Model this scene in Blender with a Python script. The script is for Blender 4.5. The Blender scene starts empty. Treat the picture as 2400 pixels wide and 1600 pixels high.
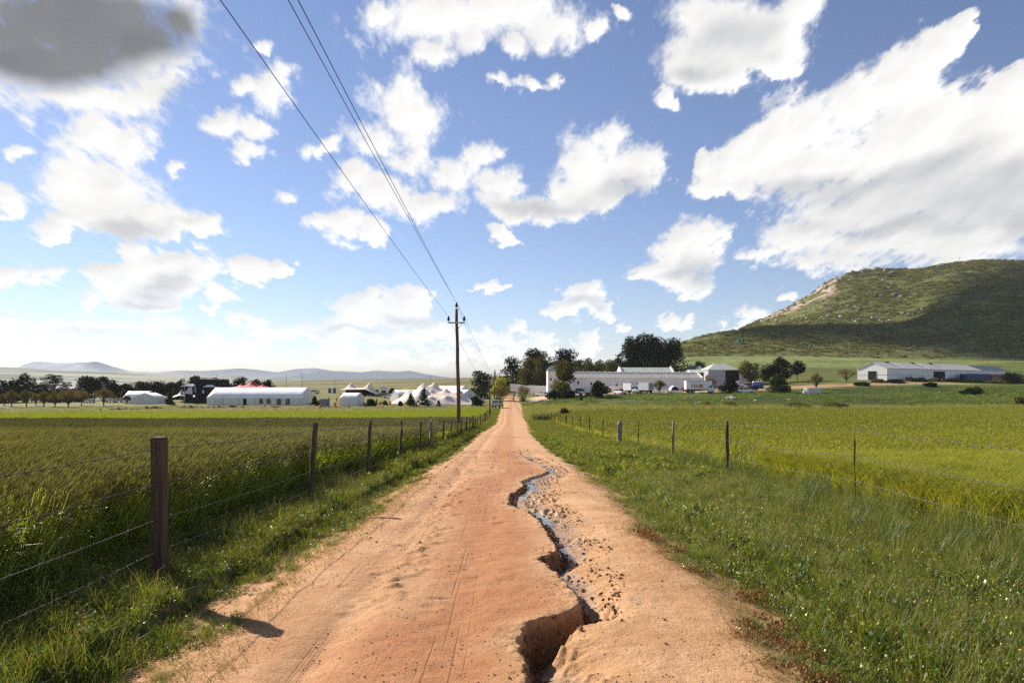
import bpy, math, random
import numpy as np
from mathutils import Vector, Matrix
R = math.radians
scn = bpy.context.scene
# ------------------------------------------------------------------ camera
# level camera 1.65 m above a farm track, 24 mm lens raised on its shift; 1 px of the 2400 wide photo = 1/1600 rad
FPX, CX, HZ, CAMZ = 1600.0, 1200.0, 903.0, 1.65
cam_d = bpy.data.cameras.new('camera'); cam = bpy.data.objects.new('camera', cam_d)
scn.collection.objects.link(cam); scn.camera = cam
cam_d.lens = 24.0; cam_d.sensor_width = 36.0; cam_d.shift_y = (HZ - 800) / 2400.0
cam_d.clip_start = 0.05; cam_d.clip_end = 60000
cam.location = (0, 0, CAMZ); cam.rotation_euler = (R(90), 0, 0)
# ------------------------------------------------------------------ sun and sky
SUN_EL, SUN_AZ = R(29), R(-46)          # azimuth from +Y towards +X
sun_dir = Vector((math.sin(SUN_AZ) * math.cos(SUN_EL), math.cos(SUN_AZ) * math.cos(SUN_EL), math.sin(SUN_EL)))
sd = bpy.data.lights.new('sun', 'SUN'); sd.energy = 5.0; sd.angle = R(0.5); sd.color = (1.0, 0.93, 0.83)
so = bpy.data.objects.new('sun', sd); scn.collection.objects.link(so)
so.rotation_euler = sun_dir.to_track_quat('Z', 'Y').to_euler()
scn.view_settings.view_transform = 'Standard'; scn.view_settings.look = 'None'
scn.view_settings.exposure = 0.75; scn.view_settings.gamma = 1.0
scn.view_settings.use_curve_mapping = False
scn.cycles.max_bounces = 6; scn.cycles.transparent_max_bounces = 8; scn.cycles.volume_bounces = 0
scn.cycles.use_denoising = False; scn.cycles.use_adaptive_sampling = False; scn.cycles.sample_clamp_indirect = 4.0

w = bpy.data.worlds.new('World'); scn.world = w; w.use_nodes = True
NT = w.node_tree; NT.nodes.clear()
def nd(nt, t, **k):
    n = nt.nodes.new(t)
    for a, v in k.items(): setattr(n, a, v)
    return n
def math_n(nt, op, a, b=None, clamp=False):
    n = nd(nt, 'ShaderNodeMath', operation=op, use_clamp=clamp)
    for i, v in enumerate((a, b)):
        if v is None: continue
        if isinstance(v, (int, float)): n.inputs[i].default_value = v
        else: nt.links.new(v, n.inputs[i])
    return n.outputs[0]
def vmath(nt, op, a, b=None):
    n = nd(nt, 'ShaderNodeVectorMath', operation=op)
    for i, v in enumerate((a, b)):
        if v is None: continue
        if isinstance(v, (tuple, list)): n.inputs[i].default_value = v
        else: nt.links.new(v, n.inputs[i])
    return n
def maprange(nt, v, a, b, c=0.0, d=1.0, smooth=True):
    n = nd(nt, 'ShaderNodeMapRange', interpolation_type='SMOOTHSTEP' if smooth else 'LINEAR')
    nt.links.new(v, n.inputs[0])
    for i, x in enumerate((a, b, c, d)): n.inputs[i + 1].default_value = x
    return n.outputs[0]
def noise(nt, vec, scale, detail=4, rough=0.55, dims='3D', lac=2.0):
    n = nd(nt, 'ShaderNodeTexNoise', noise_dimensions=dims)
    n.inputs['Scale'].default_value = scale; n.inputs['Detail'].default_value = detail
    n.inputs['Roughness'].default_value = rough; n.inputs['Lacunarity'].default_value = lac
    if vec is not None: nt.links.new(vec, n.inputs['Vector'])
    return n
def mixc(nt, f, a, b, mode='MIX'):
    n = nd(nt, 'ShaderNodeMix', data_type='RGBA', blend_type=mode)
    for i, v in ((0, f), (6, a), (7, b)):
        if isinstance(v, (int, float)): n.inputs[i].default_value = v
        elif isinstance(v, (tuple, list)): n.inputs[i].default_value = (*v[:3], 1)
        else: nt.links.new(v, n.inputs[i])
    return n.outputs[2]

def build_sky():
    nt = NT
    out = nd(nt, 'ShaderNodeOutputWorld'); bg = nd(nt, 'ShaderNodeBackground')
    nt.links.new(bg.outputs[0], out.inputs[0]); bg.inputs[1].default_value = SKY_STR
    sky = nd(nt, 'ShaderNodeTexSky', sky_type='NISHITA')
    sky.sun_disc = False; sky.sun_elevation = SUN_EL; sky.sun_rotation = SUN_AZ
    sky.air_density = 1.0; sky.dust_density = 0.05; sky.ozone_density = 3.0; sky.altitude = 100
    hs = nd(nt, 'ShaderNodeHueSaturation'); hs.inputs['Saturation'].default_value = SKY_SAT; hs.inputs['Value'].default_value = SKY_VAL
    nt.links.new(sky.outputs[0], hs.inputs['Color']); nt.links.new(mixc(nt, 1.0, hs.outputs[0], (1.0, .925, 1.0), 'MULTIPLY'), bg.inputs[0])
SKY_STR = 0.074
SKY_SAT, SKY_VAL = 0.97, 1.0
CLOUDS = [
 # dark cloud overhead at the left and its bright rim
 (170,50,310,180,0),(330,120,110,90,0),(60,150,190,95,0),(420,40,60,70,0),(190,235,210,60,-8),(330,215,110,50,25),(380,190,60,30,40),
 # tower below it
 (215,330,92,72,0),(300,355,72,62,0),(175,440,76,84,0),(260,455,150,88,-5),(330,500,130,52,-5),(440,532,74,30,-5),(150,520,86,32,0),(130,548,40,16,0),(480,520,34,24,0),
 (12,465,54,42,0),(60,352,38,24,20),(425,392,28,20,0),
 # ragged cloud under the wires
 (625,195,62,55,40),(660,155,32,28,0),(560,190,60,26,30),(520,285,55,38,0),(580,290,45,35,0),(555,345,48,32,0),(625,105,22,20,0),(750,345,42,25,0),(655,450,30,17,0),
 # left middle group
 (335,620,68,50,0),(315,590,36,26,0),(430,640,82,44,0),(410,600,44,22,0),(340,690,100,34,0),(590,638,62,26,0),(655,635,36,22,0),(530,690,40,16,0),(240,640,48,18,0),(215,702,34,13,0),(280,655,60,30,0),
 (15,640,46,22,0),(110,650,58,18,-5),(500,722,24,11,0),
 # low bands left
 (40,772,110,30,0),(200,760,110,30,0),(170,740,40,18,0),(330,755,90,24,0),(470,790,90,26,0),(560,800,70,18,0),(395,755,45,16,0),(60,832,110,14,0),(230,838,90,10,0),(500,835,120,10,0),
 (590,752,34,13,0),(660,775,60,12,0),(740,770,50,14,0),
 # top centre
 (1010,45,145,72,0),(1180,35,165,72,0),(1290,70,80,55,0),(990,130,52,42,0),(1085,105,60,40,0),(890,30,40,30,0),(1210,120,40,28,0),(1390,65,36,24,-20),(1440,30,22,12,-40),
 (1165,192,36,12,8),(1240,195,50,16,-5),(1305,182,22,24,0),
 # ragged cloud in the centre
 (935,260,78,84,0),(985,290,70,70,0),(870,335,62,48,0),(950,370,62,40,0),(930,200,30,25,0),
 # chain of clouds across the middle
 (830,425,62,42,0),(900,455,70,48,0),(810,530,80,34,0),(860,545,62,24,0),(760,530,50,26,0),(1000,475,85,36,0),(1050,410,75,44,0),(1115,370,42,42,0),(1160,430,70,46,0),(1190,480,95,36,-10),
 (1270,480,85,34,0),(1370,400,95,72,10),(1430,340,58,52,0),(1490,400,62,66,0),(1390,460,125,42,8),(1300,430,40,28,0),
 (1180,545,46,22,0),(1200,558,30,14,0),(1135,665,34,11,8),(1165,660,22,9,0),
 # upper right
 (1700,70,150,110,0),(1610,140,80,80,0),(1660,180,90,52,0),(1560,235,26,30,0),(1790,90,90,80,0),(1860,20,70,50,30),(1800,160,60,34,0),
 # long diagonal cloud
 (2245,75,52,22,45),(2190,125,80,38,40),(2110,190,110,60,35),(2000,250,120,70,30),(1880,300,110,70,25),(1790,370,110,72,20),(1710,410,70,50,15),(1650,385,20,30,0),(1700,450,70,30,0),(1900,400,200,80,10),
 (2130,300,170,90,25),(2330,230,110,52,30),(2400,190,60,45,30),(2300,330,190,120,20),(2150,440,220,90,10),(2000,500,180,60,10),(2380,430,140,110,0),
 (1890,560,110,60,10),(2080,570,200,62,5),(2230,560,140,70,0),(1800,610,62,26,10),(2320,520,60,50,0),(1960,620,140,28,0),
 # right middle
 (1620,570,62,50,30),(1640,610,72,44,0),(1560,625,70,36,10),(1600,660,70,34,0),(1500,655,36,14,0),(1680,585,30,28,0),
 (1370,700,48,38,15),(1350,725,62,22,0),(1410,725,36,18,0),(1395,670,26,18,0),
 (1590,750,48,17,0),(1570,735,24,16,0),(1620,742,20,18,0),(1760,735,40,22,15),(1235,765,26,22,0),(1285,788,30,16,0),(1390,795,34,30,0),(1380,830,40,22,0),(1470,768,16,14,0),(1860,690,26,18,0),(1720,765,30,10,0),
 # low bands centre
 (850,720,60,42,0),(880,700,34,26,0),(950,715,54,42,0),(930,750,70,26,0),(810,758,90,24,5),(900,790,150,24,0),(1010,775,70,26,0),(800,812,46,20,0),(1170,800,52,20,8),(1060,800,60,16,0),
 (740,760,60,16,0),(880,835,110,14,0),(1080,840,120,14,0),(1250,820,60,16,0),(1140,775,26,12,0),
]
GREYS = [(2250,470,190,55,5),(2330,420,110,60,10),(2100,530,170,24,3),(2040,430,110,34,20),(1900,440,90,24,10),(2200,380,120,40,20),(330,535,90,22,0),(400,665,60,24,0),(350,705,80,12,0),(1470,450,70,30,20),(1250,480,100,18,0),
 (1720,90,80,50,20),(1640,190,60,18,0),(1380,720,50,12,0),(1640,640,50,26,0),(250,780,160,14,0),(950,745,60,18,0),(800,770,80,10,0),(2380,520,60,40,0),(400,220,60,22,0)]
BIGGREY = [(200,85,300,125,5),(60,60,190,130,0),(380,60,70,60,0)]
build_sky()

# ------------------------------------------------------------------ tags and links
COL = scn.collection
def tag(o, label=None, cat=None, group=None, kind=None):
    if label: o['label'] = label
    if cat: o['category'] = cat
    if group: o['group'] = group
    if kind: o['kind'] = kind
    return o
def link(name, me, mat=None, parent=None):
    o = bpy.data.objects.new(name, me); COL.objects.link(o)
    if mat is not None:
        for m in (mat if isinstance(mat, (list, tuple)) else [mat]): me.materials.append(m)
    if parent: o.parent = parent
    return o
def empty(name, loc, rz=0.0):
    o = bpy.data.objects.new(name, None); COL.objects.link(o); o.empty_display_size = 0.3
    o.location = loc; o.rotation_euler = (0, 0, rz); return o
def np_mesh(name, V, F, smooth=False, mi=None):
    """V (n,3) array, F (m,k) array with one k"""
    V = np.asarray(V, np.float32); F = np.asarray(F, np.int32)
    me = bpy.data.meshes.new(name); k = F.shape[1]
    me.vertices.add(len(V)); me.vertices.foreach_set('co', V.ravel())
    me.loops.add(F.size); me.loops.foreach_set('vertex_index', F.ravel())
    me.polygons.add(len(F)); me.polygons.foreach_set('loop_start', np.arange(0, F.size, k, dtype=np.int32))
    me.polygons.foreach_set('loop_total', np.full(len(F), k, np.int32))
    if mi is not None: me.polygons.foreach_set('material_index', np.asarray(mi, np.int32))
    me.update(calc_edges=True)
    me.polygons.foreach_set('use_smooth', np.full(len(F), smooth, bool))
    me.validate(); return me
def copy_tree(o, parent=None, **kw):
    c = o.copy(); COL.objects.link(c)
    if parent: c.parent = parent
    for ch in o.children: copy_tree(ch, c)
    return c

class MB:
    """collects faces, builds one mesh"""
    def __init__(s): s.v = []; s.f = []; s.m = []
    def add(s, V, F, m=0):
        n = len(s.v); s.v += [tuple(p) for p in V]; s.f += [tuple(i + n for i in f) for f in F]; s.m += [m] * len(F); return s
    def box(s, c, d, rz=0.0, m=0, taper=0.0):
        x, y, z = (q / 2 for q in d); V = []
        for k, (sx, sy, sz) in enumerate([(-1,-1,-1),(1,-1,-1),(1,1,-1),(-1,1,-1),(-1,-1,1),(1,-1,1),(1,1,1),(-1,1,1)]):
            t = 1 - taper if sz > 0 else 1
            a, b = sx * x * t, sy * y * t
            V.append((c[0] + a * math.cos(rz) - b * math.sin(rz), c[1] + a * math.sin(rz) + b * math.cos(rz), c[2] + sz * z))
        return s.add(V, [(0,3,2,1),(4,5,6,7),(0,1,5,4),(1,2,6,5),(2,3,7,6),(3,0,4,7)], m)
    def tube(s, pts, rad, n=8, m=0, caps=True):
        pts = [Vector(p) for p in pts]; rads = rad if isinstance(rad, (list, tuple)) else [rad] * len(pts)
        V = []; F = []
        for i, p in enumerate(pts):
            t = (pts[min(i + 1, len(pts) - 1)] - pts[max(i - 1, 0)]).normalized()
            a = t.cross(Vector((0, 0, 1)))
            if a.length < 1e-3: a = Vector((1, 0, 0))
            a.normalize(); b = t.cross(a)
            for k in range(n):
                th = 2 * math.pi * k / n
                V.append(p + (a * math.cos(th) + b * math.sin(th)) * rads[i])
        for i in range(len(pts) - 1):
            for k in range(n):
                F.append((i*n+k, i*n+(k+1)%n, (i+1)*n+(k+1)%n, (i+1)*n+k))
        if caps:
            F.append(tuple(range(n))); F.append(tuple((len(pts)-1)*n + k for k in reversed(range(n))))
        return s.add(V, F, m)
    def prism(s, poly, d0, d1, axis='y', m=0):
        """poly in the plane across axis, extruded from d0 to d1"""
        n = len(poly)
        def P(a, b, d): return {'y': (a, d, b), 'x': (d, a, b), 'z': (a, b, d)}[axis]
        V = [P(a, b, d0) for a, b in poly] + [P(a, b, d1) for a, b in poly]
        F = [tuple(range(n)), tuple(reversed(range(n, 2 * n)))] + [(i, (i+1) % n, (i+1) % n + n, i + n) for i in range(n)]
        return s.add(V, F, m)
    def cyl(s, c, r, h, n=16, m=0, r2=None, axis='z'):
        r2 = r if r2 is None else r2
        a = Vector(c); d = {'z': Vector((0,0,h)), 'x': Vector((h,0,0)), 'y': Vector((0,h,0))}[axis]
        return s.tube([a, a + d], [r, r2], n, m)
    def build(s, name, mat, parent=None, smooth=False, bevel=0.0):
        me = bpy.data.meshes.new(name); me.from_pydata(s.v, [], s.f); me.update()
        me.polygons.foreach_set('material_index', s.m)
        if smooth: me.polygons.foreach_set('use_smooth', [True] * len(s.f))
        import bmesh as _b
        bm = _b.new(); bm.from_mesh(me); _b.ops.recalc_face_normals(bm, faces=bm.faces)
        if bevel > 0:
            _b.ops.bevel(bm, geom=list(bm.edges), offset=bevel, segments=2, affect='EDGES', clamp_overlap=True)
        bm.to_mesh(me); bm.free()
        return link(name, me, mat, parent)

# ------------------------------------------------------------------ materials
def mat_new(name):
    m = bpy.data.materials.new(name); m.use_nodes = True; m.node_tree.nodes.clear()
    return m, m.node_tree
def pmat(name, c, rough=0.7, var=0.12, scale=1.5, c2=None, spec=0.3, metal=0.0, bump=0.0, bscale=30.0, coords='Object', streak=None):
    m, nt = mat_new(name)
    out = nd(nt, 'ShaderNodeOutputMaterial'); b = nd(nt, 'ShaderNodeBsdfPrincipled'); nt.links.new(b.outputs[0], out.inputs[0])
    b.inputs['Roughness'].default_value = rough; b.inputs['Specular IOR Level'].default_value = spec; b.inputs['Metallic'].default_value = metal
    tc = nd(nt, 'ShaderNodeTexCoord'); vec = tc.outputs[coords]
    if streak:
        mp = nd(nt, 'ShaderNodeMapping'); mp.inputs['Scale'].default_value = streak; nt.links.new(vec, mp.inputs['Vector']); vec = mp.outputs[0]
    n = noise(nt, vec, scale, 6, 0.65)
    f = maprange(nt, n.outputs[0], 0.3, 0.7)
    a = tuple(x * (1 - var) for x in c); d = tuple(min(1, x * (1 + var)) for x in c) if c2 is None else c2
    nt.links.new(mixc(nt, f, a, d), b.inputs['Base Color'])
    if bump:
        bn = noise(nt, vec, bscale, 5, 0.6); bp = nd(nt, 'ShaderNodeBump'); bp.inputs['Strength'].default_value = bump; bp.inputs['Distance'].default_value = 0.02
        nt.links.new(bn.outputs[0], bp.inputs['Height']); nt.links.new(bp.outputs[0], b.inputs['Normal'])
    return m
def leafmat(name, c1, c2, trans=0.35, c3=None, gloss=0.015, grough=.45):
    """foliage: diffuse, light shining through, a little gloss; colour differs from plant to plant and from clump to clump"""
    m, nt = mat_new(name)
    out = nd(nt, 'ShaderNodeOutputMaterial')
    oi = nd(nt, 'ShaderNodeObjectInfo'); geo = nd(nt, 'ShaderNodeNewGeometry')
    n = noise(nt, geo.outputs['Position'], 0.35, 3, 0.6)
    f = math_n(nt, 'ADD', math_n(nt, 'MULTIPLY', oi.outputs['Random'], 0.6), math_n(nt, 'MULTIPLY', math_n(nt, 'SUBTRACT', n.outputs[0], 0.3), 1.0), True)
    col = mixc(nt, f, c1, c2)
    if c3 is not None:
        n2 = noise(nt, geo.outputs['Position'], 1.7, 3, 0.6)
        col = mixc(nt, maprange(nt, n2.outputs[0], 0.55, 0.72), col, c3)
    pi = math_n(nt, 'ADD', math_n(nt, 'MULTIPLY', geo.outputs['Random Per Island'], 0.7), 0.65)
    cc = vmath(nt, 'SCALE', col); nt.links.new(pi, cc.inputs['Scale']); col = cc.outputs[0]
    d = nd(nt, 'ShaderNodeBsdfDiffuse'); t = nd(nt, 'ShaderNodeBsdfTranslucent'); g = nd(nt, 'ShaderNodeBsdfGlossy')
    nt.links.new(col, d.inputs[0])
    tcol = mixc(nt, 1.0, col, (1.25, 1.15, 0.5), 'MULTIPLY'); nt.links.new(tcol, t.inputs[0])
    g.inputs['Roughness'].default_value = grough
    m1 = nd(nt, 'ShaderNodeMixShader'); m1.inputs[0].default_value = trans
    nt.links.new(d.outputs[0], m1.inputs[1]); nt.links.new(t.outputs[0], m1.inputs[2])
    m2 = nd(nt, 'ShaderNodeMixShader'); m2.inputs[0].default_value = gloss
    nt.links.new(m1.outputs[0], m2.inputs[1]); nt.links.new(g.outputs[0], m2.inputs[2]); nt.links.new(m2.outputs[0], out.inputs[0])
    return m

# ------------------------------------------------------------------ numeric noise
def _h(ix, iy, seed):
    n = (ix.astype(np.int64) * 374761393 + iy.astype(np.int64) * 668265263 + seed * 1274126177) & 0xffffffff
    n = ((n ^ (n >> 13)) * 1274126177) & 0xffffffff
    return ((n ^ (n >> 16)) & 0xffff) / 65535.0
def vnoise(x, y, seed=0):
    ix, iy = np.floor(x), np.floor(y); fx, fy = x - ix, y - iy
    fx = fx * fx * (3 - 2 * fx); fy = fy * fy * (3 - 2 * fy)
    a, b, c, d = _h(ix, iy, seed), _h(ix + 1, iy, seed), _h(ix, iy + 1, seed), _h(ix + 1, iy + 1, seed)
    return (a + (b - a) * fx) * (1 - fy) + (c + (d - c) * fx) * fy
def fbm(x, y, seed=0, oct=4, gain=0.5):
    s = 0; a = 1; t = 0
    for i in range(oct):
        s = s + a * vnoise(x * 2 ** i, y * 2 ** i, seed + i * 17); t += a; a *= gain
    return s / t - 0.5
def sstep(x, a, b):
    t = np.clip((x - a) / (b - a), 0, 1); return t * t * (3 - 2 * t)

# ------------------------------------------------------------------ clouds: a far vault of vapour, clear where there is no cloud
def ell(P, Q, blobs, k):
    acc = None
    for (x, y, rx, ry, rot) in blobs:
        a = (x - CX) / FPX; b = (HZ - y) / FPX; c, s = math.cos(R(rot)), math.sin(R(rot))
        dx, dy = P - a, Q - b
        l = np.sqrt(((dx * c + dy * s) / (rx / FPX)) ** 2 + ((-dx * s + dy * c) / (ry / FPX)) ** 2)
        if acc is None: acc = l
        else:
            h = np.maximum(k - np.abs(acc - l), 0) / k; acc = np.minimum(acc, l) - h * h * k * .25
    return 1 - acc
def blur(a, n):
    for ax in (0, 1):
        for _ in range(2):
            p = np.pad(a, [(n, n) if i == ax else (0, 0) for i in range(2)], 'edge'); c = np.cumsum(p, ax)
            a = (np.take(c, range(2 * n, c.shape[ax]), ax) - np.concatenate([np.zeros_like(np.take(c, [0], ax)), np.take(c, range(0, c.shape[ax] - 2 * n - 1), ax)], ax)) / (2 * n + 1)
    return a
def cloud_vault():
    du = .0014; us = np.arange(-1.0, 1.0, du); ws = np.arange(.012, .70, du)
    U, Wq = np.meshgrid(us, ws)
    A = U / (Wq + .35) * 1.0; Bq = -.65 / (Wq + .35)
    wx = fbm(A * 9, Bq * 9, 401, 4); wy_ = fbm(A * 9, Bq * 9, 402, 4)
    P = U + wx * .055; Q = Wq + wy_ * .045
    P = P + fbm(A * 34, Bq * 34, 403, 5, .68) * .030; Q = Q + fbm(A * 34, Bq * 34, 404, 5, .68) * .026
    F = ell(P, Q, CLOUDS, .22)
    def billow(sc, seed, oct):
        s = 0; a = 1; t = 0
        for i in range(oct):
            s = s + a * (1 - np.abs(2 * vnoise(A * sc * 2 ** i, Bq * sc * 2 ** i, seed + i) - 1)); t += a; a *= .68
        return s / t - .5
    bl = billow(20, 411, 5); fb = fbm(A * 26, Bq * 26, 421, 6, .72); mid = fbm(A * 6, Bq * 6, 431, 3)
    ragg = sstep(fbm(A * 2.3, Bq * 2.3, 441, 2), -.12, .12)
    D = F + .11 + mid * .32 + bl * .40 * (1 - ragg * .3) + fb * (.30 + .80 * ragg)
    cov = sstep(D, -.03, .26 + .42 * ragg)
    wisps = sstep(F + mid * 1.2 + fb * 2.2, -.12, .5) * .45; cov = np.maximum(cov, wisps)
    # light: bright edges, soft grey where the cloud is deep, relief of the billows lit from upper left
    Hh = np.sqrt(np.maximum(D + .05, 0)) + bl * .22 + fb * .10
    H2 = blur(Hh, 2); gx_ = np.gradient(H2, axis=1) / du; gy_ = np.gradient(H2, axis=0) / du
    rel = np.tanh((-gx_ * .6 + gy_ * .9) * .018)
    H3 = blur(Hh, 9); rel3 = np.tanh((-np.gradient(H3, axis=1) * .5 + np.gradient(H3, axis=0) * .95) / du * .03)
    deep = sstep(blur(D, 6), .30, 1.15)
    G = sstep(ell(U + wx * .07, Wq + wy_ * .05, [(x, y, r * 1.35, q * 1.35, t_) for x, y, r, q, t_ in GREYS], .6) + mid * .8, -.35, .85); Bg = sstep(ell(U + wx * .06, Wq + wy_ * .05, BIGGREY, .6) + mid * .16, -.12, .45)
    lum = 1.06 - deep * .05 + rel * .09 + rel3 * .20 + mid * .14 + fb * .10
    lum = lum * (1 - G * .30) * (1 - Bg * .74)
    covb = sstep(F, -.05, .35); T1 = blur(covb, 26); T2 = blur(covb, 9)
    under = np.clip(np.gradient(T1, axis=0) / du * .075, -1, 1) * .7 + np.clip(np.gradient(T2, axis=0) / du * .03, -1, 1) * .3
    lum = lum * (1 - .22 * np.clip(under + (bl + fb) * .25, 0, 1) * sstep(T1, .25, .75)) + .05 * np.clip(-under, 0, 1)
    lowb = 1 - sstep(Wq, .02, .20); lum = lum * (1 + lowb * .22)
    cov = cov * (1 - lowb * .35) * sstep(Wq, .012, .035)
    cov = cov * (1 - sstep(np.abs(U), .93, .995)) * (1 - sstep(Wq, .64, .69))
    d = np.sqrt(U ** 2 + 1 + Wq ** 2); RR = 46000.0
    V = np.stack([U / d * RR, RR / d, Wq / d * RR], -1)
    h, wd = U.shape; i = np.arange(h * wd).reshape(h, wd)
    Fc = np.stack([i[:-1, :-1], i[:-1, 1:], i[1:, 1:], i[1:, :-1]], -1).reshape(-1, 4)
    keep = (cov.ravel()[Fc] > .004).any(1); Fc = Fc[keep]
    used = np.unique(Fc); remap = np.zeros(h * wd, np.int64); remap[used] = np.arange(len(used))
    me = np_mesh('clouds', V.reshape(-1, 3)[used], remap[Fc], True)
    for k, v in (('cover', cov), ('lum', np.clip(lum, 0, 1.4))):
        a = me.attributes.new(k, 'FLOAT', 'POINT'); a.data.foreach_set('value', v.ravel()[used].astype(np.float32))
    m, nt = mat_new('cloud vapour'); out = nd(nt, 'ShaderNodeOutputMaterial'); e = nd(nt, 'ShaderNodeEmission'); t = nd(nt, 'ShaderNodeBsdfTransparent'); mx = nd(nt, 'ShaderNodeMixShader')
    lu = nd(nt, 'ShaderNodeAttribute', attribute_name='lum').outputs['Fac']; cv = nd(nt, 'ShaderNodeAttribute', attribute_name='cover').outputs['Fac']
    nt.links.new(mixc(nt, maprange(nt, lu, .45, .98), (.90, .93, 1.0), (1.0, .992, .975)), e.inputs[0])
    nt.links.new(math_n(nt, 'MULTIPLY', lu, CLOUD_STR), e.inputs[1])
    nt.links.new(cv, mx.inputs[0]); nt.links.new(t.outputs[0], mx.inputs[1]); nt.links.new(e.outputs[0], mx.inputs[2]); nt.links.new(mx.outputs[0], out.inputs[0])
    m.cycles.emission_sampling = 'NONE'
    o = link('clouds', me, m); tag(o, kind='structure', label='white and grey cumulus clouds drifting over the blue sky')
    # glowing copy of the clouds, unseen behind the viewer, added as fill light
    o2 = o.copy(); COL.objects.link(o2); o2.rotation_euler = (0, 0, math.pi); o2['label'] = 'unseen glowing copy of the clouds added behind the viewer as fill light'
CLOUD_STR = 0.58
cloud_vault()

# ------------------------------------------------------------------ the lie of the land
def W(x, v, Y):   # a point seen at photo pixel (x, v), Y metres away, heights relative to the camera
    return ((x - CX) / FPX * Y, Y, (HZ - v) / FPX * Y)
CP = []
PROF = [(-60,-1.55),(-20,-1.6),(0,-1.63),(3,-1.65),(6,-1.66),(10,-1.79),(15,-2.0),(20,-2.24),(26,-2.56),(31,-2.78),(38,-3.06),(46,-3.34),(62,-3.88),(80,-4.4),(98,-4.65),(120,-4.85),(150,-4.98),(180,-5.1),(210,-5.0),(250,-4.45),(306,-3.6),(350,-3.0)]
for Y, z in PROF:
    CP.append((0, Y, z))
    if 0 <= Y <= 46:
        CP.append((-6, Y, z)); CP.append((6, Y, z + 0.0))
CP += [(-50,60,-3.9),(-60,100,-4.9),(-100,150,-5.8),(-100,200,-5.75),(-50,200,-5.6),(-150,230,-6.2),(-60,20,-2.4),(-40,0,-1.9),(-25,40,-3.2),
 (-120,60,-4.4),(-300,200,-7.5),(-300,60,-6),(-200,400,-6),(-300,700,-2),(-245,700,3.5),(-40,700,7.9),(-100,300,-3.6),(-80,350,-1.4),(-20,330,-2.0),(-30,200,-5.5),(-60,260,-4.5),
 (-60,-50,-2),(60,-50,-1),(54,200,-2.2),(14,225,-2.7),(48,245,-2.2),(30,160,-3.6),(15,115,-4.5),(60,120,-3.8),(84,112,-3.5),(110,150,-2.4),(132,240,1.75),(212,292,1.8),(145,200,-0.4),
 (40,60,-3.6),(30,40,-3.0),(20,27,-2.55),(60,30,-2.4),(83,270,1.86),(75,300,4.0),(10,300,1.2),(40,300,4),(160,380,13.5),(300,400,13),(100,400,14.5),(250,330,10.5),(480,380,12.5),(400,366,11.8),(330,366,12.2),(200,366,12.2),(250,200,0),(200,100,-2),(120,60,-2.6),
 (60,450,14),(0,450,4),(200,700,30),(60,700,14),(400,600,20),(500,300,7),(84,190,-2.0),(10,212,-3.1),(20,205,-3.0),(7,262,-3.2)]
CPA = np.array(CP, float)
def _tps_fit(P):
    n = len(P); S = 100.0; X = P[:, :2] / S
    r2 = ((X[:, None] - X[None]) ** 2).sum(-1); K = np.where(r2 > 0, 0.5 * r2 * np.log(r2 + 1e-12), 0)
    K += np.eye(n) * 1e-4
    A = np.zeros((n + 3, n + 3)); A[:n, :n] = K; A[:n, n] = 1; A[:n, n+1:] = X; A[n, :n] = 1; A[n+1:, :n] = X.T
    b = np.zeros(n + 3); b[:n] = P[:, 2]
    return X, np.linalg.solve(A, b), S
TX, TW, TS = _tps_fit(CPA)
def land(x, y):
    """height of the ground above datum (camera stands at 1.65)"""
    x = np.asarray(x, float); y = np.asarray(y, float); sh = np.broadcast(x, y).shape
    xf = np.broadcast_to(x, sh).ravel(); yf = np.broadcast_to(y, sh).ravel()
    xc = np.clip(xf, -320, 520); yc = np.clip(yf, -60, 720)
    out = np.empty(len(xf))
    for i in range(0, len(xf), 40000):
        X = np.stack([xc[i:i+40000], yc[i:i+40000]], 1) / TS
        r2 = ((X[:, None] - TX[None]) ** 2).sum(-1)
        K = np.where(r2 > 1e-12, 0.5 * r2 * np.log(r2 + 1e-12), 0)
        n = len(TX); out[i:i+40000] = K @ TW[:n] + TW[n] + X @ TW[n+1:]
    # near the track the profile itself rules
    prof = np.interp(yf, [p[0] for p in PROF], [p[1] for p in PROF])
    prof = (prof + np.interp(yf - 3, [p[0] for p in PROF], [p[1] for p in PROF]) + np.interp(yf + 3, [p[0] for p in PROF], [p[1] for p in PROF])) / 3
    wgt = (1 - sstep(np.abs(xf), 4, 16)) * (1 - sstep(yf, 210, 260))
    out = out * (1 - wgt) + prof * wgt
    far = sstep(yf, 740, 1300); out = out * (1 - far) + (-14) * far
    side = sstep(np.abs(xf), 500, 900); out = out * (1 - side) + (-10) * side
    out = out + fbm(xf / 6, yf / 6, 3, 3) * 0.10 * sstep(np.abs(xf), 4, 12) + fbm(xf / 40, yf / 40, 5, 3) * 0.5 * sstep(np.abs(xf), 10, 60) * sstep(yf, 30, 120)
    return (out + CAMZ).reshape(sh)
def gz(x, y): return float(land(np.array([x]), np.array([y]))[0])
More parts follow.
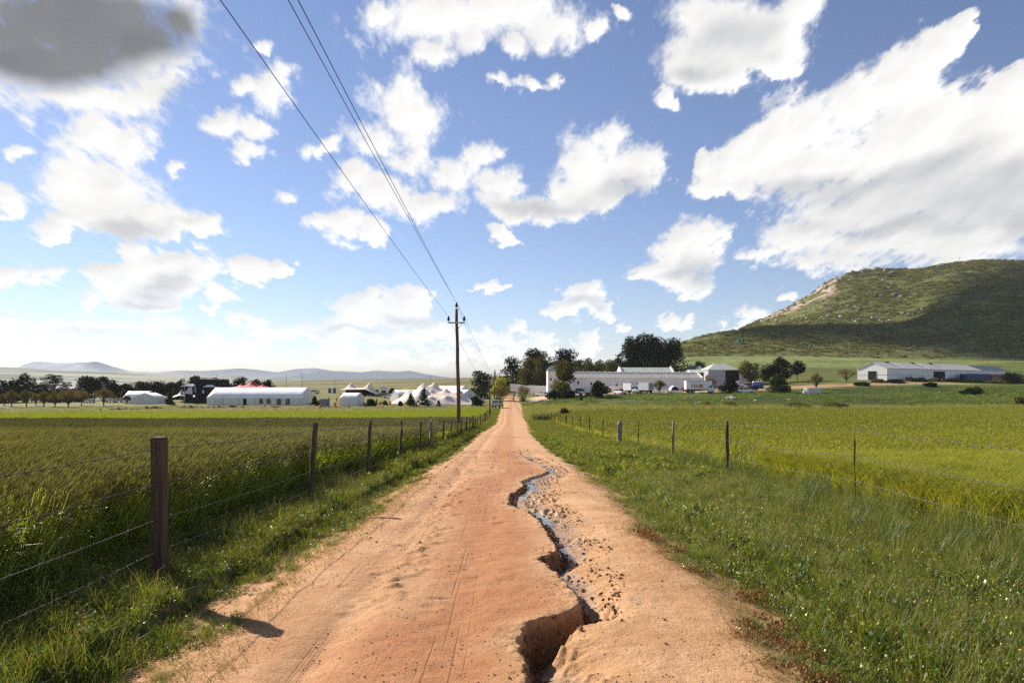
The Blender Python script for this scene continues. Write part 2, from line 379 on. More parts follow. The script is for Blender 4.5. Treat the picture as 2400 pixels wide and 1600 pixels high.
# ------------------------------------------------------------------ ground sheet
def grow(a, b, step, g):
    o = [a]; s = step
    while o[-1] < b: o.append(o[-1] + s); s *= g
    return o
def zone_colour(x, y):
    """what covers the soil, place by place"""
    n = x.shape; C = np.zeros(n + (3,))
    def put(mask, c):
        m = np.clip(mask, 0, 1)[..., None]; C[:] = C * (1 - m) + np.array(c) * m
    wob = fbm(x / 14, y / 14, 31, 3) * 10; wob2 = fbm(x / 5, y / 5, 33, 3) * 3
    C[:] = (.115, .135, .030)
    patch = fbm(x / 25, y / 25, 41, 4)
    put(sstep(patch, 0.0, .25) * .7, (.17, .155, .05))
    put(sstep(x, 8, 12) * sstep(y, 120, 130) * (1 - sstep(y, 200, 215)), (.045, .065, .012))
    put(sstep(x, 8, 12) * sstep(y, 120, 130) * (1 - sstep(y, 200, 215)) * sstep(patch, 0.0, .12), (.085, .105, .02))
    # left: wheat soil, fresh green crop, dull strip, meadow of the festival
    L = 1 - sstep(x, -4.2, -3.6)
    put(L * (1 - sstep(y, 62, 64)), (.055, .055, .02))
    put(L * sstep(y, 62, 64) * (1 - sstep(y + wob * .5 - x * 0.02, 148, 154)), (.235, .27, .028))
    put(L * sstep(y + wob * .5 - x * 0.02, 148, 154) * (1 - sstep(y + wob, 176, 184)), (.17, .15, .05))
    put(L * sstep(y + wob, 176, 184) * (1 - sstep(y, 330, 350)), (.19, .18, .055))
    put(L * sstep(-x, 75, 95) * sstep(y, 118, 124) * (1 - sstep(y, 185, 200)) * .75, (.10, .12, .03))
    # right: grain field
    put(sstep(x, 5.3, 5.9) * (1 - sstep(y + wob * .15 + x * .0, 104, 107)), (.15, .18, .035))
    put(sstep(x, 5.3, 5.9) * sstep(y, 50, 75) * (1 - sstep(y, 104, 107)) * .6, (.12, .13, .03))
    # yard in front of the farm buildings, sandy tracks
    put(sstep(x, 4, 8) * (1 - sstep(x, 60, 64)) * sstep(y + wob2, 206, 208) * (1 - sstep(y + wob2, 232, 240)), (.62, .40, .25))
    put(sstep(x + wob2, 60, 66) * (1 - sstep(x + wob2, 142, 150)) * sstep(y + wob2, 213, 216) * (1 - sstep(y + wob2, 226, 230)), (.42, .25, .14))
    put(sstep(x + wob2, 64, 70) * (1 - sstep(x, 84, 90)) * sstep(y + wob2, 226, 230) * (1 - sstep(y + wob2, 262, 268)), (.40, .26, .15))
    # far rise on the left with cultivation stripes, plain behind it
    st = 0.5 + 0.5 * np.sin(y / 17 + fbm(x / 90, y / 90, 51, 2) * 5 + x / 120)
    F = sstep(y, 340, 370) * (1 - sstep(x, 0, 60))
    put(F, (.20, .19, .06)); put(F * sstep(st, .45, .75), (.13, .12, .045)); put(F * sstep(patch, .05, .2) * .6, (.23, .17, .08))
    put(sstep(y, 900, 1400), (.20, .21, .12))
    # pasture at the foot of the hill
    P = sstep(x, 60, 90) * sstep(y, 335, 350)
    put(P, (.21, .235, .075)); put(P * sstep(fbm(x / 60, y / 18, 61, 3), 0.05, .16), (.15, .18, .05))
    return C
def grid_mesh(name, xs, ys, Z, cols=None, mat=None, attr='Col', smooth=True, extra=None):
    X, Y = np.meshgrid(xs, ys) if np.ndim(xs) == 1 else (xs, ys)
    h, wd = X.shape
    V = np.stack([X, Y, Z], -1).reshape(-1, 3)
    i = np.arange(h * wd).reshape(h, wd)
    F = np.stack([i[:-1, :-1], i[:-1, 1:], i[1:, 1:], i[1:, :-1]], -1).reshape(-1, 4)
    me = np_mesh(name, V, F, smooth)
    if cols is not None:
        a = me.color_attributes.new(attr, 'FLOAT_COLOR', 'POINT')
        c = np.concatenate([cols.reshape(-1, 3), np.ones((h * wd, 1))], 1).astype(np.float32); a.data.foreach_set('color', c.ravel())
    for k, v in (extra or {}).items():
        a = me.attributes.new(k, 'FLOAT', 'POINT'); a.data.foreach_set('value', v.astype(np.float32).ravel())
    return link(name, me, mat)

def ground_mat():
    m, nt = mat_new('meadow soil and turf')
    out = nd(nt, 'ShaderNodeOutputMaterial'); b = nd(nt, 'ShaderNodeBsdfPrincipled'); nt.links.new(b.outputs[0], out.inputs[0])
    b.inputs['Roughness'].default_value = 0.95; b.inputs['Specular IOR Level'].default_value = 0.1
    at = nd(nt, 'ShaderNodeAttribute', attribute_name='Col'); g = nd(nt, 'ShaderNodeNewGeometry')
    n = noise(nt, g.outputs['Position'], 1.3, 8, 0.7); n2 = noise(nt, g.outputs['Position'], 0.16, 6, 0.65)
    f = maprange(nt, n.outputs[0], 0.3, 0.7, 0.6, 1.4, False); f2 = maprange(nt, n2.outputs[0], 0.3, 0.7, 0.65, 1.35, False)
    c = vmath(nt, 'SCALE', at.outputs['Color']); nt.links.new(math_n(nt, 'MULTIPLY', f, f2), c.inputs['Scale'])
    nt.links.new(c.outputs[0], b.inputs['Base Color'])
    bp = nd(nt, 'ShaderNodeBump'); bp.inputs['Strength'].default_value = 0.8; bp.inputs['Distance'].default_value = 0.25
    nt.links.new(n.outputs[0], bp.inputs['Height']); nt.links.new(bp.outputs[0], b.inputs['Normal'])
    return m
RX0, RX1 = -2.6, 2.3       # strip in which the track has its own surface
def track_centre(y):
    return np.interp(y, [0, 10, 26, 49, 80, 120, 150, 205, 300], [-.2, -.15, -.3, -.45, 0.05, -.35, -.7, -1.1, -1.5]) + 0.15
half = [0.0]; 
xs_pos = [2.3, 2.31] + grow(2.6, 9000, 0.3, 1.035); xs_neg = [-2.6, -2.61] + [-q for q in grow(2.9, 9000, 0.3, 1.035)]
gx = np.array(sorted(xs_neg + [-1.6, 1.0] + xs_pos)); gy = np.array(sorted([-q for q in grow(2, 90, 2, 1.2)] + grow(0, 330, 0.8, 1.006) + grow(333, 20000, 4, 1.04)))
GX, GY = np.meshgrid(gx, gy); GZ = land(GX, GY)
under = (GX > RX0 - 0.005) & (GX < RX1 + 0.005) & (GY > -20) & (GY < 322)
GZ = np.where(under, GZ - 0.7, GZ)
ground = grid_mesh('ground', gx, gy, GZ, zone_colour(GX, GY), ground_mat()); tag(ground, kind='structure')

# ------------------------------------------------------------------ dirt track with its washed-out gully
GUL = [(3.0,.16),(3.3,.10),(3.79,.088),(4.08,.06),(4.41,.065),(4.60,.10),(4.70,.20),(4.80,.34),(4.95,.47),(5.17,.53),(5.40,.50),(5.53,.47),(5.76,.41),(6.13,.35),(6.44,.26),(6.62,.32),(6.79,.44),(7.0,.455),(7.3,.44),(7.8,.405),(8.4,.35),(8.93,.294),(9.5,.17),(10.0,-.05),(10.5,-.06),(11.3,-.02),(12.0,.12),(12.6,.20),(13.3,.16),(14.2,.35),(15,.6),(16,.85),(18,.7),(20,.45),(24,.3),(30,.25)]
GULD = [(3,.12),(4.0,.15),(4.25,.22),(4.5,.29),(5.0,.30),(5.4,.22),(5.8,.16),(6.3,.12),(6.6,.19),(7.0,.13),(7.8,.075),(9,.05),(10,.06),(11.3,.06),(13,.045),(15,.03),(18,.022),(24,.015),(30,0)]
GULW = [(3,.6),(4.0,.55),(4.3,.34),(4.6,.42),(4.8,.40),(5.2,.26),(5.8,.55),(6.6,.50),(7.5,.6),(9,.62),(10,.85),(12,.8),(15,.6),(18,.5),(24,.5),(30,.5)]
def itp(T, y): return np.interp(y, [t[0] for t in T], [t[1] for t in T])
def near_y(Y): return 1 - sstep(Y, 9, 16)
def track(X, Y):
    prof_y = [p[0] for p in PROF]; 
    z = land(X * 0, Y)
    c = track_centre(Y); t = X - c
    z = z + 0.06 - 0.012 * t ** 2                                   # crown
    z = z - 0.055 * np.exp(-((t + 1.15) / .16) ** 2) * (0.6 + fbm(X * 2, Y * .7, 5)) - 0.012 * np.exp(-((t + .35) / .18) ** 2)
    edge = np.maximum(sstep(-t, 1.62, 2.3), sstep(t, 1.45, 2.1)); z = z - edge * 0.10
    z = z + fbm(X * 1.2, Y * 1.2, 7, 4) * .045 + fbm(X * 9, Y * 9, 9, 3) * 0.010
    near = 1 - sstep(Y, 22, 34)
    # heaps and scraps of kicked-up soil along the left wheel track
    heap = np.exp(-((t + .95 + fbm(X * 0, Y * .8, 12) * .25) / .20) ** 2) * sstep(fbm(X * 1.0, Y * .5, 13, 3), -.06, .12)
    z = z + heap * np.maximum(fbm(X * 15, Y * 9, 14, 4), -.015) * .11 * near
    # hoof and foot marks
    z = z - sstep(fbm(X * 5, Y * 5, 21, 2), .22, .34) * .012 * sstep(fbm(X * .9, Y * .9, 22, 2), -.02, .1) * near
    xl = itp(GUL, Y) + fbm(X * 0 + 3, Y * 6, 15, 4) * .07 * (1 - sstep(Y, 14, 20)) + fbm(X * 0 + 9, Y * 22, 16, 4, .65) * .06 * near_y(Y)
    D = itp(GULD, Y); Wd = itp(GULW, Y)
    s = X - xl
    floor = .10 + .10 * (fbm(X * 3, Y * 3, 17, 3) + .5)
    q = np.clip((s - floor * .9) / (Wd - floor * .9), 0, 1)
    depth = D * sstep(s, -.015, .035 + .05 * sstep(Y, 8, 12)) * (1 - q * q * (3 - 2 * q)) * (0.9 + .25 * fbm(X * 4, Y * 2, 23, 3))
    depth = depth + 0.02 * sstep(s, 0, .05) * (1 - sstep(s, Wd * .8, Wd * 1.4)) * near
    z = z - depth
    # clods on the slope to the right of the water
    cl = sstep(s, .12, .3) * (1 - sstep(s, Wd * .75, Wd * 1.05)) * near
    lump = np.maximum(fbm(X * 16, Y * 13, 18, 3), -.06); lump2 = np.maximum(fbm(X * 32, Y * 28, 28, 2), 0)
    z = z + cl * sstep(fbm(X * 1.6, Y * 1.6, 19, 2), -.15, .12) * (lump * .13 + lump2 * .05)
    # rough lip of the bank
    z = z + np.exp(-((s + .03) / .05) ** 2) * fbm(X * 20, Y * 20, 24, 3) * .035 * near
    red = sstep(-s + .1, 0, .5) * (1 - sstep(-s, .8, 1.3) * .75) * (1 - sstep(Y, 20, 60) * .3)
    wet = sstep(depth, .5 * np.maximum(D, .01), .95 * np.maximum(D, .01)) * near * sstep(D, .01, .04)
    wall = sstep(s, -.03, .01) * (1 - sstep(s, .08, .16)) * sstep(D, .05, .15) * near; dark = cl * .30 + heap * .3 * near  # wall masks where the bank's shade is painted into the soil colour
    return z, np.clip(red, 0, 1), np.clip(wet, 0, 1), np.clip(dark, 0, 1), D, xl, wall
def road_mat():
    m, nt = mat_new('orange dirt')
    out = nd(nt, 'ShaderNodeOutputMaterial'); b = nd(nt, 'ShaderNodeBsdfPrincipled'); nt.links.new(b.outputs[0], out.inputs[0])
    g = nd(nt, 'ShaderNodeNewGeometry'); P = g.outputs['Position']
    A = lambda k: nd(nt, 'ShaderNodeAttribute', attribute_name=k).outputs['Fac']
    n1 = noise(nt, P, 1.1, 6, 0.65); n2 = noise(nt, P, 42, 5, 0.75); n3 = noise(nt, P, 7, 5, 0.7); n4 = noise(nt, P, 150, 2, 0.6)
    base = mixc(nt, maprange(nt, n1.outputs[0], .35, .65), (.55, .285, .125), (.66, .38, .19))
    rf = math_n(nt, 'MULTIPLY', A('red'), maprange(nt, n3.outputs[0], .25, .75, .5, 1.1, False), True)
    c = mixc(nt, rf, base, (.45, .175, .065))
    c = mixc(nt, maprange(nt, n3.outputs[0], .60, .74), c, (.36, .175, .08))
    # scattered pebbles, scraps and darker damp grains
    grain = maprange(nt, n2.outputs[0], .30, .72, .80, 1.16, False); grain2 = maprange(nt, n4.outputs[0], .3, .7, .86, 1.12, False)
    s1 = vmath(nt, 'SCALE', c); nt.links.new(math_n(nt, 'MULTIPLY', grain, grain2), s1.inputs['Scale']); c = s1.outputs[0]
    c = mixc(nt, maprange(nt, n2.outputs[0], .69, .75), c, (.22, .12, .06))
    c = mixc(nt, A('dark'), c, (.42, .235, .10))
    c = mixc(nt, math_n(nt, 'MULTIPLY', A('wet'), .75), c, (.36, .22, .12))
    c = mixc(nt, math_n(nt, 'MULTIPLY', A('darkened'), maprange(nt, n3.outputs[0], .3, .7, .6, .95)), c, mixc(nt, maprange(nt, n2.outputs[0], .4, .6), (.085, .042, .022), (.20, .105, .05)))  # shade of the gully bank painted dark into the dirt colour
    # tyre tread lines running along the track
    sp = nd(nt, 'ShaderNodeSeparateXYZ'); nt.links.new(P, sp.inputs[0])
    mp = nd(nt, 'ShaderNodeMapping'); mp.inputs['Scale'].default_value = (30, 0.35, 1); mp.inputs['Rotation'].default_value = (0, 0, R(-1.5)); nt.links.new(P, mp.inputs['Vector'])
    tr = noise(nt, mp.outputs[0], 1.0, 3, .6)
    lane = math_n(nt, 'MAXIMUM', maprange(nt, math_n(nt, 'ABSOLUTE', math_n(nt, 'ADD', sp.outputs[0], 1.25)), .38, .18), maprange(nt, math_n(nt, 'ABSOLUTE', math_n(nt, 'ADD', sp.outputs[0], .42)), .30, .1))
    ln = math_n(nt, 'MULTIPLY', lane, maprange(nt, tr.outputs[0], .58, .68))
    c = mixc(nt, math_n(nt, 'MULTIPLY', ln, .65), c, (.33, .155, .07))
    nt.links.new(c, b.inputs['Base Color'])
    rr = math_n(nt, 'SUBTRACT', .92, math_n(nt, 'MULTIPLY', A('wet'), .45)); nt.links.new(rr, b.inputs['Roughness'])
    b.inputs['Specular IOR Level'].default_value = .25
    h = math_n(nt, 'ADD', math_n(nt, 'MULTIPLY', n2.outputs[0], .010), math_n(nt, 'ADD', math_n(nt, 'MULTIPLY', n3.outputs[0], .018), math_n(nt, 'MULTIPLY', n4.outputs[0], .003)))
    h = math_n(nt, 'SUBTRACT', h, math_n(nt, 'MULTIPLY', ln, .004))
    bp = nd(nt, 'ShaderNodeBump'); bp.inputs['Strength'].default_value = 1.0; bp.inputs['Distance'].default_value = 1.0
    nt.links.new(h, bp.inputs['Height']); nt.links.new(bp.outputs[0], b.inputs['Normal'])
    return m
rxs = np.concatenate([np.arange(RX0, -.35, .028), np.arange(-.35, 1.5, .0125), np.arange(1.5, RX1 + .02, .03)])
rys = [-20.0, -10, -4, 0, 1.5, 2.4]
while rys[-1] < 320: rys.append(rys[-1] + max(.012, rys[-1] * .0030) * (1 if rys[-1] < 16 else min(4.0, 1 + (rys[-1] - 16) * .05)))
rys = np.array(rys)
QX, QY = np.meshgrid(rxs, rys); QZ, qr, qw, qd, qD, qxl, qwall = track(QX, QY)
road = grid_mesh('dirt_road', rxs, rys, QZ, None, road_mat(), extra=dict(red=qr, wet=qw, dark=qd, darkened=qwall)); tag(road, kind='structure')

# trickle of water along the foot of the bank
def water_mat():
    m, nt = mat_new('shallow muddy water')
    out = nd(nt, 'ShaderNodeOutputMaterial'); b = nd(nt, 'ShaderNodeBsdfPrincipled'); nt.links.new(b.outputs[0], out.inputs[0])
    b.inputs['Base Color'].default_value = (.13, .085, .05, 1); b.inputs['Roughness'].default_value = 0.10
    b.inputs['Specular IOR Level'].default_value = 0.9; b.inputs['Coat Weight'].default_value = 0.5; b.inputs['Coat Roughness'].default_value = .03
    g = nd(nt, 'ShaderNodeNewGeometry'); n = noise(nt, g.outputs['Position'], 25, 3, .5)
    bp = nd(nt, 'ShaderNodeBump'); bp.inputs['Strength'].default_value = .5; bp.inputs['Distance'].default_value = .012
    nt.links.new(n.outputs[0], bp.inputs['Height']); nt.links.new(bp.outputs[0], b.inputs['Normal']); return m
wy = np.arange(4.9, 24, .04); ws = np.linspace(.0, .17, 22)
WX = itp(GUL, wy)[:, None] + .02 + ws[None] * (1 + .5 * sstep(wy, 8.5, 10.5)[:, None]); WY = np.repeat(wy[:, None], 22, 1)
wz, _, _, _, wD, _, _ = track(WX, WY)
base = np.array([np.partition(r, 3)[3] for r in wz]); k = np.ones(9) / 9
base = np.convolve(np.pad(base, 4, 'edge'), k, 'valid')
lift = .004 + .030 * fbm(wy * 1.6, wy * 0, 77, 3) - .03 * (1 - sstep(wy, 4.95, 5.2))
water = grid_mesh('water', WX, WY, np.repeat((base + lift)[:, None], 22, 1), None, water_mat(), smooth=True); tag(water, kind='structure')

# ------------------------------------------------------------------ hill on the right, far hills, mountains
def smooth1(a, n, axis=0):
    k = np.ones(n) / n
    return np.apply_along_axis(lambda r: np.convolve(np.pad(r, n // 2, 'edge'), k, 'valid')[:len(r)], axis, a)
HB = [(1300,880),(1600,850),(1700,800),(1745,768),(1799,743),(1872,706),(1926,672),(1958,652),(2016,637),(2063,631),(2110,632),(2157,627),(2218,612),(2273,607),(2345,606),(2400,607),(2600,600),(2900,612),(3300,640)]
HA = [(1300,893),(1450,862),(1540,828),(1593,804),(1640,790),(1676,782),(1745,768),(1850,761),(1947,760),(2020,760),(2092,757),(2200,748),(2400,735),(2700,725),(3300,730)]
HP = np.arange(1300, 3300, 4.0); HYs = np.concatenate([np.arange(366, 620, 3.0), np.arange(620, 1040, 4.5), np.arange(1040, 1700, 12)])
def hill_profile():
    Z = np.zeros((len(HYs), len(HP)))
    for j, p in enumerate(HP):
        va, vb = itp(HA, p), itp(HB, p); za, zb = (HZ - va) / FPX * 565, (HZ - vb) / FPX * 1000
        f = float(sstep(np.array(p), 2050, 2300))
        z0 = (HZ - np.interp(p, [1300, 1500, 1700, 3300], [890, 864, 850, 852])) / FPX * 380 - .6
        v2 = va + (np.interp(p, [1300, 1593, 1900, 3300], [893, 842, 840, 842]) - va) * 1.0
        pts = [(366, z0 - 9), (388, z0 + .2), (430, (HZ - v2) / FPX * 430), (505, (HZ - (va + (v2 - va) * .55)) / FPX * 505), (565, za),
               (640, za * (1.0 + .18 * f) + (zb - za) * (.02 + .10 * f)), (780, za + (zb - za) * (.38 + .06 * f)), (900, za + (zb - za) * .76), (1000, zb), (1100, zb * .99), (1400, zb * .6), (1700, 0)]
        Z[:, j] = np.interp(HYs, [q[0] for q in pts], [q[1] for q in pts])
    Z = smooth1(Z, 9, 0); return smooth1(Z, 9, 1)
HZm = hill_profile() + CAMZ
HXX = (HP[None] - CX) / FPX * HYs[:, None]; HYY = np.repeat(HYs[:, None], len(HP), 1)
amp = sstep(HYY, 400, 520)
HZm = HZm + (fbm(HXX / 70, HYY / 70, 101, 4) * 9 * sstep(HYY, 560, 700) + fbm(HXX / 18, HYY / 18, 103, 4) * 2.6 * amp + np.maximum(fbm(HXX / 5, HYY / 5, 105, 3), 0) * 2.2 * amp)
rock = sstep(HYY, 830, 900) * (1 - sstep(HYY, 1005, 1030)) * sstep(HP[None], 1745, 1790) * (1 - sstep(HP[None], 1945, 1985)) * sstep(fbm(HXX / 22, HYY / 22, 107, 3), -.10, .05)
crag = sstep(HYY, 930, 990) * sstep(HP[None], 1900, 1930) * (1 - sstep(HP[None], 2050, 2090)); HZm += crag * np.maximum(fbm(HXX / 9, HYY / 9, 109, 4), 0) * 14 + rock * np.maximum(fbm(HXX / 7, HYY / 7, 110, 3), 0) * 5
gully_rock = sstep(HP[None], 2300, 2380) * sstep(HYY, 840, 880) * (1 - sstep(HYY, 930, 960)) * sstep(fbm(HXX / 16, HYY / 16, 113, 3), .0, .1)
hc = np.zeros(HXX.shape + (3,)); pt = fbm(HXX / 55, HYY / 40, 111, 4); p2 = fbm(HXX / 14, HYY / 10, 112, 4)
hc[:] = (.165, .19, .042)
def putc(m, c):
    m = np.clip(m, 0, 1)[..., None]; hc[:] = hc * (1 - m) + np.array(c) * m
putc(sstep(p2, .0, .14) * .8, (.07, .072, .028)); putc(sstep(pt, .02, .18) * .7, (.175, .175, .05)); putc(sstep(-pt, .06, .2) * .6, (.10, .085, .04))
putc((1 - sstep(HYY, 470, 520)) * (1 - sstep(HYY, 440, 470) * .4), (.18, .185, .06)); putc((1 - sstep(HYY, 480, 530)) * sstep(p2, .04, .15) * .8, (.10, .105, .035))
putc(1 - sstep(HYY, 425, 440), (.21, .235, .075)); putc(rock, (.58, .42, .33)); putc(crag * sstep(p2, -.05, .1), (.34, .28, .23)); putc(gully_rock, (.30, .17, .11))
hill = grid_mesh('hill', HXX, HYY, HZm, hc, None); tag(hill, kind='structure')
def hill_mat():
    m, nt = mat_new('hillside heath'); out = nd(nt, 'ShaderNodeOutputMaterial'); b = nd(nt, 'ShaderNodeBsdfPrincipled'); nt.links.new(b.outputs[0], out.inputs[0])
    b.inputs['Roughness'].default_value = .95; b.inputs['Specular IOR Level'].default_value = .1
    at = nd(nt, 'ShaderNodeAttribute', attribute_name='Col'); g = nd(nt, 'ShaderNodeNewGeometry'); n = noise(nt, g.outputs['Position'], .35, 7, .75); n2 = noise(nt, g.outputs['Position'], .06, 5, .7)
    f = math_n(nt, 'MULTIPLY', maprange(nt, n.outputs[0], .32, .68, .45, 1.5, False), maprange(nt, n2.outputs[0], .3, .7, .7, 1.3, False))
    c = vmath(nt, 'SCALE', at.outputs['Color']); nt.links.new(f, c.inputs['Scale']); nt.links.new(c.outputs[0], b.inputs['Base Color'])
    bp = nd(nt, 'ShaderNodeBump'); bp.inputs['Strength'].default_value = 1; bp.inputs['Distance'].default_value = 2.2; nt.links.new(n.outputs[0], bp.inputs['Height']); nt.links.new(bp.outputs[0], b.inputs['Normal']); return m
hill.data.materials.append(hill_mat())
def hill_z(px, Y):
    i = np.clip(np.interp(Y, HYs, np.arange(len(HYs))), 0, len(HYs) - 1.001); j = np.clip((px - HP[0]) / 4.0, 0, len(HP) - 1.001)
    i0 = np.floor(i).astype(int); j0 = np.floor(j).astype(int); fi, fj = i - i0, j - j0
    return (HZm[i0, j0] * (1-fi) + HZm[i0+1, j0] * fi) * (1-fj) + (HZm[i0, j0+1] * (1-fi) + HZm[i0+1, j0+1] * fi) * fj
def on_hill(px, v):
    """where the sight line through (px, v) first meets the hillside"""
    Ys = np.arange(400, 1060, 2.0); z = hill_z(np.full(len(Ys), float(px)), Ys) - CAMZ
    el = z / Ys; k = np.argmax(el >= (HZ - v) / FPX)
    Y = Ys[k] if (el >= (HZ - v) / FPX).any() else Ys[np.argmax(el)]
    return ((px - CX) / FPX * Y, Y, float(hill_z(np.array([float(px)]), np.array([Y]))[0]))

def range_mesh(name, sky_pts, Y, depth, c1, c2, seed, rough=.02, stripes=False, zb=-30):
    """a ridge whose crest runs through the given skyline, with slopes in front and behind"""
    ps = np.arange(sky_pts[0][0], sky_pts[-1][0] + 1, 6.0); crest = np.array([(HZ - itp(sky_pts, p)) / FPX * Y for p in ps])
    crest = crest * (1 + fbm(ps / 45, ps * 0, seed, 4) * rough * 10)
    t = np.linspace(-1, 1, 41); YY = Y + t[:, None] * depth + ps[None] * 0
    XX = (ps[None] - CX) / FPX * Y + t[:, None] * 0
    prof = 1 - np.abs(t) ** 1.25
    ZZ = zb + (crest[None] - zb) * prof[:, None] * (1 + fbm(XX / (depth * .35), YY / (depth * .35), seed + 2, 4) * .35 * (np.abs(t) > .06)[:, None] * (1 - prof[:, None] * .6)) + CAMZ
    C = np.zeros(XX.shape + (3,)); n = sstep(fbm(XX / (depth * .3), YY / (depth * .12), seed + 5, 4), -.1, .15)[..., None]
    C[:] = np.array(c1) * (1 - n) + np.array(c2) * n
    if stripes:
        s = sstep(fbm(XX / 900, YY / 130, seed + 8, 3), .02, .1)[..., None]; C = C * (1 - s) + np.array((.10, .115, .055)) * s
    return tag(grid_mesh(name, XX, YY, ZZ, C, GMAT), kind='structure')
GMAT = ground.data.materials[0]
range_mesh('far_slope', [(-900,850),(-300,852),(0,866),(100,868),(200,869),(330,873),(420,876),(520,884),(620,893),(760,899),(900,904),(1000,915)], 2900, 1600, (.34,.33,.24), (.25,.27,.19), 201, .0, True, -20)  # slope colours made paler, distance haze painted into them
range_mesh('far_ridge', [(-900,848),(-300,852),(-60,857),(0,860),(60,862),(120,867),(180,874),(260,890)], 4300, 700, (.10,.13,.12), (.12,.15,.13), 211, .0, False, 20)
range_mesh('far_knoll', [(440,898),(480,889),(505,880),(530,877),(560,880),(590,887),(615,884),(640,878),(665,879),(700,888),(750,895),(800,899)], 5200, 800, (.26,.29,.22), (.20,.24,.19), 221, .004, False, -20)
range_mesh('far_mountains', [(420,905),(520,893),(600,890),(680,880),(720,876),(760,869),(800,869),(845,872),(880,868),(930,871),(960,868),(1000,877),(1050,884),(1100,891),(1180,897),(1300,905)], 15000, 2400, (.25,.30,.34), (.29,.33,.35), 231, .004)  # part of the haze is put into these pale base colours
range_mesh('pale_mountains', [(-700,850),(-200,850),(0,868),(60,862),(85,846),(130,850),(200,849),(225,847),(262,858),(300,868),(360,872),(420,868),(480,869),(560,863),(600,866),(650,872),(700,864),(740,862),(800,872),(900,880),(1000,889),(1200,900)], 24000, 3000, (.34,.39,.44), (.37,.42,.45), 241, .006)  # haze paleness painted into the base colours here too

# the cloud overhead whose shade lies on the foot of the hill
def shade_cloud():
    lo = [(1690,545),(1745,520),(1850,506),(1950,503),(2092,500),(2200,462),(2300,425),(2400,405),(2600,402),(2900,410)]
    up = [(2900,1000),(2600,990),(2480,960),(2400,925),(2330,850),(2250,770),(2180,690),(2120,640),(2050,615),(1950,612),(1850,600),(1745,585),(1700,570)]
    pts = []
    for p, Y in lo + up:
        z = float(hill_z(np.array([float(p)]), np.array([float(Y)]))[0]); X = (p - CX) / FPX * Y
        t = (1750 - z) / sun_dir.z; pts.append((X + sun_dir.x * t, Y + sun_dir.y * t))
    P = []; n = len(pts)
    for i in range(n):
        a, b = np.array(pts[i]), np.array(pts[(i+1) % n])
        for s in np.linspace(0, 1, max(2, int(np.linalg.norm(b - a) / 18)), endpoint=False): P.append(a + (b - a) * s)
    P = np.array(P); c = P.mean(0); nn = fbm(P[:, 0] / 60, P[:, 1] / 60, 301, 4)
    d = P - c; P = P + d / (np.linalg.norm(d, axis=1)[:, None] + 1) * nn[:, None] * 45
    # rings shrinking towards the middle line, thick in the middle
    rings = [1.0, .93, .8, .6, .35, .1]; mid = c
    V = []; F = []; m = len(P)
    for sgn in (1, -1):
        for r in rings:
            th = (1 - r ** 2) * (34 if sgn > 0 else 10)
            for q in P:
                w_ = mid + (q - mid) * r; V.append((w_[0], w_[1], 1750 + sgn * (th + 1.0 + 6 * (fbm(np.array([w_[0] / 30]), np.array([w_[1] / 30]), 303, 3)[0] + .3) * (1 - r))))
    K = len(rings)
    for s in range(2):
        o = s * K * m
        for i in range(K - 1):
            for j in range(m): F.append((o+i*m+j, o+i*m+(j+1) % m, o+(i+1)*m+(j+1) % m, o+(i+1)*m+j))
        F.append(tuple(o + (K-1)*m + j for j in range(m)))
    for j in range(m): F.append((j, (j+1) % m, K*m + (j+1) % m, K*m + j))
    mb = MB(); mb.add(V, F)
    o = mb.build('clouds', pmat('cloud white', (.9, .9, .92), .95, .03, .01), None, True); tag(o, kind='structure')
    us = [(CX + FPX * v[0] / v[1], HZ - FPX * (v[2] - CAMZ) / v[1]) for v in V]
    print('CLOUD px', min(u[0] for u in us), max(u[0] for u in us), 'v', min(u[1] for u in us), max(u[1] for u in us))
shade_cloud()

def haze():
    m, nt = mat_new('summer haze'); out = nd(nt, 'ShaderNodeOutputMaterial'); pv = nd(nt, 'ShaderNodeVolumePrincipled')
    pv.inputs['Color'].default_value = (.92, .96, 1.0, 1); pv.inputs['Density'].default_value = HAZE; pv.inputs['Anisotropy'].default_value = 0.0
    nt.links.new(pv.outputs[0], out.inputs['Volume'])
    o = MB().box((0, 9500, 92), (44000, 41000, 360)).build('haze', m); tag(o, kind='stuff', label='pale haze lying over the plain towards the mountains')
HAZE = 6.5e-5

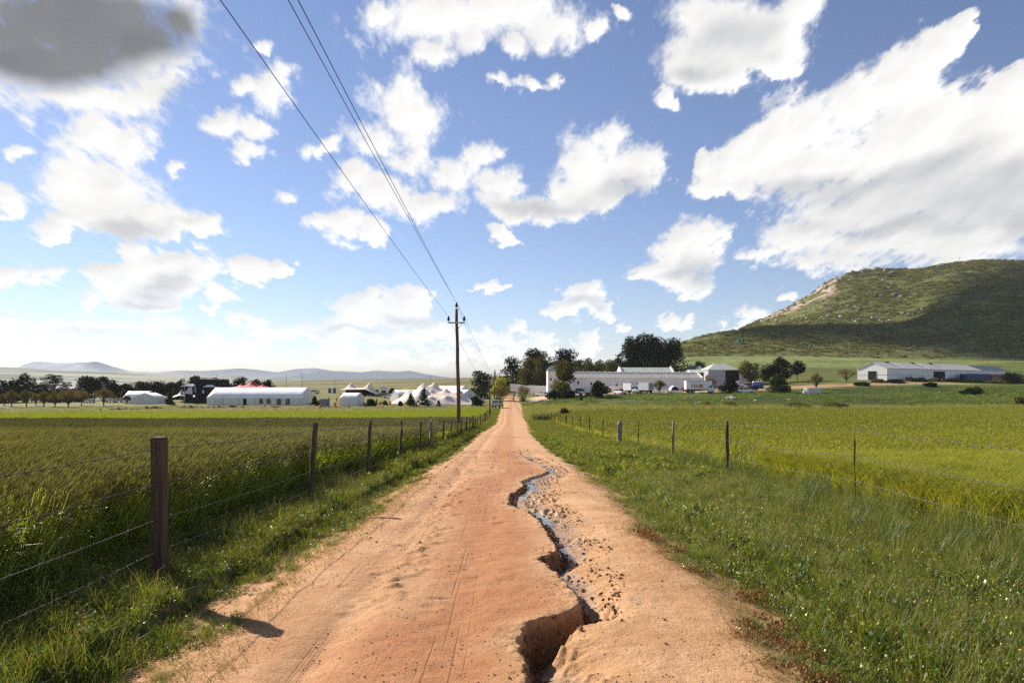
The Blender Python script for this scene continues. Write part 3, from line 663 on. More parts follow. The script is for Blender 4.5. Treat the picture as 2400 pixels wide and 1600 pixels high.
# ------------------------------------------------------------------ grasses: tufts built blade by blade, planted by the thousand
RNG = np.random.default_rng(7)
class Tuft:
    def __init__(s): s.V = []; s.F = []; s.M = []; s.n = 0
    def strips(s, bx, by, h, w, az, lean, curl, seg=3, mat=0, face=None, tip=0.05, z0=0.0):
        """ribbons standing at (bx,by): height h, width w, leaning towards az by lean, drooping by curl"""
        n = len(bx); t = np.linspace(0, 1, seg + 1)[None]
        h, w, az, lean, curl = (np.broadcast_to(q, n)[:, None] for q in (h, w, az, lean, curl))
        face = (RNG.uniform(0, math.pi, n) if face is None else np.broadcast_to(face, n))[:, None]
        out = h * (lean * t + curl * t ** 2.5); up = h * (t - curl * .45 * t ** 3) + z0
        cx = bx[:, None] + np.cos(az) * out; cy = by[:, None] + np.sin(az) * out
        hw = w / 2 * (1 - (1 - tip) * t ** 1.6)
        L = np.stack([cx - np.cos(face) * hw, cy - np.sin(face) * hw, up], -1); Rr = np.stack([cx + np.cos(face) * hw, cy + np.sin(face) * hw, up], -1)
        V = np.stack([L, Rr], 2).reshape(n, -1, 3); k = (seg + 1) * 2
        f = np.array([[2*i, 2*i+1, 2*i+3, 2*i+2] for i in range(seg)])
        F = (np.arange(n) * k)[:, None, None] + f[None] + s.n
        s.V.append(V.reshape(-1, 3)); s.F.append(F.reshape(-1, 4)); s.M.append(np.full(n * seg, mat)); s.n += n * k
        return np.stack([cx[:, -1], cy[:, -1], up[:, -1]], -1)
    def spindles(s, P, D, l, r, mat=1):
        """closed four-sided ears starting at P in direction D"""
        n = len(P); D = D / np.linalg.norm(D, axis=1)[:, None]; a = np.cross(D, [0, 0, 1.0]); a /= np.linalg.norm(a, axis=1)[:, None] + 1e-9; b = np.cross(D, a)
        l = np.broadcast_to(l, n)[:, None]; r = np.broadcast_to(r, n)[:, None]; V = []
        for t, q in ((0, .35), (.4, 1), (1, .12)):
            for ca, sa in ((1, 0), (0, 1), (-1, 0), (0, -1)): V.append(P + D * l * t + (a * ca + b * sa) * r * q)
        V = np.stack(V, 1); f = np.array([[j*4+i, j*4+(i+1) % 4, j*4+4+(i+1) % 4, j*4+4+i] for j in range(2) for i in range(4)])
        F = (np.arange(n) * 12)[:, None, None] + f[None] + s.n
        s.V.append(V.reshape(-1, 3)); s.F.append(F.reshape(-1, 4)); s.M.append(np.full(n * 8, mat)); s.n += n * 12
    def discs(s, P, r, mat=2):
        n = len(P); r = np.broadcast_to(r, n)[:, None]; th = RNG.uniform(0, 6.28, n); V = []
        t1, t2 = RNG.uniform(-1.6, 1.6, (2, n))
        for k in range(4):
            a = th + k * math.pi / 2; x, y = np.cos(a)[:, None] * r, np.sin(a)[:, None] * r
            V.append(P + np.concatenate([x, y, x * t1[:, None] + y * t2[:, None]], 1))
        V = np.stack(V, 1); F = (np.arange(n) * 4)[:, None] + np.arange(4)[None] + s.n
        s.V.append(V.reshape(-1, 3)); s.F.append(F); s.M.append(np.full(n, mat)); s.n += n * 4
    def mesh(s, name, mats):
        me = np_mesh(name, np.concatenate(s.V), np.concatenate(s.F), False, np.concatenate(s.M))
        for m in mats: me.materials.append(m)
        return bpy.data.objects.new(name, me)
def rnd(a, b, n): return RNG.uniform(a, b, n)
def pts_in(n, r): 
    a = rnd(0, 6.28, n); q = np.sqrt(rnd(0, 1, n)) * r; return np.cos(a) * q, np.sin(a) * q
G_grass = leafmat('green grass', (.11, .17, .016), (.24, .26, .035), .45, None, .03)
G_lush = leafmat('lush dark grass', (.05, .10, .013), (.10, .15, .02), .42, None, .03)
G_dry = leafmat('dry straw', (.40, .31, .14), (.26, .20, .085), .3)
G_leaf = leafmat('cereal leaves', (.19, .30, .03), (.38, .42, .07), .5, None, .07, .35)
G_ear = leafmat('wheat ears', (.235, .235, .08), (.34, .315, .125), .38)
G_grain = leafmat('ripening grain', (.27, .31, .033), (.42, .40, .055), .47, (.17, .22, .026))
G_crop = leafmat('young green crop', (.21, .27, .028), (.30, .33, .04), .42)
G_reed = leafmat('reeds', (.20, .235, .07), (.34, .33, .13), .4)
G_scrub = leafmat('hill scrub', (.12, .125, .035), (.22, .21, .065), .3)
P_yel = pmat('yellow petals', (.60, .48, .06), .6, .1); P_pink = pmat('pink petals', (.65, .32, .48), .6, .1); P_red = leafmat('reddened weeds', (.26, .09, .03), (.18, .08, .025), .25)
def grass_tuft(n, r, h0, h1, w, mat, dry=.12, lean=.35, curl=.5, seg=3, flowers=0, fm=None, wind=.12):
    T = Tuft(); x, y = pts_in(n, r); d = int(n * dry * .6)
    az = rnd(0, 6.28, n)
    T.strips(x, y, rnd(h0, h1, n), w * rnd(.6, 1.3, n), az, rnd(.03, lean, n), rnd(0, curl, n), seg, 0)
    if d:
        x, y = pts_in(d, r); e = T.strips(x, y, rnd(h1 * .7, h1 * 1.25, d), w * .45, rnd(-2.2, 2.2, d), rnd(.02, .4, d), rnd(.0, .35, d), seg, 1, tip=.5)
        T.spindles(e[::3], np.stack([rnd(.2, .9, d), rnd(-.4, .4, d), rnd(-.1, .9, d)], 1)[::3], .035 * (1 + w * 25), .002 + w * .22, 1)
    if flowers:
        x, y = pts_in(flowers, r); z = rnd(h0 * .8, h1 * 1.05, flowers); T.discs(np.stack([x, y, z], 1), rnd(.003, .007, flowers), 2)
    return T.mesh('tuft', [mat, G_dry, fm or P_yel])
def wheat_tuft(n, r, h0, h1, lw, ear, awn=True, mat_leaf=None, mat_ear=None, leafn=3, wl=.011, leaflow=.75):
    T = Tuft(); x, y = pts_in(n, r)
    e = T.strips(x, y, rnd(h0, h1, n), lw, rnd(-.5, .5, n), rnd(.0, .14, n), rnd(.0, .12, n), 2, 0, tip=.6)
    D = np.stack([rnd(.35, 1.1, n), rnd(-.35, .35, n), rnd(.4, 1.1, n)], 1); T.spindles(e, D, ear * rnd(.8, 1.2, n), ear * .085, 1)
    if awn:
        Dn = D / np.linalg.norm(D, axis=1)[:, None]
        for k in range(3):
            b = e + Dn * ear * (.3 + .25 * k); T.strips(b[:, 0], b[:, 1], rnd(.05, .09, n), .0022, rnd(-.8, .8, n), rnd(.3, 1.0, n), 0.0, 1, 1, z0=b[:, 2:3])
    m = n * leafn; x, y = pts_in(m, r); z0 = rnd(0, h1 * leaflow * .75, m)
    T.strips(x, y, rnd(.18, .34, m), wl * rnd(.7, 1.3, m), rnd(0, 6.28, m), rnd(.15, .7, m), rnd(.2, .9, m), 3, 0, z0=z0[:, None])
    return T.mesh('tuft', [mat_leaf or G_leaf, mat_ear or G_ear])
def library(name, objs):
    c = bpy.data.collections.new(name)
    for o in objs: c.objects.link(o)
    return c
_gn = {}
def scatter(name, label, lib, P, scale, rz, tilt=None, idx=None, cat=None):
    """plant copies of the tufts of lib at P"""
    n = len(P); me = bpy.data.meshes.new(name); me.vertices.add(n); me.vertices.foreach_set('co', np.asarray(P, np.float32).ravel())
    rot = np.zeros((n, 3), np.float32); rot[:, 2] = rz
    if tilt is not None: rot[:, 0] = tilt[0]; rot[:, 1] = tilt[1]
    a = me.attributes.new('turn', 'FLOAT_VECTOR', 'POINT'); a.data.foreach_set('vector', rot.ravel())
    sc = np.asarray(scale, np.float32); sc = np.repeat(sc[:, None], 3, 1) if sc.ndim == 1 else sc
    a = me.attributes.new('size', 'FLOAT_VECTOR', 'POINT'); a.data.foreach_set('vector', sc.ravel())
    a = me.attributes.new('which', 'INT', 'POINT'); a.data.foreach_set('value', (RNG.integers(0, len(lib.objects), n) if idx is None else idx).astype(np.int32))
    ng = bpy.data.node_groups.new(name, 'GeometryNodeTree'); ng.interface.new_socket('Geometry', in_out='INPUT', socket_type='NodeSocketGeometry'); ng.interface.new_socket('Geometry', in_out='OUTPUT', socket_type='NodeSocketGeometry')
    gi, go = ng.nodes.new('NodeGroupInput'), ng.nodes.new('NodeGroupOutput'); ip = ng.nodes.new('GeometryNodeInstanceOnPoints'); ci = ng.nodes.new('GeometryNodeCollectionInfo')
    ci.inputs['Collection'].default_value = lib; ci.inputs['Separate Children'].default_value = True; ci.inputs['Reset Children'].default_value = True
    def at(nm, ty):
        q = ng.nodes.new('GeometryNodeInputNamedAttribute'); q.data_type = ty; q.inputs['Name'].default_value = nm; return [s for s in q.outputs if s.enabled][0]
    L = ng.links.new; L(gi.outputs[0], ip.inputs['Points']); L(ci.outputs[0], ip.inputs['Instance']); ip.inputs['Pick Instance'].default_value = True
    L(at('which', 'INT'), ip.inputs['Instance Index'])
    e2r = ng.nodes.new('FunctionNodeEulerToRotation'); L(at('turn', 'FLOAT_VECTOR'), e2r.inputs[0]); L(e2r.outputs[0], ip.inputs['Rotation'])
    L(at('size', 'FLOAT_VECTOR'), ip.inputs['Scale']); L(ip.outputs[0], go.inputs[0])
    o = link(name, me); md = o.modifiers.new('planting', 'NODES'); md.node_group = ng
    return tag(o, kind='stuff', label=label)
def plant_pts(n, x0, x1, y0, y1, power=1.0, view=.80):
    """n points over an area, thinner with distance, kept within reach of the view"""
    y = y0 + (y1 - y0) * rnd(0, 1, n) ** power; lo = np.maximum(x0, -view * y - 1.5); hi = np.minimum(x1, view * y + 1.5)
    ok = hi > lo; y, lo, hi = y[ok], lo[ok], hi[ok]
    x = lo + (hi - lo) * rnd(0, 1, len(y)); wgt = (hi - lo) / (hi - lo).max(); k = rnd(0, 1, len(y)) < wgt
    return x[k], y[k]
def on_land(x, y, sink=.01): return np.stack([x, y, land(x, y) - sink], 1)
def left_edge(y): return track_centre(y) - 1.90 + fbm(y * .9, y * 0, 501, 3) * .5
def right_edge(y): return track_centre(y) + 1.62 + fbm(y * .9, y * 0 + 4, 502, 3) * .45

def weed_tuft(n, r, h, leaf, mat, fm=None, nf=0):
    """leafy weeds: short stems carrying many small leaves"""
    T = Tuft(); x, y = pts_in(n, r); hh = rnd(.4, 1, n) * h
    T.strips(x, y, hh, .003, rnd(0, 6.28, n), rnd(0, .4, n), 0.1, 2, 1, tip=.6)
    m = n * 9; k = RNG.integers(0, n, m); t = rnd(.15, 1.05, m); P = np.stack([x[k] + rnd(-.03, .03, m), y[k] + rnd(-.03, .03, m), hh[k] * t], 1); T.discs(P, leaf * rnd(.5, 1.2, m), 0)
    if nf: k = RNG.integers(0, n, nf); T.discs(np.stack([x[k], y[k], hh[k] * 1.08], 1), rnd(.005, .009, nf), 2)
    return T.mesh('tuft', [mat, G_dry, fm or P_yel])
# verge tufts: near, middle, far
near_lib = library('verge near', [grass_tuft(30, .09, .12, .30, .006, G_grass, .10), grass_tuft(30, .10, .18, .38, .006, G_grass, .2), grass_tuft(34, .09, .10, .24, .007, G_lush, .05, .5, .9),
    grass_tuft(24, .11, .15, .34, .005, G_grass, .25, .5, .6, 3, 2, P_yel), grass_tuft(24, .10, .08, .2, .006, G_dry, .2, .9, .9), grass_tuft(26, .10, .14, .30, .0055, G_lush, .1, .6, .8, 3, 1, P_pink),
    weed_tuft(9, .10, .26, .011, G_grass, P_yel, 1), weed_tuft(8, .10, .20, .014, G_lush), weed_tuft(9, .11, .30, .010, G_leaf), weed_tuft(9, .1, .18, .010, G_grass, P_yel, 2)])
mid_lib = library('verge middle', [grass_tuft(24, .18, .16, .36, .010, G_grass, .15), grass_tuft(24, .2, .22, .46, .010, G_grass, .25), grass_tuft(26, .2, .15, .3, .012, G_lush, .08, .5, .8), grass_tuft(20, .2, .2, .4, .009, G_grass, .3, .4, .5, 3, 2, P_yel), weed_tuft(14, .2, .34, .020, G_grass), weed_tuft(14, .2, .28, .022, G_lush)])
far_lib = library('verge far', [grass_tuft(22, .4, .2, .45, .022, G_grass, .15), grass_tuft(22, .4, .25, .55, .022, G_grass, .3), grass_tuft(22, .45, .2, .4, .026, G_lush, .1, .5, .8)])
def verge_height(x, y):
    """taller towards the fences, trodden low at the wheel tracks"""
    t = np.where(x < 0, left_edge(y) - x, x - right_edge(y)); return .76 * np.maximum(.22 + .62 * sstep(t, 0, .9) + .95 * fbm(x * 1.3, y * .9, 511, 4) + .5 * fbm(x * 4, y * 4, 512, 2), .16)
def verge(side, rng, n, lib, name, label, power, xmax=6.0, smul=1.0, idx=None):
    x0, x1 = (-4.6, -1.2) if side < 0 else (1.0, xmax)
    x, y = plant_pts(n, x0, x1, rng[0], rng[1], power)
    t = np.where(x < 0, left_edge(y) - x, x - right_edge(y)); k = (t > 0) | (rnd(0, 1, len(x)) < np.exp(-np.maximum(-t, 0) / .07) * .20)
    x, y, t = x[k], y[k], t[k]; s = verge_height(x, y) * rnd(.75, 1.25, len(x)) * smul; s = np.where(t < 0, s * .4, s)
    P = on_land(x, y); P[:, 2] += np.where((x > RX0) & (x < RX1), .0, 0)
    if len(P): 
        inr = (x > RX0) & (x < RX1); P[inr, 2] = track(x[inr], y[inr])[0] - .01
    sc = np.stack([s ** .7, s ** .7, s], 1)
    return scatter(name, label, lib, P, sc, rnd(-.5, .5, len(x)) + np.pi * 0, (rnd(-.25, .25, len(x)), rnd(-.2, .3, len(x))), idx)
verge(-1, (2.2, 15), 9000, near_lib, 'grass', 'uneven grass and straw along the left edge of the dirt track, close by', 1.1)
verge(-1, (14, 45), 7000, mid_lib, 'grass', 'grass on the left verge below the wire fence, middle distance', .9)
verge(-1, (42, 148), 3800, far_lib, 'grass', 'grass along the left of the track near the bend', .9)
verge(1, (2.2, 15), 22000, near_lib, 'grass', 'flowering grass and weeds on the right of the dirt track, close by', 1.1, 6.4)
verge(1, (14, 45), 15000, mid_lib, 'grass', 'grass bank on the right below the fence, middle distance', .9, 6.2)
verge(1, (42, 104), 6000, far_lib, 'grass', 'grass on the right of the track towards the reeds', .9, 5.8)
# tall dark grass along the right fence and in the near right corner
tall_lib = library('tall grass', [grass_tuft(26, .13, .5, .95, .009, G_lush, .12, .3, .45, 4), grass_tuft(26, .14, .45, .85, .008, G_grass, .2, .3, .4, 4), grass_tuft(22, .12, .55, 1.0, .009, G_lush, .2, .25, .4, 4)])
x, y = plant_pts(7000, 3.6, 7.2, 3.2, 30, 1.3); d = np.exp(-((x - 4.9 - .4 * fbm(y * .4, y * 0, 521, 2)) / (.5 + .9 * (y < 10))) ** 2); k = rnd(0, 1, len(x)) < d * np.where(y > 12, .45, 1) * (.35 + 1.4 * (fbm(x * .7, y * .35, 522, 3) + .25)); x, y = x[k], y[k]
scatter('tall_grass', 'tall dark green grass along the right fence', tall_lib, on_land(x, y), rnd(.32, .64, len(x)) * np.where(x > 5.1, 1.25, 1), rnd(-.6, .6, len(x)), (rnd(-.1, .1, len(x)), rnd(0, .25, len(x))))
# dry stalks and reddish weeds at the edge of the track
red_lib = library('red weeds', [weed_tuft(14, .10, .06, .006, P_red), grass_tuft(22, .12, .03, .08, .005, G_dry, .1, .9, .9)])
y = rnd(2.6, 12, 900); x = right_edge(y) + rnd(-.05, .5, 900) * (y < 6.5) + rnd(-.1, .15, 900) * (y >= 7); k = rnd(0, 1, 900) < (.15 + 1.2 * fbm(y * .9, y * 0, 531, 2)) * (y < 8); x, y = x[k], y[k]
P = on_land(x, y); P[:, 2] = np.where(x < RX1, track(x, y)[0], P[:, 2]); scatter('weeds', 'low reddish weeds creeping onto the right edge of the track', red_lib, P, rnd(.7, 1.3, len(x)), rnd(0, 6, len(x)))

# wheat on the left
wn = library('wheat near', [wheat_tuft(12, .10, .62, .84, .004, .09), wheat_tuft(12, .10, .66, .88, .004, .095), wheat_tuft(11, .11, .58, .80, .004, .085)])
wm = library('wheat middle', [wheat_tuft(16, .26, .62, .85, .009, .12, True, None, None, 2, .02), wheat_tuft(16, .28, .66, .88, .009, .12, True, None, None, 2, .02)])
wf = library('wheat far', [wheat_tuft(20, .55, .6, .86, .02, .19, False, None, None, 1, .04), wheat_tuft(20, .55, .64, .9, .02, .2, False, None, None, 1, .04)])
for (a, b, n, lib, pw, lb) in ((3.2, 13, 10500, wn, .8, 'ripening wheat behind the left fence, near rows'), (12, 30, 20000, wm, .75, 'ripening wheat behind the left fence, middle of the field'), (28, 64, 26000, wf, .8, 'far edge of the ripening wheat field')):
    x, y = plant_pts(n, -60, -3.75, a, b, pw, .84); k = x < -3.9 + .18 * fbm(y * 2, y * 0, 541, 3) * 4 * .3; x, y = x[k], y[k]
    scatter('wheat', lb, lib, on_land(x, y), rnd(.86, 1.08, len(x)) * (1 + .12 * fbm(x * .3, y * .3, 542, 2)), rnd(-.35, .35, len(x)), (rnd(-.08, .08, len(x)), rnd(.0, .16, len(x))))
# grain on the right
gn_ = library('grain near', [wheat_tuft(16, .11, .34, .5, .004, .06, True, G_grain, G_grain, 3, .008, .9), wheat_tuft(16, .11, .36, .54, .004, .06, True, G_grain, G_grain, 3, .008, .9)])
gm_ = library('grain middle', [wheat_tuft(20, .30, .34, .52, .009, .08, False, G_grain, G_grain, 2, .016, .9), wheat_tuft(20, .30, .36, .54, .009, .08, False, G_grain, G_grain, 2, .016, .9)])
gf_ = library('grain far', [wheat_tuft(24, .7, .34, .52, .026, .14, False, G_grain, G_grain, 1, .04, .9), wheat_tuft(24, .7, .36, .55, .026, .14, False, G_grain, G_grain, 1, .04, .9)])
for (a, b, n, lib, pw, lb) in ((6.2, 15, 12000, gn_, .8, 'yellow green grain behind the right fence, near rows'), (14, 36, 21000, gm_, .75, 'yellow green grain field on the right, middle rows'), (34, 105, 30000, gf_, .8, 'far part of the yellow green grain field')):
    x, y = plant_pts(n, 5.35, 90, a, b, pw, .84)
    scatter('grain', lb, lib, on_land(x, y), rnd(.85, 1.15, len(x)), rnd(-.5, .5, len(x)), (rnd(-.08, .08, len(x)), rnd(-.05, .16, len(x))))
# fresh green crop beyond the wheat
cr = library('crop', [grass_tuft(34, .9, .14, .30, .05, G_crop, 0, .6, .6, 2), grass_tuft(34, .9, .14, .34, .05, G_crop, 0, .6, .6, 2)])
x, y = plant_pts(16000, -125, -4.3, 64.5, 150, .9, .84); k = y - x * 0.02 < 150 - 5 * rnd(0, 1, len(x)); x, y = x[k], y[k]
scatter('young_crop', 'bright green young crop in a strip beyond the wheat', cr, on_land(x, y), rnd(.7, 1.2, len(x)), rnd(0, 6, len(x)))
# rough pasture tufts and reeds
ro = library('rough', [grass_tuft(26, .8, .2, .6, .06, G_reed, 0, .5, .5, 2), grass_tuft(26, .8, .15, .45, .07, G_grass, 0, .6, .6, 2), grass_tuft(26, .7, .15, .4, .07, G_dry, 0, .7, .6, 2)])
ro2 = library('pasture', [grass_tuft(26, .8, .15, .5, .06, G_lush, 0, .5, .5, 2), grass_tuft(26, .8, .12, .4, .07, G_grass, 0, .6, .6, 2), grass_tuft(26, .7, .2, .6, .07, G_lush, 0, .7, .6, 2)])
x, y = plant_pts(5200, -150, -4, 150, 200, 1, .84); scatter('rough_grass', 'dull green rough grass in front of the festival tents', ro, on_land(x, y), rnd(.25, .7, len(x)), rnd(0, 6, len(x)), None, RNG.choice(3, len(x), p=[.4, .35, .25]))
x, y = plant_pts(9000, 3, 190, 122, 204, 1, .84); k = fbm(x / 9, y / 9, 551, 3) > -.08; x, y = x[k], y[k]; scatter('pasture', 'dark green pasture between the reeds and the farm yard', ro2, on_land(x, y), rnd(.4, 1.3, len(x)), rnd(0, 6, len(x)), None, RNG.choice(3, len(x), p=[.35, .6, .05]))
re = library('reeds', [grass_tuft(22, .55, 1.0, 1.9, .05, G_reed, 0, .22, .25, 3), grass_tuft(22, .55, .9, 1.7, .05, G_reed, .3, .25, .3, 3)])
x, y = plant_pts(6500, 3.4, 100, 104, 126, 1, .84); k = (y - 104) < np.interp(x, [0, 6, 12, 30, 60, 100], [20, 20, 15, 12, 9, 9]) + 4 * fbm(x / 5, y / 5, 561, 2); k &= y > np.interp(x, [0, 5, 8, 14, 110], [84, 90, 102, 106, 106]); x, y = x[k], y[k]
scatter('reeds', 'band of tall grey green reeds beyond the right field', re, on_land(x, y), rnd(.55, 1.05, len(x)) * np.interp(x, [0, 30, 60, 100], [1.1, .9, .6, .45]), rnd(0, 6, len(x)))
y = rnd(84, 128, 700); x = 2.2 + rnd(0, 1, 700) * np.interp(y, [84, 100, 128], [1.5, 5, 9]); scatter('reeds', 'tall reeds crowding the right side of the track at the bend', re, on_land(x, y), rnd(.6, 1.1, 700), rnd(0, 6, 700))
# heath on the hill
sc_l = library('scrub', [grass_tuft(46, .9, .4, 1.1, .22, G_scrub, 0, .9, .6, 2), grass_tuft(46, 1.0, .3, .9, .24, G_scrub, 0, .9, .6, 2)])
n = 15000; pxs = rnd(1500, 2560, n); Ys = 430 + 600 * rnd(0, 1, n) ** .9; k = fbm(pxs / 60, Ys / 25, 571, 3) > -.12 ; k &= ~((Ys > 780) & (pxs > 1780) & (pxs < 1960) & (rnd(0, 1, n) < .8)); k &= (Ys > 455) | (rnd(0, 1, n) < .35); pxs, Ys = pxs[k], Ys[k]
scatter('scrub', 'low dark heath bushes covering the hillside', sc_l, np.stack([(pxs - CX) / FPX * Ys, Ys, hill_z(pxs, Ys) - .2], 1), rnd(.7, 2.2, len(Ys)) * (.8 + Ys / 1500), rnd(0, 6, len(Ys)))

# loose clods, pebbles and crumbs of soil on the track
def lump_obj(seed, mat):
    rg = np.random.default_rng(seed); n, m = 7, 5; V = []
    for i in range(m):
        ph = math.pi * (i + .5) / m
        for j in range(n): th = 2 * math.pi * j / n; r = 1 + rg.uniform(-.28, .28); V.append((r * math.sin(ph) * math.cos(th), r * math.sin(ph) * math.sin(th), r * .7 * math.cos(ph)))
    F = [(i*n+j, i*n+(j+1) % n, (i+1)*n+(j+1) % n, (i+1)*n+j) for i in range(m-1) for j in range(n)]
    me = np_mesh('clod', V, F, False); me.materials.append(mat); return bpy.data.objects.new('clod', me)
K_clod = pmat('crumbled soil', (.30, .15, .065), .95, .3, 3, (.44, .25, .12)); K_dark = pmat('damp soil', (.13, .065, .03), .9, .3, 3, (.22, .12, .06)); K_peb = pmat('pebbles', (.42, .30, .20), .85, .3, 3, (.55, .42, .30))
clods = library('clods', [lump_obj(i, [K_clod, K_clod, K_dark, K_clod, K_clod, K_peb, K_clod, K_clod][i]) for i in range(8)])
def on_track(x, y): return np.stack([x, y, track(x, y)[0] + .001], 1)
n = 3200; y = 3.3 + 18 * rnd(0, 1, n) ** 1.5; xl = itp(GUL, y); wd = itp(GULW, y); x = xl + wd * rnd(.12, 1.05, n) ** .9; k = fbm(x * 2.2, y * 2.2, 701, 3) > -.04; x, y = x[k], y[k]
scatter('soil_clods', 'crumbled clods of soil lying in and beside the gully', clods, on_track(x, y), np.stack([rnd(.5, 1.3, len(x))] * 3, 1) * (.003 + .018 * rnd(0, 1, len(x)) ** 3)[:, None], rnd(0, 6, len(x)), (rnd(-1, 1, len(x)), rnd(-1, 1, len(x))))
n = 1600; y = 3.3 + 10 * rnd(0, 1, n) ** 1.3; x = itp(GUL, y) + rnd(.0, .12, n) + fbm(y * 0 + 3, y * 6, 15, 4) * .07; scatter('soil_clods', 'damp crumbs of soil fallen along the foot of the gully bank', clods, on_track(x, y), .006 + .022 * rnd(0, 1, n) ** 2, rnd(0, 6, n), (rnd(-1, 1, n), rnd(-1, 1, n)), np.full(n, 2))
n = 16000; y = 3.0 + 24 * rnd(0, 1, n) ** 1.4; x = track_centre(y) + rnd(-1.95, 1.75, n); s = .0018 + .006 * rnd(0, 1, n) ** 4 + .012 * (rnd(0, 1, n) < .006); k = fbm(x * 1.3, y * .8, 705, 3) > -.12; x, y, s = x[k], y[k], s[k]
scatter('pebbles', 'small pebbles and crumbs of soil scattered over the dirt track', clods, on_track(x, y), s * (.7 + y * .05), rnd(0, 6, len(x)), (rnd(-1, 1, len(x)), rnd(-1, 1, len(x))))
n = 2600; y = 3.0 + 12 * rnd(0, 1, n) ** 1.2; sd_ = rnd(0, 1, n) < .6; x = np.where(sd_, left_edge(y) + rnd(-.1, .45, n) ** 1.0 * rnd(0, 1, n), right_edge(y) - rnd(-.1, .35, n) * rnd(0, 1, n))
straw = library('straw', [grass_tuft(9, .08, .02, .05, .004, G_dry, 0, 2.5, .9, 2), grass_tuft(7, .06, .02, .04, .0035, G_dry, 0, 2.8, .9, 2)])
scatter('straw_litter', 'dry straw and plant litter strewn along both edges of the track', straw, on_track(x, y), rnd(.5, 1.3, n), rnd(0, 6, n))
# ------------------------------------------------------------------ helpers for things standing on the land
def spot(px, Y, dz=0.0):
    X = (px - CX) / FPX * Y; return (X, Y, gz(X, Y) + dz)
def part(mb, name, mat, root, smooth=False, bevel=0.0, world=False, label=None):
    o = mb.build(name, mat, root, smooth, bevel)
    if world: o.location = -root.location
    if label: o['label'] = label
    return o
random.seed(5)
M = {}
M['wood'] = pmat('weathered fence wood', (.07, .048, .033), .9, .35, 2.0, (.14, .10, .065), bump=.6, bscale=6, streak=(30, 30, 1.2))
M['palewood'] = pmat('pale grey post wood', (.20, .165, .125), .9, .3, 2.0, (.32, .27, .21), bump=.6, bscale=6, streak=(30, 30, 1.2))
M['pole'] = pmat('creosoted pole', (.10, .055, .035), .85, .3, 2.0, (.19, .11, .07), bump=.5, bscale=6, streak=(12, 12, .8))
M['rust'] = pmat('rusty steel', (.20, .085, .045), .8, .3, 12, bump=.3)
M['wire'] = pmat('dull galvanised wire', (.12, .105, .09), .6, .2, 5, metal=.4)
M['cable'] = pmat('black cable', (.03, .035, .045), .5, .1)
M['steel'] = pmat('galvanised steel', (.35, .36, .37), .5, .15, 3, metal=.5)
M['ceramic'] = pmat('dark glazed ceramic', (.02, .022, .03), .25, .1)
M['white'] = pmat('white marquee canvas', (.90, .88, .84), .7, .03, .8)
M['canvas'] = pmat('grey white tent wall', (.68, .67, .64), .8, .1, .6, (.80, .78, .75), streak=(3, 3, .3))
M['beige'] = pmat('cream stretch cloth', (.82, .67, .54), .75, .06, .5, bump=.2, bscale=1.5)
M['lime'] = pmat('whitewashed wall', (.84, .79, .74), .9, .07, .35, (.90, .86, .81), bump=.25, bscale=5)
M['roofc'] = pmat('cream corrugated roof', (.86, .76, .58), .6, .08, .25, streak=(4, .2, .2))
M['roofg'] = pmat('pale green grey sheet roof', (.60, .62, .50), .55, .08, .3, streak=(4, .2, .2))
M['roofd'] = pmat('dark slate sheet roof', (.11, .13, .13), .6, .12)
M['sheet'] = pmat('grey steel cladding', (.42, .40, .42), .6, .06, .4, streak=(6, 6, .1))
M['whitesheet'] = pmat('white steel cladding', (.78, .75, .73), .6, .05, .4, streak=(5, 5, .15))
M['roofw'] = pmat('beige warehouse roof', (.70, .62, .53), .6, .06, .3, streak=(3, 3, .2))
M['teal'] = pmat('teal sheet roof', (.10, .16, .155), .6, .1, .4)
M['dark'] = pmat('dark opening', (.012, .012, .014), .9, .2)
M['blackcloth'] = pmat('black stage cloth', (.012, .012, .014), .95, .3, 1)
M['glass'] = pmat('dark window glass', (.02, .025, .03), .12, .1, spec=.7)
M['carwhite'] = pmat('white car paint', (.78, .78, .78), .25, .03, 1, spec=.5)
M['carred'] = pmat('red car paint', (.50, .045, .03), .25, .05, spec=.5)
M['cardark'] = pmat('dark blue car paint', (.025, .03, .06), .25, .1, spec=.5)
M['carsilver'] = pmat('silver car paint', (.50, .48, .45), .3, .05, spec=.5, metal=.3)
M['tyre'] = pmat('tyre rubber', (.015, .015, .015), .9, .2)
M['rim'] = pmat('grey wheel rim', (.35, .35, .36), .4, .1, metal=.5)
M['chassis'] = pmat('black chassis', (.02, .02, .02), .7, .2)
M['lamp'] = pmat('lamp glass', (.75, .76, .75), .15, .02)
M['boxwhite'] = pmat('white box body', (.88, .86, .84), .5, .04, .6)
M['boxgrey'] = pmat('grey roller door', (.36, .39, .42), .5, .06, .6)
M['bluepl'] = pmat('blue toilet plastic', (.015, .06, .26), .45, .1)
M['whitepl'] = pmat('white plastic', (.75, .76, .76), .5, .04)
M['greenpl'] = pmat('green water tank plastic', (.015, .16, .065), .45, .1)
M['orange'] = pmat('orange plastic', (.80, .27, .035), .5, .08)
M['containerblue'] = pmat('dark blue container steel', (.012, .022, .12), .55, .12, .6)
M['containerred'] = pmat('rusty red container steel', (.15, .035, .03), .7, .4, .8, (.34, .20, .17))
M['concrete'] = pmat('whitish concrete', (.58, .57, .53), .9, .12, 1, bump=.3, bscale=4)
M['skin'] = pmat('skin', (.30, .17, .11), .6, .05); M['clothdark'] = pmat('dark clothing', (.03, .03, .04), .9, .2); M['clothred'] = pmat('red clothing', (.42, .05, .05), .9, .1)
M['clothwhite'] = pmat('white clothing', (.72, .72, .70), .9, .05); M['clothblue'] = pmat('blue clothing', (.05, .10, .25), .9, .1); M['hair'] = pmat('dark hair', (.02, .015, .012), .8, .1)
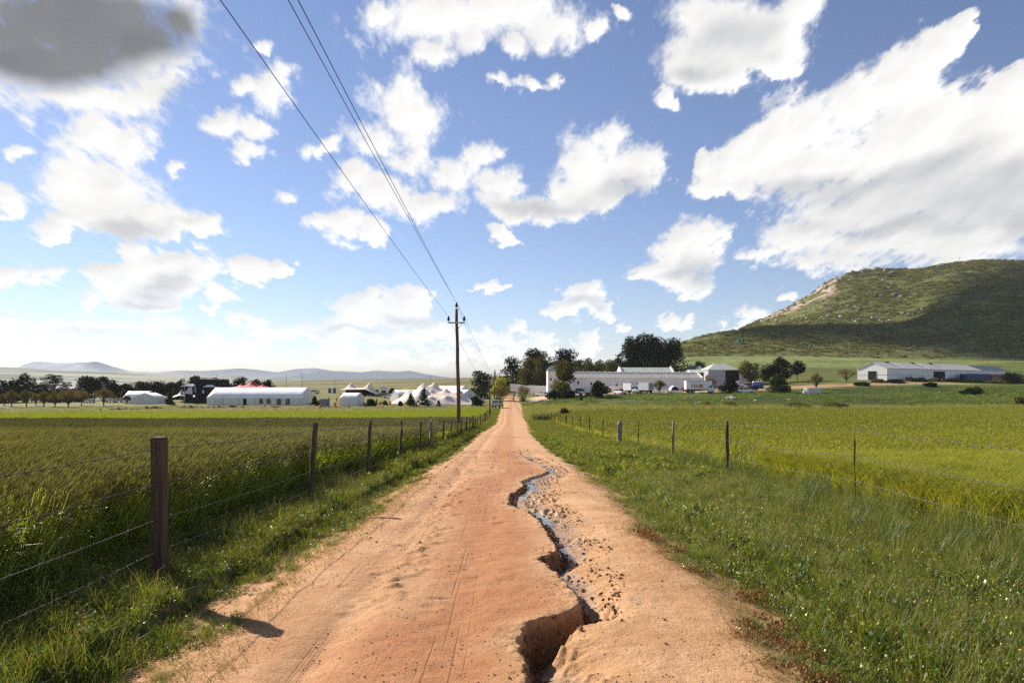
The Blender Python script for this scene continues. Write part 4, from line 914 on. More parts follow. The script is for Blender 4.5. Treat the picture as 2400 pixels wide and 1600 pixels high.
M['soil'] = pmat('turned brown soil', (.16, .085, .045), .95, .4, 2.5, (.28, .17, .08), bump=.8, bscale=6)
M['rock'] = pmat('pale granite', (.34, .30, .25), .9, .2, .8, (.48, .42, .35), bump=.6, bscale=3)

# ------------------------------------------------------------------ wire fences
def post_mb(X, Y, h, r, square=False, lean=(0, 0), sink=.35):
    z = gz(X, Y); mb = MB()
    if square:
        k = r; P = [(X - lean[0]*.3, Y, z - sink), (X, Y, z), (X + lean[0], Y + lean[1], z + h - .012), (X + lean[0], Y + lean[1], z + h)]
        V = []
        for i, p in enumerate(P):
            s = k * (1.0 if i < 2 else (.97 if i == 2 else .86))
            jit = .004 * math.sin(i * 3.1)
            V += [(p[0] - s + jit, p[1] - s, p[2]), (p[0] + s, p[1] - s + jit, p[2]), (p[0] + s - jit, p[1] + s, p[2]), (p[0] - s, p[1] + s, p[2] + (.006 if i == 3 else 0))]
        F = [(3, 2, 1, 0), (12, 13, 14, 15)] + [(i*4+j, i*4+(j+1) % 4, (i+1)*4+(j+1) % 4, (i+1)*4+j) for i in range(3) for j in range(4)]
        mb.add(V, F)
    else:
        n = 6; pts = []; rr = []
        for i in range(n + 1):
            t = i / n; pts.append((X + lean[0] * t + .008 * math.sin(i * 2.3 + X + Y), Y + lean[1] * t + .008 * math.cos(i * 1.7 + Y), z - sink + (h + sink) * t)); rr.append(r * (1.08 - .14 * t) * (1 + .05 * math.sin(i * 2.9 + Y)))
        pts.append((pts[-1][0], pts[-1][1], pts[-1][2] + .006)); rr.append(rr[-1] * .8)
        mb.tube(pts, rr, 9)
    return mb
def wire_strand(pts, r, barb_to=0):
    mb = MB(); P = []
    for (a, b) in zip(pts[:-1], pts[1:]):
        a, b = Vector(a), Vector(b); n = 6; sag = .006 * (b - a).length
        for i in range(n): t = i / n; q = a.lerp(b, t); q.z -= sag * 4 * t * (1 - t); P.append(q)
    P.append(Vector(pts[-1])); mb.tube(P, r, 5)
    for a, b in zip(P[:-1], P[1:]):
        d = (b - a); k = max(1, int(d.length / .13))
        for i in range(k):
            c = a + d * ((i + .5) / k)
            if c.y > barb_to: break
            for s in range(2):
                v = Vector((random.uniform(-1, 1), random.uniform(-.6, .6), random.uniform(-1, 1))).normalized() * .017
                mb.tube([c - v, c + v], [.0009, .0009] if s else [.0035, .0035], 4) if s else mb.tube([c - d.normalized() * .012, c + d.normalized() * .012], .0062, 5)
                if s: mb.tube([c - v * .9, c + v * .9], .0022, 4)
    return mb
def fence(name, label, posts, heights, y0, xf, group=None):
    f = empty(name, (posts[0][0], posts[0][1], gz(posts[0][0], posts[0][1]))); tag(f, label, 'wire fence', group)
    for (X, Y, h, r, kind, lean) in posts:
        part(post_mb(X, Y, h, r, kind == 's', lean), 'post', M['palewood'] if kind == 'p' else M['rust'] if kind == 'm' else M['wood'], f, kind != 's', world=True)
    for hh in heights:
        pts = [(xf(y0), y0, gz(xf(y0), y0) + hh)] + [(X + lean[0] * hh / h, Y + lean[1] * hh / h - r * .0, gz(X, Y) + min(hh, h - .03)) for (X, Y, h, r, k, lean) in posts]
        part(wire_strand(pts, .0034, 30), 'barbed_wire', M['wire'], f, True, world=True)
    return f
LP = [(-3.1, 6.0, 1.235, .052, 's', (0, 0)), (-3.07, 10.3, 1.245, .042, 'r', (.10, 0)), (-3.1, 14.5, 1.23, .042, 'r', (.09, 0)), (-3.12, 18.9, 1.2, .04, 'r', (.07, 0)), (-3.12, 23, 1.18, .035, 'r', (.05, 0)), (-3.1, 26.3, 1.17, .085, 'p', (-.03, 0)),
      (-3.1, 30.6, 1.2, .045, 'r', (.04, 0)), (-3.1, 35, 1.2, .03, 'r', (0, 0)), (-3.1, 38.8, 1.2, .03, 'r', (.02, 0)), (-3.1, 42.2, 1.2, .04, 'r', (0, 0)), (-3.1, 46.2, 1.22, .065, 'r', (.03, 0))]
LP += [(-3.1 - .05 * math.sin(i), 50.3 + 4.1 * i, 1.2 + .05 * math.sin(i * 2.1), .04 + .02 * (i % 3 == 1), 'r', (.05 * math.sin(i * 1.3), 0)) for i in range(11)]
fence('wire_fence', 'barbed wire fence with dark wooden posts left of the track, before the wheat', LP, (1.14, .84, .52, .24), 1.7, lambda y: -3.1)
RPX = lambda y: float(np.interp(y, [0, 72, 112], [4.93, 4.9, 2.9]))
RP = [(4.95, 9.86, 1.22, .0125, 'm', (0, 0)), (4.9, 15.5, 1.22, .042, 'r', (-.02, 0)), (4.93, 21, 1.22, .042, 'p', (.04, 0)), (4.95, 26.9, 1.2, .022, 'r', (.04, 0)), (4.95, 31.6, 1.16, .115, 'p', (.05, 0)), (4.95, 37.4, 1.22, .03, 'r', (.05, 0)),
      (4.95, 43.6, 1.22, .045, 'r', (0, 0)), (4.95, 49.7, 1.25, .04, 'r', (.03, 0)), (4.95, 56, 1.22, .035, 'r', (0, 0)), (4.95, 62.5, 1.2, .09, 'r', (0, 0))]
RP += [(RPX(68.5 + 3.6 * i), 68.5 + 3.6 * i, 1.25 + .08 * math.sin(i * 2.7), .035 + .02 * (i % 4 == 2), 'r', (.05 * math.sin(i * 1.9), 0)) for i in range(12)]
fence('wire_fence', 'barbed wire fence with thin uneven posts right of the track, before the grain', RP, (1.15, .78, .42), 1.6, RPX)

# ------------------------------------------------------------------ power poles and lines
def insulator(p, root, s=1.0):
    mb = MB(); x, y, z = p
    mb.tube([(x, y, z - .10), (x, y, z + .05)], .015 * s, 8)
    a = part(mb, 'insulator', M['ceramic'], root, True, world=True)
    m2 = MB()
    for k, (h, r) in enumerate([(.02, .085), (.09, .15), (.16, .11), (.24, .075)]):
        m2.tube([(x, y, z + h), (x, y, z + h + .03), (x, y, z + h + .06)], [r * s, r * .8 * s, .045 * s], 12)
    m2.tube([(x, y, z), (x, y, z + .33)], [.05 * s, .04 * s], 10)
    b = m2.build('disc', M['ceramic'], a, True)
    return (x, y, z + .31)
def power_pole(label, X, Y, h, arm, arm_drop, r0, r1, lean=0.0, ang=0.0):
    z = gz(X, Y); rt = empty('power_pole', (X, Y, z)); tag(rt, label, 'power pole', 'power poles along the track')
    n = 10; mb = MB()
    mb.tube([(X + lean * i / n + .015 * math.sin(i * 1.9), Y + .01 * math.cos(i * 2.3), z - .5 + (h + .5) * i / n) for i in range(n + 1)], [(r0 + (r1 - r0) * i / n) * (1 + .05 * (i % 3 == 0)) for i in range(n + 1)], 12)
    part(mb, 'pole', M['pole'], rt, True, world=True)
    xt = X + lean; za = z + h - arm_drop
    part(MB().box((xt, Y - r1 - .05, za), (arm, .06, .09)), 'crossarm', M['steel'], rt, world=True)
    part(MB().tube([(xt + .06, Y - r1 - .03, za - .5), (xt + arm * .32, Y - r1 - .05, za - .05)], .018, 6), 'brace', M['steel'], rt, True, world=True)
    tops = [insulator((xt - arm * .46, Y - r1 - .05, za + .12), rt), insulator((xt, Y, z + h + .10), rt), insulator((xt + arm * .46, Y - r1 - .05, za + .12), rt)]
    return tops
T1 = power_pole('tall dark power pole with crossarm behind the left fence, nearest and tallest', -3.46, 45, 8.35, 1.12, .93, .145, .095, -.2)
T2 = power_pole('second power pole down the track, at the end of the left fence', -3.35, 105, 6.15, 2.3, .7, .13, .09, -.2)
T3 = power_pole('far power pole in front of the yellow green willow', -4.4, 170, 8.2, 1.6, .8, .14, .10, 0)
def line3(a, z11, label, x11=None):
    """cable running over the camera: from the insulator a through height z11 (above datum) at Y = 10.5"""
    mb = MB(); P = []
    A = np.array([[45.0**2, 45, 1], [10.5**2, 10.5, 1], [2*45.0, 1, 0]]); k = (a[2] - z11) / 34.5
    co = np.linalg.solve(A, [a[2], z11, k * .62]); x1 = a[0] if x11 is None else x11
    for i in range(40):
        y = 45 - 80 * i / 39; x = a[0] + (x1 - a[0]) * (45 - y) / 34.5; P.append((x, y, co[0] * y * y + co[1] * y + co[2]))
    mb.tube(P, .0085, 6); o = mb.build('power_line', M['cable'], None, True); tag(o, label, 'power line', 'power lines overhead'); return o
line3(T1[0], 5.62 + CAMZ + .05, 'outer left overhead cable running towards the viewer from the near pole', -692 / 903 * 5.62 )
line3(T1[1], 6.08 + CAMZ, 'overhead cable from the top insulator of the near pole', -524 / 903 * 6.08)
line3(T1[2], 5.72 + CAMZ, 'overhead cable from the right end of the near crossarm', -503 / 903 * 5.72)
for i, (a, b, lb) in enumerate([(T1[0], T2[0], 'left'), (T1[1], T2[1], 'middle'), (T1[2], T2[2], 'right')]):
    P = [(a[0] + (b[0] - a[0]) * t, a[1] + (b[1] - a[1]) * t, a[2] + (b[2] - a[2]) * t - 1.2 * 4 * t * (1 - t) * .5) for t in np.linspace(0, 1, 20)]
    o = MB().tube(P, .010, 5).build('power_line', M['cable'], None, True); tag(o, 'thin sagging %s cable between the near and the second power pole' % lb, 'power line', 'power lines between the poles')

# ------------------------------------------------------------------ trees and bushes
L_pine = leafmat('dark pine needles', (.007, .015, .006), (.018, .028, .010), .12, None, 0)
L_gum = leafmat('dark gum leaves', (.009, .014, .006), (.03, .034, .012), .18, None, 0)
L_gumw = leafmat('golden brown gum leaves', (.06, .055, .016), (.15, .125, .03), .3)
L_olive = leafmat('olive shrub leaves', (.07, .075, .02), (.15, .14, .04), .3)
L_will = leafmat('yellow green willow leaves', (.25, .27, .04), (.38, .38, .07), .45)
L_bare = leafmat('brown spring twigs with buds', (.13, .09, .035), (.24, .18, .06), .3)
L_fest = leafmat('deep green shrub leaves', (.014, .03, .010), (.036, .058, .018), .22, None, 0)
M['bark'] = pmat('grey brown bark', (.10, .075, .05), .95, .35, 3, bump=.5, bscale=8)
M['twig'] = pmat('brown twigs', (.13, .085, .05), .9, .3, 3)
def leaf_cloud(rg, lobes, n, size, flat=.0):
    V = []; tot = sum(l[3] * l[4] * l[5] for l in lobes) ; Vs = []
    for (cx, cy, cz, rx, ry, rz) in lobes:
        k = max(20, int(n * (rx * ry * rz) ** .67 / sum((l[3] * l[4] * l[5]) ** .67 for l in lobes)))
        d = rg.normal(size=(k, 3)); d /= np.linalg.norm(d, axis=1)[:, None]; q = rg.uniform(.55, 1.05, k)[:, None] ** .8
        P = np.array([cx, cy, cz]) + d * q * np.array([rx, ry, rz]) * (1 + .22 * np.sin(d[:, 0:1] * 7 + cx) * np.cos(d[:, 2:3] * 6 + cz))
        a = rg.normal(size=(k, 3)); a /= np.linalg.norm(a, axis=1)[:, None]; b = np.cross(a, rg.normal(size=(k, 3))); b /= np.linalg.norm(b, axis=1)[:, None]
        if flat: a[:, 2] *= 1 - flat; b[:, 2] *= 1 - flat
        s = size * rg.uniform(.5, 1.3, k)[:, None]
        Vs.append(np.stack([P - a * s - b * s * .5, P + a * s * .2 - b * s * .6, P + a * s + b * s * .4, P - a * s * .3 + b * s * .6], 1))
    V = np.concatenate(Vs); return V.reshape(-1, 3), np.arange(len(V) * 4).reshape(-1, 4)
def limbs(rg, mb, h0, targets, r, base=(0, 0, -.4), crook=.15):
    top = Vector((rg.uniform(-.1, .1) * h0, rg.uniform(-.1, .1) * h0, h0))
    mb.tube([base, tuple(Vector(base).lerp(top, .5) + Vector((rg.uniform(-1, 1), rg.uniform(-1, 1), 0)) * h0 * .05), top], [r, r * .8, r * .65], 8)
    for t in targets:
        t = Vector(t); m = top.lerp(t, .5) + Vector((0, 0, -(t - top).length * crook)); mb.tube([top - Vector((0, 0, r)), m, t], [r * .5, r * .32, r * .08], 6)
def tree(name, label, px, Y, h, wd, style, mat, seed, trunk=None, n=None, group=None, cat='tree', dz=0.0):
    rg = np.random.default_rng(seed); X, Y, Z = spot(px, Y, dz)
    rt = empty(name, (X, Y, Z)); tag(rt, label, cat, group)
    mb = MB(); R_ = wd / 2; lobes = []
    if style in ('broad', 'gum', 'bush', 'willow'):
        th = {'broad': .28, 'gum': .30, 'bush': .04, 'willow': .18}[style] * h if trunk is None else trunk * h
        ch = h - th; k = {'broad': 18, 'gum': 30, 'bush': 11, 'willow': 14}[style]
        for i in range(k):
            a = rg.uniform(0, 6.28); u = rg.uniform(0, 1) ** .6; zz = rg.uniform(.0, 1)
            prof = math.sqrt(max(.08, 1 - (2 * zz - .85) ** 2 / 1.5)) if style != 'bush' else math.sqrt(max(.1, 1 - zz ** 2))
            rr = R_ * .78 * u * prof; lr = R_ * rg.uniform(.26, .42) * (1.0 if style != 'gum' else .82)
            lobes.append((rr * math.cos(a), rr * math.sin(a), th + ch * (.06 + .82 * zz), lr, lr, min(lr * .85, ch * .32)))
        lobes.append((0, 0, th + ch * .45, R_ * .55, R_ * .55, ch * .38))
        zt = max(l[2] + l[5] for l in lobes); sc = h / zt; xm = max(math.hypot(l[0], l[1]) + l[3] * .8 for l in lobes); sx = R_ / xm
        lobes = [(a * sx, b * sx, c * sc, d * sx * 1.12, e * sx * 1.12, f * sc) for a, b, c, d, e, f in lobes]
        limbs(rg, mb, max(th * .9, .3), [(l[0], l[1], l[2]) for l in lobes[:-1:2]], max(.05, .028 * h))
        size = .05 * wd ** .5 * (1.25 if style != 'bush' else .9) + .10
        V, F = leaf_cloud(rg, lobes, n or int(900 + 60 * wd * h ** .5), size)
    elif style == 'umbrella':
        for i in range(20):
            a = rg.uniform(0, 6.28); u = rg.uniform(.15, 1); lobes.append((R_ * .85 * u * math.cos(a), R_ * .85 * u * math.sin(a), h * (.93 - .30 * u ** 1.6 - rg.uniform(0, .22)), R_ * .24, R_ * .24, h * .055))
        limbs(rg, mb, h * .42, [(l[0], l[1], l[2]) for l in lobes[::2]], .035 * h, crook=.05); V, F = leaf_cloud(rg, lobes, n or 2600, .33, .5)
    elif style == 'cypress':
        for i in range(22):
            t = i / 21; a = i * 2.4; r = R_ * (.95 * (1 - t) ** .7 + .06) * (.75 + .5 * rg.uniform()); lobes.append((r * .55 * math.cos(a), r * .55 * math.sin(a), h * (.12 + .84 * t), max(.12, r * .55), max(.12, r * .55), h * .055 + r * .10))
        mb.tube([(0, 0, -.3), (0, 0, h * .9)], [.02 * h, .004 * h], 7); V, F = leaf_cloud(rg, lobes, n or 1500, .10 + .025 * wd, .2)
    else:   # twiggy: many rising twigs with a veil of buds
        k = 46; E = []
        for i in range(k):
            a = rg.uniform(0, 6.28); u = rg.uniform(.0, 1) ** .6; zt = h * (1 - .35 * u ** 2) * rg.uniform(.8, 1.0); e = Vector((R_ * u * math.cos(a), R_ * u * math.sin(a), zt)); s = Vector((.12 * math.cos(a), .12 * math.sin(a), -.2)) * (1 if style == 'bare' else 3)
            b0 = Vector((0, 0, h * (.16 if style == 'bare' else .0))); m1 = b0.lerp(e, .45) + Vector((rg.uniform(-.1, .1), rg.uniform(-.1, .1), h * .04))
            mb.tube([s if style != 'bare' else b0, m1, e], [.035 + .004 * h, .022, .008], 4, caps=False)
            for j in range(3):
                q = m1.lerp(e, rg.uniform(0, .7)); mb.tube([q, q + Vector((rg.uniform(-1, 1) * R_ * .25, rg.uniform(-1, 1) * R_ * .25, rg.uniform(.1, .25) * h))], [.016, .006], 4, caps=False)
            for t in (.6, .8, 1.0): c = m1.lerp(e, t); E.append((c.x, c.y, c.z, R_ * .17, R_ * .17, h * .09))
        if style == 'bare': mb.tube([(0, 0, -.3), (0, 0, h * .2)], [.05 * h ** .8, .04 * h ** .8], 8)
        V, F = leaf_cloud(rg, E, n or 1700, .085)
    part(mb, 'trunk' if style != 'twiggy' else 'stems', M['bark'] if style not in ('bare', 'twiggy') else M['twig'], rt, True)
    me = np_mesh('crown', V, F); link('crown', me, mat, rt)
    return rt
def twin(src, label, px, Y, s=1.0, rz=0.0, dz=0.0):
    r = copy_tree(src); X, Y, Z = spot(px, Y, dz); r.location = (X, Y, Z); r.scale = (s, s, s) if not isinstance(s, tuple) else s; r.rotation_euler = (0, 0, rz); r['label'] = label; return r
def vh(px, vtop, Y):   # height of something whose top shows at vtop
    X = (px - CX) / FPX * Y; return max(1.3, (HZ - vtop) / FPX * Y + CAMZ - gz(X, Y))
def treev(name, label, px, vtop, wpx, Y, style, mat, seed, **k):
    return tree(name, label, px, Y, vh(px, vtop, Y), wpx * Y / FPX * (1.22 if style in ('broad', 'bush') else 1.25 if style == 'gum' else 1.0), style, mat, seed, **k)
g1 = 'dark trees behind the festival ground'
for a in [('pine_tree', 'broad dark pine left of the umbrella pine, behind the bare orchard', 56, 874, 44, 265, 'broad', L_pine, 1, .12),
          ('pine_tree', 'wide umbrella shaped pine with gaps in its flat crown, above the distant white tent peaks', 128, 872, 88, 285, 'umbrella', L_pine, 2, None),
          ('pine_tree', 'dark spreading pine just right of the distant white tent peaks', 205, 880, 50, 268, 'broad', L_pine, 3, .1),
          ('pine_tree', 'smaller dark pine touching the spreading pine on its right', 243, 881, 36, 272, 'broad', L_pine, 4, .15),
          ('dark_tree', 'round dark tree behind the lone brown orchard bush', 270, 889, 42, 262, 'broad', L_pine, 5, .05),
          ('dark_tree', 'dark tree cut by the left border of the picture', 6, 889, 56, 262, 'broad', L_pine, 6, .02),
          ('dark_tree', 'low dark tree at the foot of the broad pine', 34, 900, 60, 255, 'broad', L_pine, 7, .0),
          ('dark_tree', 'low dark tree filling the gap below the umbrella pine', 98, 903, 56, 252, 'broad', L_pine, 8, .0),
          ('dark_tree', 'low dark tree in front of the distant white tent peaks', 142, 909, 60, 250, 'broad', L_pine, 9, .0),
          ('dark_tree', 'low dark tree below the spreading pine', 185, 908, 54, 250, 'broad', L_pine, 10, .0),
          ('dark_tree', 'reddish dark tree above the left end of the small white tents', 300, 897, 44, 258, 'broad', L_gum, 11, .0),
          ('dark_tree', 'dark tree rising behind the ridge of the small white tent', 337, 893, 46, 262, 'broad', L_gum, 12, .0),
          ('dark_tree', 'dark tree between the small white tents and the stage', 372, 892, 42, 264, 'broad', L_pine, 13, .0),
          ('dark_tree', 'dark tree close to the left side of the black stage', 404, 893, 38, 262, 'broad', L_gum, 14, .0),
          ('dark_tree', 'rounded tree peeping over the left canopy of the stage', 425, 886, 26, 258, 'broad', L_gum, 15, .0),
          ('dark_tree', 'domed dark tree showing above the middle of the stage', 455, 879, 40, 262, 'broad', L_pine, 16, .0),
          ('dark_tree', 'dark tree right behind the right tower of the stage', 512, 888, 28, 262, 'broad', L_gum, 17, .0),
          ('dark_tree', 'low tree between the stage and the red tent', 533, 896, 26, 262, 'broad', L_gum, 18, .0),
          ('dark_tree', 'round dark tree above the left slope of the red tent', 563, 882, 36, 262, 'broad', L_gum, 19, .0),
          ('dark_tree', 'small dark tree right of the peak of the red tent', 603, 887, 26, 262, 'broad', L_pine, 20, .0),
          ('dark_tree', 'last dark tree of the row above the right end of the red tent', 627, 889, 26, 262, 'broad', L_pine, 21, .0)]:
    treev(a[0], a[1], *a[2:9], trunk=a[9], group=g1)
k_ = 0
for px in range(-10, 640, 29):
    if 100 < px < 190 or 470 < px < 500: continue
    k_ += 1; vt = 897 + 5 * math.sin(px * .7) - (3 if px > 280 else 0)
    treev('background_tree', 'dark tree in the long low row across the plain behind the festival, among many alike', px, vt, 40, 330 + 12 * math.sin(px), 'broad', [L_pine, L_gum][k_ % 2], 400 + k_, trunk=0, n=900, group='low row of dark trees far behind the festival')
g2 = 'bare bushes of the orchard'
for (px, vt, wp, Y, sd, st, lb, mt) in [(27, 913, 30, 208, 31, 'bare', 'brown bare bush at the left border of the orchard', L_bare), (62, 913, 38, 202, 32, 'bare', 'greenish bare bush, the second trunk from the left in the orchard', L_olive), (84, 921, 22, 212, 33, 'bare', 'small brown bush between two larger ones on the left of the orchard', L_bare),
    (103, 915, 30, 198, 34, 'bare', 'slim bare bush standing left of the pale stemmed one', L_olive), (129, 917, 36, 194, 35, 'bare', 'bush with pale forked stems in front of the orchard row', L_olive), (160, 911, 52, 188, 36, 'bare', 'largest brown bush of the orchard with several trunks', L_bare),
    (191, 912, 34, 206, 37, 'bare', 'brown bush right behind the largest one', L_bare), (243, 909, 46, 198, 38, 'bare', 'lone rounded golden brown bush with a single trunk and a shadow below', L_bare), (297, 926, 18, 214, 39, 'bare', 'tiny bare sapling left of the small white tents', L_bare), (10, 921, 24, 214, 40, 'bare', 'faint bare bush in the corner of the orchard next to the border', L_olive)]:
    treev('orchard_bush', lb, px, vt, wp, Y, st, mt, sd, group=g2, cat='bush', n=2300)
# festival shrubs
treev('conifer', 'pointed dark conifer in front of the stretch tent, left of the taller one', 963, 921, 26, 181, 'cypress', L_fest, 51, group='young conifers before the stretch tent')
treev('conifer', 'tallest pointed conifer in the middle before the stretch tent', 994, 908, 29, 179, 'cypress', L_fest, 52, group='young conifers before the stretch tent')
treev('conifer', 'thin sparse little conifer right of the tallest one', 1028, 937, 14, 179, 'cypress', L_fest, 53, n=260, group='young conifers before the stretch tent')
treev('round_bush', 'small round dark bush left of the conifers', 938, 940, 13, 185, 'bush', L_fest, 54, cat='bush')
treev('round_bush', 'dense dark bush between the near power pole and the parked pickup', 1118, 926, 27, 168, 'bush', L_fest, 55, cat='bush')
treev('columnar_bush', 'narrow dark cypress at the right corner of the long white marquee', 738, 926, 20, 192, 'cypress', L_fest, 56, cat='bush')
treev('round_bush', 'dark loose bush leaning on the small white marquee', 869, 934, 26, 183, 'bush', L_fest, 57, cat='bush')
treev('round_bush', 'tiny bush in the grass left of the stretch tent wing', 902, 940, 14, 190, 'bush', L_olive, 58, cat='bush')
treev('columnar_bush', 'dark pointed bush between the small white tents and the stage', 398, 919, 24, 200, 'cypress', L_fest, 59, cat='bush')
# around the bend and the farm
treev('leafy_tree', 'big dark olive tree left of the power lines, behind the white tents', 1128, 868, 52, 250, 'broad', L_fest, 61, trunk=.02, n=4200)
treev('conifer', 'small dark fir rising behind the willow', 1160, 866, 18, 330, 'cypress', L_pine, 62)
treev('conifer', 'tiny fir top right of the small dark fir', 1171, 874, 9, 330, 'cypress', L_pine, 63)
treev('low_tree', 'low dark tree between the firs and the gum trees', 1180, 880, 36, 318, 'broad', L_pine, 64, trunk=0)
treev('willow_tree', 'bright yellow green willow bush beside the track', 1174, 884, 52, 220, 'willow', L_will, 65, trunk=.22, n=2600)
treev('twiggy_bush', 'brown twiggy bush at the foot of the willow', 1166, 905, 44, 214, 'twiggy', L_bare, 66, n=1500, cat='bush')
treev('twiggy_bush', 'brown and green twiggy bush right of the track beside the silver van', 1226, 901, 40, 212, 'twiggy', L_bare, 67, n=2400, cat='bush')
gg = 'gum trees left of the long farm building'
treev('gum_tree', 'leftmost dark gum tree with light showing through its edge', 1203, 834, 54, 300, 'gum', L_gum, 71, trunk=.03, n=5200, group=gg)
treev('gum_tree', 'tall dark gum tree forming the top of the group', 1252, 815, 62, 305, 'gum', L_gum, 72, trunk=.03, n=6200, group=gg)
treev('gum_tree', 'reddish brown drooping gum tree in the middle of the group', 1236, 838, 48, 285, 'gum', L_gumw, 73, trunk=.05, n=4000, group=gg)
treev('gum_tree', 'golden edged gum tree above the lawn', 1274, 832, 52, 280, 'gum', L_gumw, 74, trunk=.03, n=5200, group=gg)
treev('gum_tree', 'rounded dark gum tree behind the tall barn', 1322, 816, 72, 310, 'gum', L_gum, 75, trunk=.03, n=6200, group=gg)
treev('gum_tree', 'golden brown gum tree with pale trunk growing in front of the tall barn', 1322, 842, 54, 207, 'gum', L_gumw, 76, trunk=.33, n=4200)
treev('shrub', 'olive shrub at the foot of the golden brown gum tree', 1316, 891, 56, 200, 'bush', L_olive, 77, n=3000, cat='bush')
treev('shrub', 'low dark hedge along the edge of the farm yard', 1300, 914, 36, 198, 'bush', L_fest, 78, cat='bush')
treev('shrub', 'low dark hedge piece right below the golden brown gum', 1334, 915, 30, 198, 'bush', L_fest, 79, cat='bush')
gb = 'trees behind the long farm building'
for i, (px, vt, wp, mt, lb) in enumerate([(1358, 842, 44, L_olive, 'olive tree behind the left part of the long roof, next to the rounded gum'), (1378, 838, 34, L_olive, 'taller pale topped tree behind the long roof'), (1402, 843, 38, L_olive, 'green tree behind the long roof between the pale topped tree and the saddle roof'), (1428, 841, 38, L_olive, 'tree behind the left gable of the saddle roof'), (1446, 838, 22, L_gum, 'slender dark tree touching the big gum on its left'), (1462, 852, 40, L_olive, 'low olive tree at the foot of the big gum'), (1350, 852, 30, L_fest, 'low green tree in the shade of the rounded gum'), (1415, 855, 50, L_fest, 'low dark green tree showing just over the long roof')]):
    treev('leafy_tree', lb, px, vt, wp, 285 + 4 * i, 'broad', mt, 81 + i, trunk=0, n=2200, group=gb)
treev('gum_tree', 'huge dark spreading gum tree above the saddle roofed building', 1518, 779, 118, 300, 'gum', L_gum, 91, trunk=.02, n=11000, group='big gum behind the farm')
treev('gum_tree', 'right half of the huge gum clump, leaning over the white cottage', 1562, 792, 82, 296, 'gum', L_gum, 92, trunk=.05, n=6500, group='big gum behind the farm')
treev('gum_tree', 'left half of the huge gum clump with gaps of sky', 1478, 786, 60, 302, 'gum', L_gum, 93, trunk=.12, n=4400, group='big gum behind the farm')
treev('round_bush', 'dark round bush with an olive top in the yard before the long building', 1403, 893, 38, 186, 'bush', L_fest, 94, n=2400, cat='bush')
treev('shrub', 'olive bush just behind the dark round bush, against the white wall', 1408, 891, 42, 190, 'bush', L_olive, 95, n=2400, cat='bush')
treev('shrub', 'olive rounded shrub between the grey box truck and the red car', 1545, 890, 32, 202, 'bare', L_olive, 96, n=2600, cat='bush')
treev('conifer', 'dark small tree between the cottage and the grey shed', 1642, 845, 32, 300, 'broad', L_fest, 97, trunk=.02)
treev('twiggy_bush', 'bare purplish bush against the grey shed', 1664, 881, 30, 222, 'twiggy', L_bare, 98, n=700, cat='bush')
treev('leafy_tree', 'sparse brown green tree right of the grey shed', 1759, 843, 56, 248, 'gum', L_olive, 99, trunk=.15, n=2600)
treev('dark_tree', 'small dark tree in the pasture left of the tall one', 1797, 852, 32, 252, 'broad', L_fest, 100, trunk=.1)
treev('dark_tree', 'tall dark double crowned tree in the pasture', 1829, 834, 44, 250, 'gum', L_gum, 101, trunk=.08, n=3200)
treev('dark_tree', 'slender dark tree with two heads on a forked trunk, right of the tall one', 1869, 844, 32, 252, 'gum', L_gum, 102, trunk=.35, n=1800)
treev('round_bush', 'dark spreading bush right of the truck with lettering', 1714, 883, 46, 198, 'bush', L_gum, 103, n=2600, cat='bush')
treev('round_bush', 'large dark bush in front of the tall pasture tree', 1827, 881, 52, 196, 'bush', L_fest, 104, n=3000, cat='bush')
treev('bare_tree', 'small bare tree standing above the round water reservoir', 1913, 873, 30, 205, 'bare', L_bare, 105, n=900)
treev('bare_tree', 'wide brown bare tree left of the white warehouse', 1984, 862, 48, 232, 'bare', L_bare, 106, n=2400)
gw = 'bushes before the white warehouse'
for i, (px, vt, wp, Y, lb) in enumerate([(2019, 898, 34, 214, 'low dark bush below the left corner of the warehouse'), (2056, 890, 34, 226, 'low bush at the front corner of the warehouse'), (2100, 894, 44, 222, 'low bush under the plain wall of the warehouse'), (2150, 893, 40, 230, 'low bush before the red tractor'), (2188, 893, 40, 236, 'low bush below the large side door'), (2232, 895, 46, 240, 'low bush left of the blue container'), (2276, 896, 46, 240, 'low bush before the blue container'), (2326, 896, 50, 240, 'low bush before the rusty container'), (2376, 872, 60, 245, 'dark tree closing the view right of the containers'), (2276, 906, 50, 165, 'brownish bush standing alone in the pasture under the containers'), (2392, 928, 34, 118, 'dark bush at the right border behind the grain field'), (2180, 906, 30, 200, 'small bush in the pasture below the warehouse')]):
    treev('low_bush', lb, px, vt, wp, Y, 'bush', [L_fest, L_olive, L_gum][i % 3] if i != 8 else L_gum, 110 + i, group=gw, cat='bush')
gr = 'grey bushes among the reeds'
for i, (px, vt, wp, Y, lb) in enumerate([(1660, 944, 40, 118, 'dark grey bush in the reeds, left one of a pair'), (1712, 944, 40, 117, 'dark grey bush in the reeds, right one of a pair'), (1868, 943, 56, 112, 'pale dry bush standing in the reeds'), (1956, 946, 60, 110, 'low dry bush at the edge of the grain'), (1322, 962, 22, 100, 'tangled dark bush beside the bend')]):
    treev('reed_bush', lb, px, vt, wp, Y, 'twiggy', L_olive, 130 + i, group=gr, cat='bush', n=1500)
treev('green_sapling', 'tiny sprouting tree right of the near dark round bush in the yard field', 1362, 926, 10, 178, 'cypress', L_fest, 140, n=200, cat='bush')
